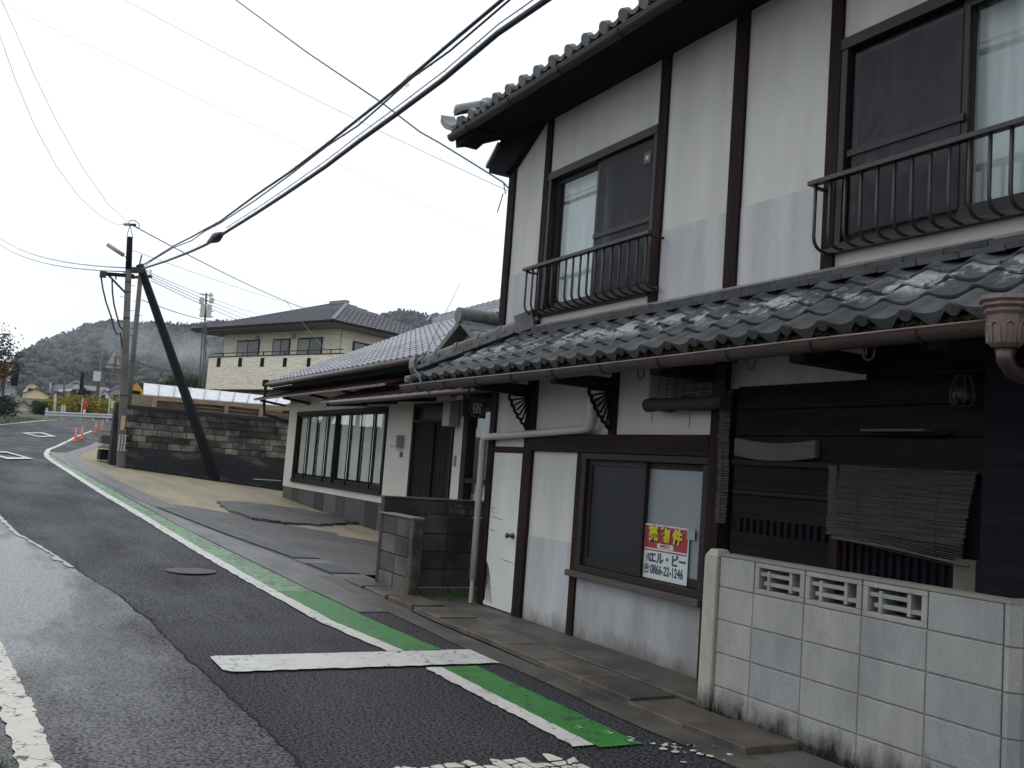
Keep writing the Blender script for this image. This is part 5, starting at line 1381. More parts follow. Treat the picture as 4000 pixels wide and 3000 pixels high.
for i in range(9):
    f = .40 + i * .055; s = 1 if i % 2 else -1
    p = on_pole(f); MB().tube([p, p + Vector((0, s * .19, .01))], .008, 5).obj('climbing_bolt', M['iron'], up_)
MB().box(pb.x + .10, pb.x + .125, pb.y - .13, pb.y - .03, pb.z + .93, pb.z + 1.32).obj('orange_notice', surf('faded_orange', (.50, .24, .07), (.42, .34, .26), .6, 9), up_)
cov = MB()
for dy in (-.12, -.05, .02): cov.box(pb.x + .10, pb.x + .14, pb.y + dy - .018, pb.y + dy + .018, pb.z + .36, pb.z + .80)
cov.obj('guard_cover', flat('guard_white', (.36, .38, .40), .5), up_)
for zz in (.38, .58, .79): MB().tube([pb + Vector((.12 * math.cos(a), .12 * math.sin(a), zz)) for a in [i * .5 - 1.6 for i in range(8)]], .012, 5).obj('guard_band', M['steel'], up_)

p2 = thing('utility_pole', (-29.6, 3.6, .9), 'thinner grey pole standing just behind the leaning concrete pole', 'pole')
q2t, q2b = at(830 * .663, 800 + 400 * .663, x=-29.6), at(757 * .663, 800 + 1190 * .663, x=-29.6)
q2b = q2b + (q2b - q2t) * .45
MB().tube([q2b, q2t], [.085, .065], 12).obj('shaft', M['pole'], p2, smooth=True)
a0, a1_ = at(775 * .663, 800 + 428 * .663, x=-29.6), at(895 * .663, 800 + 422 * .663, x=-29.6)
MB().beam(a0, a1_, .08, .08).obj('cross_arm', M['iron'], p2)
for f in (.72, .9): MB().tube([a0 + (a1_ - a0) * f + Vector((0, 0, .04)), a0 + (a1_ - a0) * f + Vector((0, 0, .2))], .035, 8).obj('insulator', M['white_paint'], p2)
for i in range(8):
    p = q2t + (q2b - q2t) * (.15 + i * .07); MB().tube([p, p + Vector((0, .14 * (1 if i % 2 else -1), 0))], .008, 5).obj('climbing_bolt', M['iron'], p2)
st = thing('strut_pole', (-28.2, 5.9, .6), 'black tarred strut pole slanting down from the pole tops to the wall foot', 'pole')
s_t, s_b = P28(822, 352, -28.15), at(400 + 1300 * .339, 1400 + 1385 * .339, x=-28.15)
MB().tube([s_b - Vector((0, 0, .1)), s_b, s_t], [.15, .15, .105], 14).obj('shaft', M['pole_dark'], st, smooth=True)
MB().beam(P28(745, 385), P28(845, 385), .12, .16).obj('head_clamp', M['iron'], st)
MB().tube([s_t, s_t + Vector((0, .03, .28))], .02, 6).obj('top_bolt', M['iron'], st)
# down-leads that hang from the cross arm
def lead(name, pts, r, mat, label, x=-28.0, group=None):
    return MB().tube([P28(a, b, x) for a, b in pts], r, 6).obj(name, mat, label=label, cat='cable', group=group, smooth=True)
lead('drop_cable', [(595, 420), (605, 490), (625, 575), (655, 660), (668, 715), (680, 750), (692, 765), (708, 750), (714, 790), (722, 860)], .022, M['cable'], 'outer slack cable loop hanging from the pole cross arm')
lead('drop_cable', [(660, 445), (663, 520), (672, 590), (690, 660), (705, 715), (725, 738)], .022, M['cable'], 'inner slack cable loop hanging beside the leaning pole')

# ---- overhead cables along the street: each runs over the verge from the pole towards and past the camera
def cable_px(name, pts, r, mat, label, yfun, ext=None, group=None, n=6):
    """pts: pixels along the cable; yfun(px) gives the plane (plan y) it hangs in there."""
    ps = []
    for a, b in pts:
        ps.append(at(a, b, y=yfun))
    if ext: ps.append(ps[-1] + (ps[-1] - ps[-2]).normalized() * ext)
    return MB().tube(ps, r, n).obj(name, mat, label=label, cat='cable', group=group, smooth=True)
Z = lambda x, y: (1000 + x * .5425, y * .5425)
main = [(550, 1055), (580, 1042), (650, 1020), (740, 985), (800, 958), (840, 935), (880, 908), (1000, 833), Z(200, 1405), Z(500, 1200), Z(750, 1010), Z(1000, 830), Z(1350, 570), Z(1740, 240), Z(2090, 0)]
def along(pts, x0=-28.0, y0=3.3, y1=3.2):
    out = []
    for a, b in pts:
        p = at(a, b, y=y1); f = min(1, max(0, (p.x - x0) / 10)); out.append(at(a, b, y=y0 + (y1 - y0) * f))
    return out
def run(name, pts, r, mat, label, y1=3.2, rings=0, lash=None):
    ps = along(pts, y1=y1)
    d = (ps[-1] - ps[-2]).normalized()
    ps = ps + [ps[-1] + d * 3, ps[-1] + d * 9 + Vector((0, 0, .15))]
    t = thing(name, (ps[0].x, ps[0].y, ps[0].z), label, 'cable')
    MB().tube(ps, r, 8).obj('strand', mat, t, smooth=True)
    L = 0; k = 0
    for a, b in zip(ps, ps[1:]):
        n = int((b - a).length / .30)
        for i in range(n):
            if rings and k % 2 == 0:
                c = a + (b - a) * (i / max(1, n)); rr3 = r + .022
                MB().tube([c + Vector((0, rr3 * .5 * math.sin(q), rr3 * .5 + rr3 * math.cos(q))) + Vector((.03 * math.sin(2 * q), 0, 0)) for q in [j * .9 for j in range(8)]], .0026, 4).obj('hanger_ring', M['wire_grey'], t)
            k += 1
    return t, ps
t1, ps1 = run('bundled_cable', main, .024, M['cable'], 'thick black lashed cable sweeping from the poles to the upper right', 3.2, 1)
MB().tube([p + Vector((0, 0, .075)) for p in ps1[6:]], .006, 5).obj('messenger_wire', M['wire_grey'], t1)
sv_ = at(845, 928, y=3.2); MB().tube([at(815, 945, y=3.2), sv_, at(870, 912, y=3.2)], [.03, .09, .03], 10).obj('splice_closure', M['cable'], t1, smooth=True)
m2 = [(480, 1062), (550, 1040), (600, 1010), (680, 960), (750, 925), (800, 897), (860, 865), (1000, 762), Z(250, 1235), Z(520, 1030), Z(740, 855), Z(900, 730), Z(1130, 540), Z(1400, 310), Z(1770, 0)]
t2, ps2 = run('bundled_cable', m2, .016, M['cable'], 'upper thinner black cable of the pair sweeping from the poles', 3.25, 0)
rr4 = random.Random(6)
MB().tube([p - Vector((0, 0, .05 + .03 * math.sin(i * 2))) for i, p in enumerate(ps2)], .010, 6).obj('twisted_strand', M['cable'], t2, smooth=True)
for i in range(26):
    f = rr4.uniform(.35, .97) * (len(ps2) - 3); k = int(f); c = ps2[k] + (ps2[k + 1] - ps2[k]) * (f - k)
    w = rr4.uniform(.03, .065)
    MB().tube([c + (ps2[k + 1] - ps2[k]).normalized() * (w * 1.6 * math.cos(q)) + Vector((0, 0, -.02 + w * math.sin(q))) for q in [j * .55 for j in range(10)]], .0020, 4).obj('spiral_tie', M['wire_grey'], t2)

def span(name, a, b, r, mat, label, sag=.25, n=14, group=None):
    a, b = Vector(a), Vector(b)
    ps = [a + (b - a) * (i / n) - Vector((0, 0, 4 * sag * (i / n) * (1 - i / n))) for i in range(n + 1)]
    return MB().tube(ps, r, 5).obj(name, mat, label=label, cat='wire', group=group, smooth=True)
# blue service drop to the inn's corner, seen from over the street
bl = [at(922, 0, y=2.3), at(1200, 205, y=2.75), at(1490, 400, y=3.3), at(1640, 515, y=3.75), at(1720, 560, y=3.95), at(1850, 640, y=4.3), at(1965, 712, y=4.55), Vector((-8.80, 4.58, 4.36))]
dvec = (bl[0] - bl[1]).normalized()
MB().tube([bl[0] + dvec * 6] + bl, .0085, 6).obj('service_wire', M['wire_blue'], label='blue grey service wire dropping from upper left to the corner of the inn', cat='wire', smooth=True)
tt = at(1968, 715, y=4.56)
MB().tube([tt, tt + Vector((.02, 0, -.06)), tt + Vector((.06, 0, -.13)), tt + Vector((.0, 0, -.12)), tt + Vector((-.10, 0, -.30))], .006, 5).obj('wire_tail', M['wire_blue'], label='loose curled wire tail at the inn corner under the eave', cat='wire', smooth=True)
span('overhead_wire', at(490, 0, d=12), Vector((-8.80, 4.60, 4.33)), .0030, M['wire_pale'], 'pale thin wire crossing the sky left of the cables', .05)
span('overhead_wire', at(0, 10, d=14), at(1975, 945, d=17), .0022, M['wire_pale'], 'very faint wire crossing the sky from the upper left corner', .03)
pkt = bs
def to_peak(name, pts, dd, label, r=.0062):
    n = len(pts); ps = [at(a, b, d=12 + (28.2 - 12) * (i / n)) for i, (a, b) in enumerate(pts)] + [pkt]
    MB().tube([ps[0] + (ps[0] - ps[1]).normalized() * 5] + ps, [r * .5] + [r * (.5 + .5 * i / n) for i in range(n + 1)], 5).obj(name, M['wire_pale'], label=label, cat='wire', smooth=True)
to_peak('overhead_wire', [(0, 140), (60, 310), (130, 480), (220, 650), (310, 770), (400, 850), (450, 875)], 0, 'left pale wire curving down to the peak of the leaning pole')
to_peak('overhead_wire', [(5, 0), (60, 120), (130, 285), (215, 460), (320, 650), (420, 795), (480, 850)], 0, 'right pale wire curving down to the peak of the leaning pole')
jb = [P28(760, 118), P28(760, 95), P28(790, 90), P28(818, 110), P28(822, 135), P28(800, 130), P28(775, 120)]
MB().tube(jb, .012, 5).obj('jumper_loop', M['cable'], label='small jumper loop above the leaning pole', cat='wire', smooth=True)
span('overhead_wire', P28(775, 118), at(1330, 1250, d=66), .016, M['cable'], 'dark wire running right from the pole peak', .3)
span('overhead_wire', P28(775, 265), at(1270, 1215, d=70), .008, M['wire_grey'], 'thin grey wire running right from the pole top sleeve', .2)
for i, (zl, pr) in enumerate((((0, 930), 3), ((0, 955), 4))):
    span('overhead_wire', at(0, zl[1], d=70), P28(748, 372 + i * 22, -28.1), .018, M['wire_grey'], ('upper' if i == 0 else 'lower') + ' grey wire coming in from the left to the poles', .4)
for i in range(4):
    span('overhead_wire', at(890 * .663, 800 + (405 + i * 14) * .663, x=-29.6), at(1150 + i * 20, 1240 + i * 28, d=110), .010 + .001 * i, M['wire_grey'], ('first', 'second', 'third', 'fourth')[i] + ' of four thin wires fanning right from the rear cross arm', .5)
span('telephone_wire', at(835 * .663, 800 + 560 * .663, x=-29.6), at(1290 * .663, 800 + 690 * .663, d=46), .013, M['cable'], 'beaded dark wire running from the rear pole to the mast', .1)
span('telephone_wire', at(815 * .663, 800 + 930 * .663, x=-29.4), at(1200 * .663, 800 + 1000 * .663, d=46), .014, M['cable'], 'low dark wire running past the slanting strut pole', .1)
span('service_wire', at(1110, 1165, d=40), at(1335, 1435, d=25.5), .009, M['cable'], 'thin dark wire dropping across the cream house to the grey tiled roof', .08)

# ---- shed with white roof panels and racks of poles behind the wall
sh = thing('pole_shed', (-31.5, 6.8, 1.0), 'low open shed with white panel roof and racks of poles behind the block wall', 'shed')
c00, c01 = at(400 + 470 * .339, 1400 + 412 * .339, x=-31.0), at(400 + 2300 * .339, 1400 + 560 * .339, x=-31.0)
t00 = Vector((-32.3, c00.y + .15, c00.z + .42)); t01 = Vector((-32.3, c01.y + .5, c00.z + .42))
npan = 11
for i in range(npan):
    f0, f1 = i / npan + .001, (i + 1) / npan - .001
    e0, e1, u0, u1 = c00.lerp(c01, f0), c00.lerp(c01, f1), t00.lerp(t01, f0), t00.lerp(t01, f1)
    m = MB(); m.add([e0, e1, u1, u0] + [p - Vector((0, 0, .03)) for p in (e0, e1, u1, u0)], [(0, 1, 2, 3), (7, 6, 5, 4), (0, 4, 5, 1), (1, 5, 6, 2), (2, 6, 7, 3), (3, 7, 4, 0)])
    pn_ = m.obj('roof_panel', M['white_roof'], sh)
    MB().beam(e1 + Vector((0, 0, .012)), u1 + Vector((0, 0, .012)), .03, .02).obj('batten', M['wire_grey'], pn_)
MB().beam(c00 - Vector((0, 0, .10)), c01 - Vector((0, 0, .10)), .08, .12).obj('eave_beam', M['pale_wood'], sh)
for i in range(5):
    p = c00.lerp(c01, .07 + i * .22); MB().box(p.x - .07, p.x + .05, p.y - .06, p.y + .06, 1.0, p.z - .05).obj('post', M['pale_wood'], sh)
MB().box(-33.4, -33.3, c00.y, c01.y, 1.0, 3.0).obj('back_wall', surf('shed_back', (.27, .22, .15), (.2, .16, .11), .8, 3), sh)
rk = random.Random(12)
for i in range(26):
    z = 2.32 + (i % 9) * .058 + rk.uniform(-.01, .01); x = -31.15 - .22 * (i // 9) + rk.uniform(-.03, .03)
    y0 = c00.y + .1 + rk.uniform(0, .9); y1 = c01.y - rk.uniform(0, 1.2)
    MB().tube([(x, y0, z + rk.uniform(-.02, .02)), (x, (y0 + y1) / 2, z + rk.uniform(-.02, .02)), (x, y1, z - .02 * (i % 3))], rk.uniform(.018, .032), 7).obj('stacked_pole', M['pale_wood'], sh, smooth=True)

# ---- cream two storey house, turned to the street
cd_ = (-.927, -.375); ce_ = (-.375, .927)
cc_ = at(700 + 980 * .633, 1050 + 470 * .633, d=45)
ch_ = thing('cream_house', (cc_.x, cc_.y, 1.2), 'cream stone clad two storey house with grey hipped roof behind the shed', 'house')
def cream_mat():
    m, n, l, b = new_mat('stone_cladding')
    v = wpos(n, l, (1, 1, 1))
    br = n.new('ShaderNodeTexVoronoi'); br.inputs['Scale'].default_value = 3.2
    mp = n.new('ShaderNodeMapping'); mp.inputs['Scale'].default_value = (1, 1, 3.2); l.new(v, mp.inputs['Vector']); l.new(mp.outputs[0], br.inputs['Vector'])
    c = mixc(n, l, ramp(n, l, br.outputs['Color'], .1, .9), (.64, .60, .49), (.84, .80, .68))
    c = mixc(n, l, ramp(n, l, noise(n, l, mp.outputs[0], 14, 4), .35, .7), c, (.55, .50, .38))
    l.new(c, b.inputs['Base Color']); b.inputs['Roughness'].default_value = .85
    bump(n, l, br.outputs['Distance'], b, .5, .03)
    return m
M['cream'] = cream_mat()
U, Vv = Vector((cd_[0], cd_[1], 0)), Vector((ce_[0], ce_[1], 0))
def c_at(zx, zy, off=0.0):   # a point of the left face (pushed out by off)
    o = Vector((cc_.x, cc_.y, 0)) - Vv * off
    return at(700 + zx * .633, 1050 + zy * .633, through=(o.x, o.y), direction=cd_)
def c_par(p): return (Vector((p.x, p.y, 0)) - Vector((cc_.x, cc_.y, 0))).dot(U)
def cbox(u0, u1, v0, v1, z0, z1):
    m = MB(); o = Vector((cc_.x, cc_.y, 0))
    vs = [o + U * a + Vv * b_ + Vector((0, 0, z)) for z in (z0, z1) for a, b_ in ((u0, v0), (u1, v0), (u1, v1), (u0, v1))]
    return m.add(vs, [(0, 3, 2, 1), (4, 5, 6, 7), (0, 1, 5, 4), (1, 2, 6, 5), (2, 3, 7, 6), (3, 0, 4, 7)])
uw = c_par(c_at(283, 420)); zt_c = c_at(980, 375).z
zpt, zpb = c_at(500, 540, 1.3).z, c_at(500, 744, 1.3).z
cbox(0, uw, 0, 7.5, 1.0, zt_c + .25).obj('wall', M['cream'], ch_)
ul = c_par(c_at(178, 600, 1.3)); ur_ = c_par(c_at(885, 600, 1.3)) - 1.2
cbox(ur_, ul, -1.3, -1.15, zpb, zpt).obj('balcony_front', M['cream'], ch_)
cbox(ul - .15, ul, -1.149, 0, zpb, zpt).obj('balcony_side', M['cream'], ch_)
cbox(ur_, ul, -1.149, -.01, zpb, zpb + .2).obj('balcony_floor', M['cream'], ch_)
cbox(ur_ - 3, uw, -.9, -.02, 1.0, zpb - .25).obj('ground_floor', M['nb_dark'], ch_)
cbox(ur_, ul + .02, -1.32, -1.13, zpt + .003, zpt + .05).obj('balcony_cap', M['sash'], ch_)
cbox(ur_, ul - .3, -1.24, -1.20, zpt + .20, zpt + .24).obj('hand_rail', M['sash'], ch_)
for i in range(6):
    u = ur_ + (ul - .3 - ur_) * (i + .5) / 6; cbox(u - .02, u + .02, -1.24, -1.2, zpt + .05, zpt + .2).obj('rail_post', M['sash'], ch_)
for zx in (243, 375, 511, 651, 798):
    p, q = c_at(zx - 9, 550, 1.31), c_at(zx + 9, 605, 1.31)
    cbox(c_par(q), c_par(p), -1.306, -1.302, q.z, p.z).obj('balcony_slot', M['nb_dark'], ch_)
for a, b_, t, bt in ((362, 487, 443, 560), (582, 676, 435, 560), (737, 875, 428, 560)):
    p, q = c_at(a, t, .02), c_at(b_, bt, .02)
    w_ = cbox(c_par(q), c_par(p), -.05, -.002, q.z, p.z).obj('window', M['sash'], ch_)
    um, u0, u1 = (c_par(q) + c_par(p)) / 2, c_par(q), c_par(p)
    for x0, x1 in ((u0 + .07, um - .04), (um + .04, u1 - .07)):
        cbox(x0, x1, -.058, -.052, q.z + .06, p.z - .08).obj('pane', M['frost_pale'] if x0 > um else frosted('pane_mid', (.09, .10, .11), .3), w_)
# right hand face window
o2 = Vector((cc_.x, cc_.y, 0))
def r_at(zx, zy): return at(700 + zx * .633, 1050 + zy * .633, through=(cc_.x, cc_.y), direction=ce_)
p, q = r_at(1072, 445), r_at(1215, 530)
v0, v1 = [(Vector((w_.x, w_.y, 0)) - o2).dot(Vv) for w_ in (p, q)]
wr = cbox(-.05, -.002, v0, v1, q.z, p.z).obj('window', M['sash'], ch_)
cbox(-.058, -.052, v0 + .08, (v0 + v1) / 2 - .05, q.z + .06, p.z - .08).obj('pane', M['frost_pale'], wr); cbox(-.058, -.052, (v0 + v1) / 2 + .05, v1 - .08, q.z + .06, p.z - .08).obj('pane', M['frost_pale'], wr)
cbox(-.05, -.005, .10, .16, 3, zt_c).obj('downpipe', M['pvc'], ch_)
for zx, zy in ((478, 425), (702, 415)):
    p = c_at(zx, zy, .1); u = c_par(p); cbox(u - .1, u + .1, -.2, -.002, p.z - .12, p.z + .12).obj('vent_hood', M['pvc'], ch_)
# hipped roof with tile courses
ev = 1.05; u0, u1, v0, v1 = -ev, uw + ev, -ev - .25, 7.5 + ev
ze = zt_c + .18
ap = at(700 + 1020 * .633, 1050 + 215 * .633, through=((o2 + Vv * 3.6).x, (o2 + Vv * 3.6).y), direction=cd_)
hr = ap.z - ze
def cpt(u, v, z): return o2 + U * u + Vv * v + Vector((0, 0, z))
vm = (v0 + v1) / 2; run_ = vm - v0
crf = MB(); NR = 13
for face in range(4):
    for k in range(NR):
        def ring(f, lift):
            a, b_, c_, d_ = u0 + run_ * f, u1 - run_ * f, v0 + run_ * f, v1 - run_ * f
            if a > b_: a = b_ = (a + b_) / 2
            zz = ze + hr * f + lift
            return [cpt(a, c_, zz), cpt(b_, c_, zz), cpt(b_, d_, zz), cpt(a, d_, zz)]
        lo, hi = ring(k / NR, .05), ring((k + 1) / NR, -.0)
        lo0 = ring(k / NR, -.02)
        i, j = face, (face + 1) % 4
        crf.quad(lo[i], lo[j], hi[j], hi[i]); crf.quad(lo0[i], lo0[j], lo[j], lo[i])
croof = crf.obj('roof', M['tile_flat'], ch_)
cbox(u0 + .03, u1 - .03, v0 + .03, v1 - .03, ze - .14, ze - .02).obj('eave_soffit', surf('grey_soffit', (.20, .195, .185), None, .8), croof)
for (a, b_) in (((u0, v0), (u1, v0)), ((u0, v0), (u0, v1))):
    MB().beam(cpt(a[0], a[1], ze - .03), cpt(b_[0], b_[1], ze - .03), .14, .12).obj('gutter', M['nb_wood'], croof)
for i, j in ((0, 0), (1, 0)):
    a, b_ = cpt(u0 if i == 0 else u1, v0, ze + .03), cpt(u0 + run_ if i == 0 else u1 - run_, vm, ze + hr + .03)
    MB().beam(a, b_, .16, .09).obj('hip_ridge', M['tile_flat'], croof)
MB().beam(cpt(u0 + run_, vm, ze + hr + .08), cpt(max(u1 - run_, u0 + run_ + .3), vm, ze + hr + .08), .26, .18).obj('ridge', M['tile_flat'], croof)
tl = MB()       # nibs of the nearest tile courses
for k in range(9):
    f = (k + .02) / NR
    a, b_ = u0 + run_ * f, u1 - run_ * f
    u = a + .15
    while u < b_ - .1:
        p = cpt(u, v0 + run_ * f - .012, ze + hr * f + .035); tl.beam(p - U * .045, p + U * .045, .03, .045); u += .30
    a, b_ = v0 + run_ * f, v1 - run_ * f
    v = a + .15
    while v < b_ - .1:
        p = cpt(u0 + run_ * f - .012, v, ze + hr * f + .035); tl.beam(p - Vv * .045, p + Vv * .045, .03, .045); v += .30
tl.obj('tile_noses', M['tile_flat'], croof, kind='stuff')

# ---- lattice mast with antennas
ma = thing('antenna_mast', (-46, 8, 1.5), 'slender steel mast with white panel antennas left of the cream house', 'mast')
mb_, mt_ = at(1188 * .663, 800 + 1090 * .663, d=47), at(1216 * .663, 800 + 520 * .663, d=47)
md = mt_ - mb_
mb0 = mb_ - md * .4
for dy, dx in ((-.14, 0), (.14, 0), (0, .2)):
    MB().tube([mb0 + Vector((dx, dy * 1.4, 0)), mb_ + md * .66 + Vector((dx * .3, dy * .5, 0))], .028, 6).obj('mast_leg', M['pole'], ma)
for i in range(16):
    f = -.35 + i * .06; s = 1 if i % 2 else -1
    MB().tube([mb_ + md * f + Vector((0, -.16 * s, 0)), mb_ + md * (f + .06) + Vector((0, .16 * s, 0))], .012, 5).obj('lacing', M['pole'], ma)
MB().tube([mb_ + md * .60, mt_], .045, 8).obj('top_tube', M['pole'], ma)
aw_ = flat('antenna_white', (.50, .50, .46), .5)
for za, zb, zx in ((545, 582, 1188), (548, 580, 1247), (583, 662, 1193), (588, 665, 1232), (520, 542, 1242)):
    p = at(zx * .663, 800 + (za + zb) / 2 * .663, d=46.8); h = abs(at(zx * .663, 800 + za * .663, d=46.8).z - at(zx * .663, 800 + zb * .663, d=46.8).z)
    MB().box(p.x - .07, p.x + .07, p.y - (.07 if zx == 1242 else .10), p.y + (.07 if zx == 1242 else .10), p.z - h / 2, p.z + h / 2).obj('panel_antenna', aw_, ma, bevel=.02)
for zz in (530, 565, 622, 655):
    p = at(1213 * .663, 800 + zz * .663, d=47); MB().beam(p - Vector((0, .30, 0)), p + Vector((0, .34, 0)), .04, .04).obj('antenna_arm', M['pole_dark'], ma)

# ================================================================== the far end of the street
z6 = lambda x, y: (x * .3617, 1200 + y * .3617)
def G(x, y): return zr(x)
# delineator posts
bd_me = MB(); bd_me.tube([(0, 0, .02), (0, 0, .04), (0, 0, .10), (0, 0, .60), (0, 0, .64)], [.12, .12, .045, .04, .02], 12)
bme = bd_me.mesh('post_body', M['orange'], True)
wband = flat('reflector_white', (.66, .62, .60), .4)
band_me = MB().tube([(0, 0, 0), (0, 0, .045)], .047, 12).mesh('reflector_band', wband, True)
names = ('nearest orange flexible road post at the white line', 'second nearest orange road post beside the white line', 'third orange road post, standing out beyond the line end', 'farthest orange road post next to the dark pier')
for i, (px, py) in enumerate(((292, 1728), (318, 1718), (372, 1694), (397, 1686))):
    d = (44.8, 47.4, 54.9, 58.1)[i]
    p = at(px, py, d=d + .3)
    t = thing('road_post', p, names[i], 'road post', 'orange road posts')
    sub('post_body', bme, t, Matrix.Translation(p))
    for zz in (.34, .44, .54): sub('reflector_band', band_me, t, Matrix.Translation(p + Vector((0, 0, zz))))

# concrete box and plank beside the pole
def zp(x, y, xx): return at(380 + x * .1507, 1600 + y * .1507, x=xx)
cx0, cx1 = zp(130, 655, -29.6), zp(430, 1280, -29.6)
cb_ = thing('concrete_bin', (-29.8, cx0.y, cx1.z), 'low concrete bin with a plank lid left of the leaning pole', 'bin')
MB().box(-30.4, -29.7, cx0.y, cx1.y, zp(130, 880, -29.6).z, cx0.z).obj('back_slab', surf('bin_concrete', (.10, .085, .055), (.07, .06, .045), .85, 5), cb_, bevel=.02)
MB().box(-30.4, -29.65, cx0.y, cx1.y, cx1.z - .05, zp(130, 1030, -29.6).z).obj('trough', M['nb_dark'], cb_, bevel=.02)
pl0, pl1 = zp(20, 975, -29.5), zp(400, 1005, -29.5)
MB().beam(pl0, pl1, .16, .05).obj('plank', surf('plank_pale', (.33, .25, .15), (.24, .18, .11), .7, 8), cb_)

# warning sign seen from behind, and a yellow diamond sign
ts = thing('road_sign', (-46, 5.0, 1.4), 'triangular road sign seen from behind, left of the leaning pole', 'sign')
XT = -46.0
tr = [at(*q, x=XT) for q in ((1235 * .3617, 1200 + 478 * .3617), (1135 * .3617, 1200 + 655 * .3617), (1320 * .3617, 1200 + 665 * .3617))]
cen = (tr[0] + tr[1] + tr[2]) / 3
m = MB(); m.add([(XT, p.y, p.z) for p in tr] + [(XT - .03, p.y, p.z) for p in tr], [(0, 1, 2), (5, 4, 3), (0, 3, 4, 1), (1, 4, 5, 2), (2, 5, 3, 0)])
m.obj('plate', surf('sign_back', (.38, .36, .34), (.30, .29, .28), .6, 4), ts, bevel=.03)
MB().box(XT + .002, XT + .03, cen.y - .55, cen.y + 1.0, cen.z - .13, cen.z - .08).obj('bracket', M['pole'], ts)
MB().tube([(XT + .06, cen.y + .05, cen.z + .3), (XT + .06, cen.y + .05, cen.z - .5)], .04, 8).obj('back_rail', M['pole'], ts); MB().tube([(XT + .06, cen.y + .55, cen.z + .1), (XT + .06, cen.y + .75, zr(XT))], .045, 8).obj('post', M['pole'], ts)
yd = thing('road_sign', (-40, 5.8, 1.2), 'yellow diamond road sign above the block wall', 'sign')
yc = at(400 + 382 * .339, 1400 + 398 * .339, x=-40.0); rr5 = .40
m = MB(); m.prism([(yc.y - rr5, yc.z), (yc.y, yc.z - rr5), (yc.y + rr5, yc.z), (yc.y, yc.z + rr5)], -40.0, -39.97, 'x'); m.obj('plate', flat('sign_yellow', (.50, .27, .025), .5), yd)
MB().box(-39.965, -39.955, yc.y - .18, yc.y + .18, yc.z - .10, yc.z + .02).obj('symbol', M['nb_dark'], yd); MB().prism([(yc.y - .2, yc.z + .02), (yc.y + .2, yc.z + .02), (yc.y + .12, yc.z + .09), (yc.y - .12, yc.z + .09)], -39.965, -39.955, 'x').obj('symbol', M['nb_dark'], yd)
for dy in (-.03, .14): MB().tube([(-40.05, yc.y + dy, yc.z - .2), (-40.05, yc.y + dy - .02, zr(-40))], .045, 8).obj('post', M['white_paint'], yd)

# guard rail on the outside of the bend
gr_ = thing('guard_rail', (-77, 6, 2.8), 'white corrugated steel guard rail on the outside of the bend', 'guard rail')
g0, g1 = at(*z6(480, 1150), d=73), at(*z6(1420, 1190), d=81)
gm = flat('guard_rail_white', (.42, .44, .47), .5)
prof = [(.0, -.17), (.05, -.13), (.05, -.07), (.0, -.02), (.0, .02), (.05, .07), (.05, .13), (0, .17)]
gd = (g1 - g0).normalized(); gn = Vector((gd.y, -gd.x, 0)) * -1
if gn.x < 0: gn = -gn
m = MB(); m.grid([[p + gn * a + Vector((0, 0, b)) for p in (g0, g0.lerp(g1, .5), g1, g1 + gd * 9)] for a, b in prof]); m.obj('beam', gm, gr_)
for i in range(8):
    p = g0 + (g1 - g0) * (i * .17 + .02); MB().tube([(p.x - .12, p.y, zr(p.x) - .1), (p.x - .12, p.y, p.z + .1)], .07, 8).obj('post', gm, gr_)

# foliage: many small leaf faces gathered in clumps through the crown
def leaf_mat(name, c, c2):
    m, n, l, b = new_mat(name)
    v = wpos(n, l)
    l.new(mixc(n, l, ramp(n, l, noise(n, l, v, 1.1, 3), .35, .65), c, c2), b.inputs['Base Color'])
    b.inputs['Roughness'].default_value = .7; b.inputs['Specular IOR Level'].default_value = .25
    return m
def foliage(m, rnd, centre, rad, n, s, flat_=1.0):
    """n leaf triangles/quads spread in clumps inside an ellipsoid."""
    k = max(5, n // 60)
    cl = []
    for _ in range(k):
        while True:
            p = Vector((rnd.uniform(-1, 1), rnd.uniform(-1, 1), rnd.uniform(-1, 1)))
            if .25 < p.length < 1: break
        cl.append(Vector((p.x * rad[0], p.y * rad[1], p.z * rad[2])))
    for i in range(n):
        c = rnd.choice(cl); q = .26 * min(rad)
        p = Vector(centre) + c + Vector((rnd.gauss(0, q), rnd.gauss(0, q), rnd.gauss(0, q * .8)))
        a = Vector((rnd.gauss(0, 1), rnd.gauss(0, 1), rnd.gauss(0, .7) * flat_)).normalized(); b = a.orthogonal().normalized()
        b = (b + a.cross(b) * rnd.uniform(-1, 1)).normalized(); w = s * rnd.uniform(.5, 1.2)
        m.add([p - a * w, p + b * w * .55, p + a * w, p - b * w * .55], [(0, 1, 2, 3)])
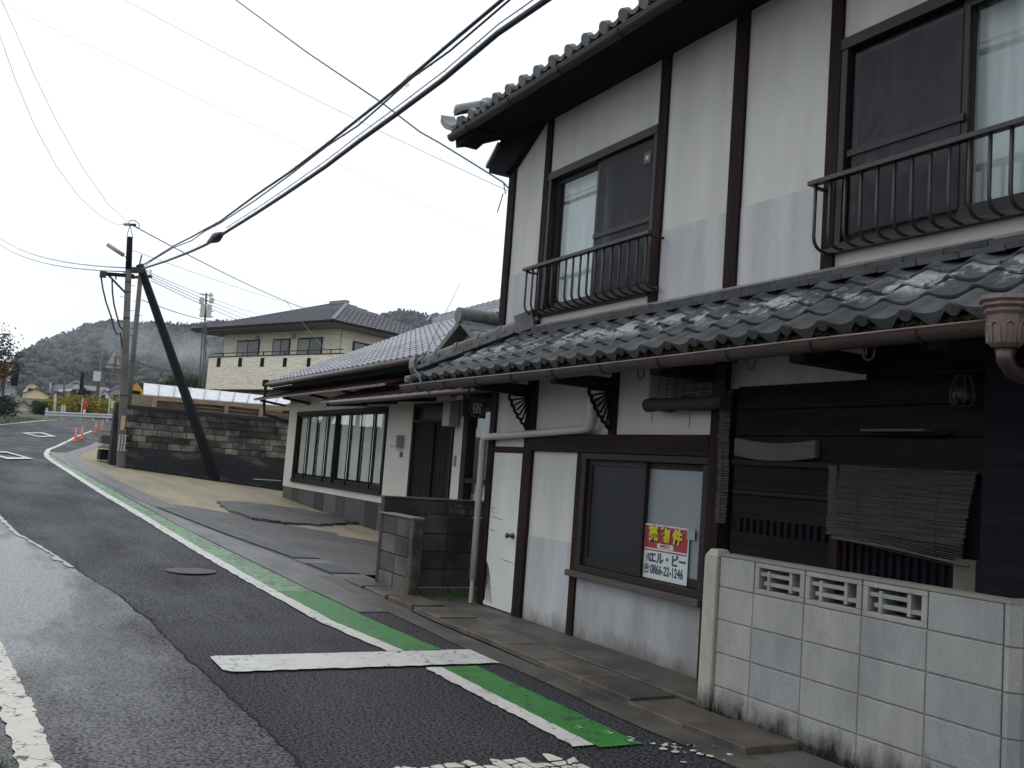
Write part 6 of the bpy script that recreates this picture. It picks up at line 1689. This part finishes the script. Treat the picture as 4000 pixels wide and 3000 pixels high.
def tree(name, base, h, rad, n, s, mat, label, seed, cat='tree', trunk_r=.16, crown_z=None, group=None, limbs=6):
    rnd = random.Random(seed); base = Vector(base)
    t = thing(name, base, label, cat, group)
    cz = crown_z if crown_z is not None else h - rad[2]
    tk = MB(); tk.tube([base - Vector((0, 0, .2)), base + Vector((rnd.uniform(-.1, .1), rnd.uniform(-.1, .1), cz * .6)), base + Vector((rnd.uniform(-.3, .3), rnd.uniform(-.3, .3), cz))], [trunk_r, trunk_r * .75, trunk_r * .45], 8)
    for i in range(limbs):
        a = i * 2.4 + rnd.uniform(-.4, .4); st_ = base + Vector((0, 0, cz * rnd.uniform(.5, .95)))
        e = base + Vector((rad[0] * .85 * math.cos(a), rad[1] * .85 * math.sin(a), cz + rad[2] * rnd.uniform(-.4, .7)))
        tk.tube([st_, st_.lerp(e, .5) + Vector((0, 0, .15)), e], [trunk_r * .4, trunk_r * .25, trunk_r * .08], 6)
    tk.obj('trunk', M['bark'], t, smooth=True)
    cr_ = MB(); foliage(cr_, rnd, base + Vector((0, 0, cz)), rad, n, s); cr_.obj('crown', mat, t)
    return t
M['bark'] = surf('bark', (.045, .036, .028), (.025, .02, .017), .9, 6)
L_dark = leaf_mat('leaf_dark', (.018, .030, .016), (.035, .050, .022)); L_yel = leaf_mat('leaf_yellow', (.34, .27, .035), (.16, .165, .03)); L_rust = leaf_mat('leaf_rust', (.065, .045, .022), (.035, .042, .020)); L_mid = leaf_mat('leaf_mid', (.035, .055, .022), (.055, .070, .028)); L_auto = leaf_mat('leaf_autumn', (.26, .11, .02), (.12, .09, .03))
p = at(*z6(-150, 900), d=62)
tree('street_tree', (p.x, p.y, zr(p.x)), 5.0, (1.5, 1.5, 1.7), 2200, .09, L_rust, 'sparse rusty tree at the left edge of the picture', 5, crown_z=3.5, limbs=9)
p = at(*z6(-95, 1165), d=60)
tree('roadside_shrub', (p.x, p.y, zr(p.x)), 1.5, (.9, 1.2, .65), 2600, .08, L_dark, 'dark green roadside shrub at the left edge', 6, 'shrub', .06)
p = at(*z6(20, 930), d=66)
tree('autumn_shrub', (p.x, p.y, zr(p.x)), 3.3, (.8, .5, .5), 500, .10, L_auto, 'orange autumn leaved sapling near the mirror', 8, 'shrub', .05)
for i, (zx, zy, d, rad, n, lab) in enumerate(((600, 1050, 86, (1.8, 2.0, 1.6), 3000, 'left yellow green bush behind the guard rail'), (780, 1040, 87, (1.8, 2.2, 1.9), 3600, 'middle left yellow green bush behind the guard rail, near the red banner'),
                                        (960, 1050, 88, (1.8, 2.1, 1.8), 3400, 'middle right yellow green bush behind the guard rail'), (1130, 1060, 89, (1.8, 2.1, 1.8), 3400, 'right yellow green bush behind the guard rail, by the green banner'), (1290, 1060, 90, (1.8, 2.0, 1.7), 2400, 'yellow green bush partly hidden behind the leaning pole'))):
    p = at(*z6(zx + 25, zy + 75), d=d); rad = (rad[0], rad[1] * .72, rad[2] * .62)
    tree('yellow_bush', (p.x, p.y, p.z - rad[2] * .9), rad[2] * 1.7, rad, n, .13, L_yel, lab, 20 + i, 'bush', .08, crown_z=rad[2] * .9, group='yellow green bushes behind the guard rail')
p = at(*z6(430, 1085), d=84)
tree('dark_tree', (p.x, p.y, p.z - 1.4), 2.2, (.65, .62, .62), 1800, .08, L_dark, 'round dark evergreen in front of the cream gabled house', 31, crown_z=1.4)
p = at(*z6(900, 925), d=96)
tree('dark_tree', (p.x, p.y, p.z - 2.4), 2.8, (.6, .75, .35), 900, .08, L_dark, 'dark evergreen behind the yellow bushes under the grey roof', 32, crown_z=2.4)
for i, (zx, zy, d, rad, lab) in enumerate(((905, 1075, 70, (1.3, 1.6, .55), 'low green tree behind the white shed roof, left of the strut'), (1095, 1055, 74, (1.5, 1.6, .85), 'green tree behind the white shed roof, right of the strut'))):
    p = at(zx * .663, 800 + zy * .663, d=d)
    tree('garden_tree', (p.x, p.y, zr(-60)), p.z - zr(-60) + rad[2] * .5, rad, 3600, .11, L_mid, lab, 40 + i, crown_z=p.z - zr(-60) - .3)
tufts('verge_grass', 1500, lambda r: (lambda x: (x, interp(x, RDL) - abs(r.gauss(0, 1.2)) - .05, zr(x) - .03))(r.uniform(-70, -42)), .22, M['grass'], rg, label='rough grass verge on the left side of the bend', cat='grass')
tufts('kerb_weeds', 160, lambda r: (r.uniform(-61, -54), interp(r.uniform(-61, -54), [(-61, 6.6), (-54, 5.2)]) + r.gauss(0, .1), 1.9), .16, M['grass'], rg, label='line of green weeds at the foot of the far road posts', cat='weeds')
tufts('road_weeds', 26, lambda r: (-4.62 + r.gauss(0, .05), .235 + r.gauss(0, .03), .0), .05, M['grass'], rg, label='tiny grass tuft in the cracked asphalt by the near white line', cat='weeds')

# banners, boards and poles along the rail
def banner(zx0, zy0, zx1, zy1, d, mat, label, bands):
    p, q = at(*z6(zx0, zy0), d=d), at(*z6(zx1, zy1), d=d)
    t = thing('banner', (p.x, p.y, zr(p.x)), label, 'banner', 'upright advertising banners at the bend')
    MB().tube([(p.x, p.y - .06, zr(p.x) - .5), (p.x, p.y - .03, p.z + .1)], .025, 6).obj('staff', M['white_paint'], t)
    rows = []
    for i in range(9):
        f = i / 8; rows.append([(p.x + .05 * math.sin(f * 5 + j), p.y + (q.y - p.y) * j + .02 * math.sin(f * 7), p.z + (q.z - p.z) * f) for j in (0, .5, 1)])
    MB().grid(rows).obj('cloth', mat, t)
    for (f0, f1, mm) in bands:
        MB().box(p.x + .06, p.x + .075, p.y + (q.y - p.y) * .25, p.y + (q.y - p.y) * .8, p.z + (q.z - p.z) * f1, p.z + (q.z - p.z) * f0).obj('print', mm, t)
rd_, gn_, wh_, org = flat('banner_red', (.52, .045, .03), .7), flat('banner_green', (.20, .42, .14), .7), flat('banner_white', (.60, .66, .58), .7), flat('banner_orange', (.50, .12, .05), .7)
banner(900, 995, 928, 1148, 77, rd_, 'narrow red and orange banner standing behind the guard rail', [(.05, .3, org), (.72, .98, wh_)])
banner(1190, 1005, 1228, 1165, 79, gn_, 'green banner with white and orange print by the dark pier', [(.1, .2, wh_), (.26, .36, wh_), (.42, .52, wh_), (.58, .85, org)])
def board(zx0, zy0, zx1, zy1, d, mat, label, name='notice_board'):
    p, q = at(*z6(zx0, zy0), d=d), at(*z6(zx1, zy1), d=d)
    t = thing(name, (p.x, p.y, zr(p.x)), label, 'board')
    MB().box(p.x, p.x + .05, p.y, q.y, q.z, p.z).obj('panel', mat, t)
    MB().tube([(p.x - .03, (p.y + q.y) / 2, zr(p.x) - .3), (p.x - .03, (p.y + q.y) / 2, p.z)], .04, 6).obj('post', M['steel'], t)
    for i in range(4): MB().box(p.x + .051, p.x + .056, p.y + .1, q.y - .1 - .06 * (i % 2), q.z + (p.z - q.z) * (.2 + i * .19), q.z + (p.z - q.z) * (.24 + i * .19)).obj('print_line', M['wire_grey'], t)
board(662, 1055, 706, 1142, 76, flat('board_white', (.42, .44, .50), .5), 'white notice board just behind the guard rail')
board(495, 1085, 518, 1125, 76, flat('plate_white', (.5, .5, .5), .5), 'small white plate at the left end of the guard rail')
def pole(px0, py0, px1, py1, d, r, mat, label, arms=(), name='utility_pole', extra=None):
    t0, b0 = at(*z6(px0, py0), d=d), at(*z6(px1, py1), d=d)
    b0 = b0 + (b0 - t0) * .25
    t = thing(name, b0, label, 'pole')
    MB().tube([b0, t0], [r, r * .8], 8).obj('shaft', mat, t, smooth=True)
    for f, w in arms: 
        c = t0 + (b0 - t0) * f; MB().beam(c - Vector((0, w, 0)), c + Vector((0, w, 0)), .08, .08).obj('cross_arm', M['iron'], t)
    return t, t0, b0
pole(180, 608, 160, 800, 95, .28, M['pole_dark'], 'thick dark pole against the left slope of the hill', ((.1, 1.4), (.42, 1.2)))
pole(105, 485, 58, 1060, 72, .17, surf('pale_pole', (.42, .42, .42), None, .6), 'pale white pole beside the rusty tree', ((.05, .9), (.16, .8), (.3, .7)))
pole(892, 700, 878, 900, 100, .20, M['pole_dark'], 'dark wooden pole rising behind the yellow bushes', ((.06, .2),))
t_, a_, b_ = pole(1098, 540, 1052, 940, 98, .16, M['pole'], 'slim grey pole with transformer box right of the dark one', ((.02, .9), (.14, 1.0), (.26, .6)))
pt2 = at(*z6(1052, 748), d=97.5); MB().box(pt2.x, pt2.x + .4, pt2.y - .35, pt2.y + .25, pt2.z - .45, pt2.z + .45).obj('transformer', flat('transformer_white', (.5, .5, .46), .5), t_)
pole(700, 775, 688, 950, 120, .12, M['pole'], 'thin distant pole left of the big grey roof')
pole(547, 815, 540, 930, 140, .12, M['wire_grey'], 'thin pale distant pole beside the cream gabled house')
pole(600, 935, 585, 1195, 76, .10, surf('pale_post', (.40, .40, .36), None, .6), 'pale sign post at the left end of the guard rail', ((.02, .55),), 'sign_post')
span('overhead_wire', at(*z6(905, 740), d=100), at(*z6(1050, 735), d=98), .04, M['cable'], 'short wire between the two distant poles', .05)

# traffic mirror on its post
tm = thing('traffic_mirror', (-70, 1, 2), 'round convex traffic mirror on a post by the pale pole', 'mirror')
pm = at(14.5, 1535, d=68); rm_ = .38
pm = at(37, 1535, d=68)
m = MB(); m.tube([(pm.x - .05, pm.y, pm.z), (pm.x + .04, pm.y - .01, pm.z)], rm_, 24); m.obj('mirror_face', flat('mirror_grey', (.30, .34, .37), .25, .8), tm, smooth=False)
m = MB(); m.tube([(pm.x - .02, pm.y + (rm_ + .02) * math.cos(a), pm.z + (rm_ + .02) * math.sin(a)) for a in [2 * math.pi * i / 24 for i in range(25)]], .03, 6, False); m.obj('rim', flat('rim_brown', (.22, .12, .10), .5), tm)
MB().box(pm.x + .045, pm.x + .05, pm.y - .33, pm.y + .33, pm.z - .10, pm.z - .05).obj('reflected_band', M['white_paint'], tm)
MB().tube([(pm.x - .15, pm.y, zr(pm.x) - .2), (pm.x - .15, pm.y, pm.z + .3)], .06, 8).obj('post', surf('pale_post2', (.40, .38, .36), None, .6), tm)

# distant houses
def gable_house(name, label, corner_px, w_px, eave_py, apex_py, base_drop, d, depth, wall, roof, wins=(), ridge_x=True, over=.5):
    """A gabled house whose gable faces the street; pixels fix its width, eave and apex at distance d."""
    p0, p1 = at(corner_px, eave_py, d=d), at(corner_px + w_px, eave_py, d=d)
    y0, y1, ze_ = p0.y, p1.y, (p0.z + p1.z) / 2
    za = at(corner_px + w_px / 2, apex_py, d=d).z; x = (p0.x + p1.x) / 2
    t = thing(name, (x - depth / 2, (y0 + y1) / 2, ze_ - base_drop), label, 'house')
    ym = (y0 + y1) / 2
    MB().prism([(y0, ze_ - base_drop), (y1, ze_ - base_drop), (y1, ze_), (ym, za - .12), (y0, ze_)], x - depth, x, 'x').obj('wall', wall, t)
    for s, ye in ((-1, y0), (1, y1)):
        k = (za - ze_) / (ym - y0); yo = ye + s * over; zo = ze_ - over * k
        MB().prism([(ym, za), (yo, zo), (yo, zo - .18), (ym, za - .18)], x - depth - over, x + over, 'x').obj('roof_slope', roof, t)
    MB().box(x - depth - over, x + over + .05, ym - .15, ym + .15, za - .02, za + .22).obj('ridge', roof, t)
    for (fy, fz, wy, wz) in wins:
        yc2 = y0 + (y1 - y0) * fy; zc2 = ze_ - base_drop * fz
        wd = MB().box(x + .002, x + .06, yc2 - wy / 2, yc2 + wy / 2, zc2 - wz / 2, zc2 + wz / 2).obj('window', M['nb_dark'], t)
        MB().box(x + .061, x + .07, yc2 - wy / 2 + .1, yc2 - .04, zc2 - wz / 2 + .1, zc2 + wz / 2 - .1).obj('pane', M['frost_dark'], wd); MB().box(x + .061, x + .07, yc2 + .04, yc2 + wy / 2 - .1, zc2 - wz / 2 + .1, zc2 + wz / 2 - .1).obj('pane', M['frost_dark'], wd)
    return t
crm = surf('far_cream', (.72, .58, .36), (.62, .5, .31), .8, 1.5); wht = surf('far_white', (.72, .72, .70), (.6, .6, .6), .8, 1.5); rfd = surf('far_roof_dark', (.045, .042, .05), (.07, .065, .07), .7, 2); rfg = surf('far_roof_grey', (.10, .10, .115), (.14, .135, .15), .6, 2)
q = lambda x, y: (x * .1326, 1450 + y * .1326)
gable_house('far_house', 'upper cream gabled house on the slope at far left', q(760, 0)[0], 400 * .1326, q(0, 430)[1], q(0, 310)[1], 8.0, 268, 14, crm, rfd, ((.55, .14, 2.2, .9),))
gable_house('far_house', 'lower cream gabled house behind the round dark evergreen', q(670, 0)[0], 800 * .1326, q(0, 670)[1], q(0, 500)[1], 6.5, 245, 12, crm, rfd, ((.3, .32, 2.0, 1.5), (.72, .34, 2.2, 1.5)))
gable_house('far_garage', 'low dark roofed garage with a pale shutter at far left', q(430, 0)[0], 520 * .1326, q(0, 1000)[1], q(0, 850)[1], 4.2, 198, 8, surf('far_grey_wall', (.34, .29, .25), None, .8), rfg, ())
ps_, pe_ = at(q(545, 0)[0], q(0, 1065)[1], d=196.5), at(q(790, 0)[0], q(0, 1205)[1], d=196.5)
box('garage_shutter', surf('shutter_cream', (.42, .37, .28), (.36, .32, .25), .6, 6, stretch=(1, 1, 8)), (ps_.x, ps_.x + .05, ps_.y, pe_.y, pe_.z, ps_.z), label='pale roller shutter on the front of the low garage', cat='shutter')
p0, p1 = at(q(420, 0)[0], q(0, 1210)[1], d=194), at(q(1330, 0)[0], q(0, 1390)[1], d=194)
box('retaining_wall', surf('far_dark_wall', (.035, .035, .042), (.05, .05, .05), .85, 2), (p0.x - .3, p0.x, p0.y, p1.y + 1, p1.z - 1.5, p0.z), label='dark retaining wall below the far garage', cat='wall')
p0, p1 = at(q(920, 0)[0], q(0, 1165)[1], d=193.2), at(q(1190, 0)[0], q(0, 1235)[1], d=193.2)
box('white_parapet', M['white_paint'], (p0.x - .3, p0.x, p0.y, p1.y, p1.z, p0.z), label='short white parapet on top of the dark retaining wall', cat='wall')
p0, p1 = at(q(470, 0)[0], q(0, 1310)[1], d=80), at(q(840, 0)[0], q(0, 1365)[1], d=80)
box('white_slab', M['white_paint'], (p0.x - .8, p0.x, p0.y, p1.y, p1.z, p0.z), label='white concrete slab lying on the far grass verge', cat='slab')
r4 = lambda x, y: (200 + x * .13264, 1450 + y * .13264)
# large grey hipped roof with a small curved dormer, seen over the bushes
bh = thing('far_house', at(*r4(1000, 620), d=280), 'wide far house with grey roof and dark ridge behind the bushes', 'house')
a, b, c, d_ = at(*r4(420, 520), d=276), at(*r4(1780, 600), d=276), at(*r4(1650, 470), d=289), at(*r4(740, 375), d=289)
MB().add([a, b, c, d_] + [v - Vector((0, 0, .25)) for v in (a, b, c, d_)], [(0, 1, 2, 3), (7, 6, 5, 4), (0, 4, 5, 1), (1, 5, 6, 2), (2, 6, 7, 3), (3, 7, 4, 0)]).obj('roof', rfg, bh)
MB().beam(d_ + Vector((0, -.3, .15)), c + Vector((0, .3, .15)), 1.0, .8).obj('ridge', rfd, bh)
MB().box(a.x - 12, a.x - 1.5, a.y + 1.2, b.y - 1.2, a.z - 8, a.z + .1).obj('wall', surf('far_wall1', (.16, .15, .14), None, .8), bh)  # wall in an even grey-brown
ac = at(*r4(715, 490), d=275); m = MB()
arch = [(ac.y + 3.0 * t, ac.z + 1.9 * (math.cos(t * math.pi / 1.15) * .5 + .5) ** 1.2) for t in [i / 8 - 1 for i in range(17)]]
m.prism(arch + [(y, z - .45) for y, z in reversed(arch)], ac.x - 2, ac.x + .5, 'x'); m.obj('curved_dormer', surf('dormer_edge', (.30, .29, .29), None, .6), bh)
p0, p1 = at(*r4(40, 590), d=262), at(*r4(600, 560), d=262)
lw2 = thing('far_house', (p0.x, (p0.y + p1.y) / 2, p0.z - 7), 'low far house with a pale edged roof left of the big grey roof', 'house')
MB().add([p0, p1, p1 + Vector((-9, 1.0, 2.0)), p0 + Vector((-9, 1.0, 2.0))] + [v - Vector((0, 0, .2)) for v in (p0, p1, p1 + Vector((-9, 1.0, 2.0)), p0 + Vector((-9, 1.0, 2.0)))], [(0, 1, 2, 3), (7, 6, 5, 4), (0, 4, 5, 1), (1, 5, 6, 2), (2, 6, 7, 3), (3, 7, 4, 0)]).obj('roof', rfd, lw2)
MB().beam(p0.lerp(p1, .3) + Vector((.1, 0, .05)), p1 + Vector((.2, 0, .1)), .45, .5).obj('pale_fascia', M['white_roof'], lw2)
MB().box(p0.x - 8, p0.x - 1.5, p0.y + .8, p1.y - .8, p0.z - 7, p0.z - .2).obj('wall', surf('far_wall2', (.20, .19, .17), None, .8), lw2)
gable_house('far_house', 'small white gabled house right of the transformer pole', r4(1385, 0)[0], 370 * .13264, r4(0, 690)[1], r4(0, 560)[1], 7.0, 240, 10, wht, rfg, ((.42, .12, .9, 1.6), (.75, .2, .7, 1.2)))
gable_house('far_house', 'grey roofed house half hidden behind the leaning pole', r4(1780, 0)[0], 480 * .13264, r4(0, 550)[1], r4(0, 420)[1], 7.0, 255, 10, surf('far_wall3', (.28, .25, .24), None, .8), rfg, ((.3, .3, 1.2, 1.6),))

# ---- wooded hill in the mist
HP = [(-900, 1620), (-500, 1600), (-200, 1560), (66, 1453), (130, 1415), (199, 1383), (298, 1347), (371, 1317), (431, 1307), (520, 1312), (597, 1314), (696, 1330), (740, 1332), (782, 1327), (855, 1308), (1000, 1306), (1200, 1318), (1400, 1305), (1500, 1285), (1560, 1270), (1650, 1292), (1900, 1400), (2200, 1600)]
def hill(name, D, prof, depth, seed, ntree, label, ts):
    rnd = random.Random(seed); rows = []; NX, NY = 120, 16
    def surf_pt(fx, fy):
        px = prof[0][0] + (prof[-1][0] - prof[0][0]) * fx
        top = at(px, interp(px, prof), d=D)
        d = Vector((top.x, top.y, 0)).normalized()
        z = 8 + (top.z - 8) * (math.sin(fy * math.pi / 2) ** 1.15)
        z += (top.z * .035) * math.sin(fx * 41 + fy * 7) * (1 - fy) * fy * 2
        b = d * (D - depth * (1 - fy)); return Vector((b.x, b.y, z))
    for j in range(NY + 1): rows.append([surf_pt(i / NX, j / NY) for i in range(NX + 1)])
    rows.append([p + Vector((p.x, p.y, 0)).normalized() * 120 - Vector((0, 0, p.z * .9)) for p in rows[-1]])
    MB().grid(rows).obj(name, surf('hill_floor', (.018, .024, .016), (.03, .034, .022), .95, .05, bmp=0), kind='structure', smooth=True)
    # tree crowns: lumpy low-poly balls, far too many and too far to count
    t = (1 + 5 ** .5) / 2
    ico = [Vector(v).normalized() for v in ((-1, t, 0), (1, t, 0), (-1, -t, 0), (1, -t, 0), (0, -1, t), (0, 1, t), (0, -1, -t), (0, 1, -t), (t, 0, -1), (t, 0, 1), (-t, 0, -1), (-t, 0, 1))]
    icf = [(0, 11, 5), (0, 5, 1), (0, 1, 7), (0, 7, 10), (0, 10, 11), (1, 5, 9), (5, 11, 4), (11, 10, 2), (10, 7, 6), (7, 1, 8), (3, 9, 4), (3, 4, 2), (3, 2, 6), (3, 6, 8), (3, 8, 9), (4, 9, 5), (2, 4, 11), (6, 2, 10), (8, 6, 7), (9, 8, 1)]
    m = MB()
    for i in range(ntree):
        fx = rnd.random(); fy = 1 - rnd.random() ** 1.6 if i % 4 else 1 - rnd.random() * .03
        c = surf_pt(fx, min(1, fy)); s = ts * rnd.uniform(.55, 1.25)
        for q_ in range(2):
            cc = c + Vector((rnd.uniform(-.6, .6) * s, rnd.uniform(-.6, .6) * s, s * (.2 + .3 * rnd.random())))
            sz = s * rnd.uniform(.30, .5)
            m.add([cc + Vector((v.x * sz, v.y * sz, v.z * sz * .9)) * rnd.uniform(.7, 1.25) for v in ico], icf)
        for q_ in range(30):
            v = Vector((rnd.gauss(0, 1), rnd.gauss(0, 1), abs(rnd.gauss(0, 1)))).normalized() * s * rnd.uniform(.45, .85)
            cc = c + Vector((v.x, v.y, v.z * .9 + s * .2)); w = s * rnd.uniform(.07, .17)
            a3 = Vector((rnd.gauss(0, 1), rnd.gauss(0, 1), rnd.gauss(0, 1))).normalized(); b3 = a3.orthogonal().normalized()
            m.add([cc - a3 * w, cc + b3 * w * .7, cc + a3 * w, cc - b3 * w * .7], [(0, 1, 2, 3)])
    return m
fm_ = leaf_mat('forest_leaf', (.022, .030, .030), (.060, .052, .040))
hill('hill', 800, HP, 350, 3, 5600, '', 8.5).obj('forest', fm_, label='dense misty forest covering the hill behind the street', cat='forest', kind='stuff', smooth=True)

# ---- damp air: far things fade into it
hz = bpy.data.materials.new('haze_air'); hz.use_nodes = True
hn, hl = hz.node_tree.nodes, hz.node_tree.links
for nd_ in list(hn):
    if nd_.type != 'OUTPUT_MATERIAL': hn.remove(nd_)
pv = hn.new('ShaderNodeVolumePrincipled')
pv.inputs['Color'].default_value = (.80, .90, 1.0, 1); pv.inputs['Density'].default_value = .00020
hl.new(pv.outputs['Volume'], hn['Material Output'].inputs['Volume'])
MB().box(-1010, 160, -620, 1000, -2, 175).obj('haze', hz, kind='stuff', recenter=False)

# wisps of cloud clinging to the wooded slope
ms_ = bpy.data.materials.new('mist_air'); ms_.use_nodes = True
mn, ml = ms_.node_tree.nodes, ms_.node_tree.links
for nd_ in list(mn):
    if nd_.type != 'OUTPUT_MATERIAL': mn.remove(nd_)
pv2 = mn.new('ShaderNodeVolumePrincipled'); pv2.inputs['Color'].default_value = (.94, .97, 1.0, 1)
mtc = mn.new('ShaderNodeTexCoord'); mmp = mn.new('ShaderNodeMapping'); mmp.inputs['Location'].default_value = (-1, -1, -1); mmp.inputs['Scale'].default_value = (2, 2, 2)
ml.new(mtc.outputs['Generated'], mmp.inputs['Vector'])
mlen = mn.new('ShaderNodeVectorMath'); mlen.operation = 'LENGTH'; ml.new(mmp.outputs[0], mlen.inputs[0])
mfal = mn.new('ShaderNodeMapRange'); mfal.inputs['From Min'].default_value = 1.0; mfal.inputs['From Max'].default_value = .15
ml.new(mlen.outputs['Value'], mfal.inputs['Value'])
mno = mn.new('ShaderNodeTexNoise'); mno.inputs['Scale'].default_value = .034; mno.inputs['Detail'].default_value = 4; mno.inputs['Roughness'].default_value = .6
mg = mn.new('ShaderNodeNewGeometry'); ml.new(mg.outputs['Position'], mno.inputs['Vector'])
mcr = mn.new('ShaderNodeMapRange'); mcr.inputs['From Min'].default_value = .46; mcr.inputs['From Max'].default_value = .70; mcr.inputs['To Max'].default_value = .026
ml.new(mno.outputs['Fac'], mcr.inputs['Value'])
mmu = mn.new('ShaderNodeMath'); mmu.operation = 'MULTIPLY'; ml.new(mcr.outputs[0], mmu.inputs[0]); ml.new(mfal.outputs[0], mmu.inputs[1])
ml.new(mmu.outputs[0], pv2.inputs['Density'])
ml.new(pv2.outputs['Volume'], mn['Material Output'].inputs['Volume'])
wisp = MB()
c = at(610, 1372, d=560)
rows = []
for i in range(13):
    ph = math.pi * i / 12 - math.pi / 2
    rows.append([(c.x + 45 * math.cos(ph) * math.cos(t), c.y + 72 * math.cos(ph) * math.sin(t), c.z + 20 * math.sin(ph)) for t in [2 * math.pi * j / 24 for j in range(25)]])
wisp.grid(rows)
wisp.obj('mist', ms_, label='pale wisps of mist hanging on the wooded hillside', cat='mist', kind='stuff', smooth=True)
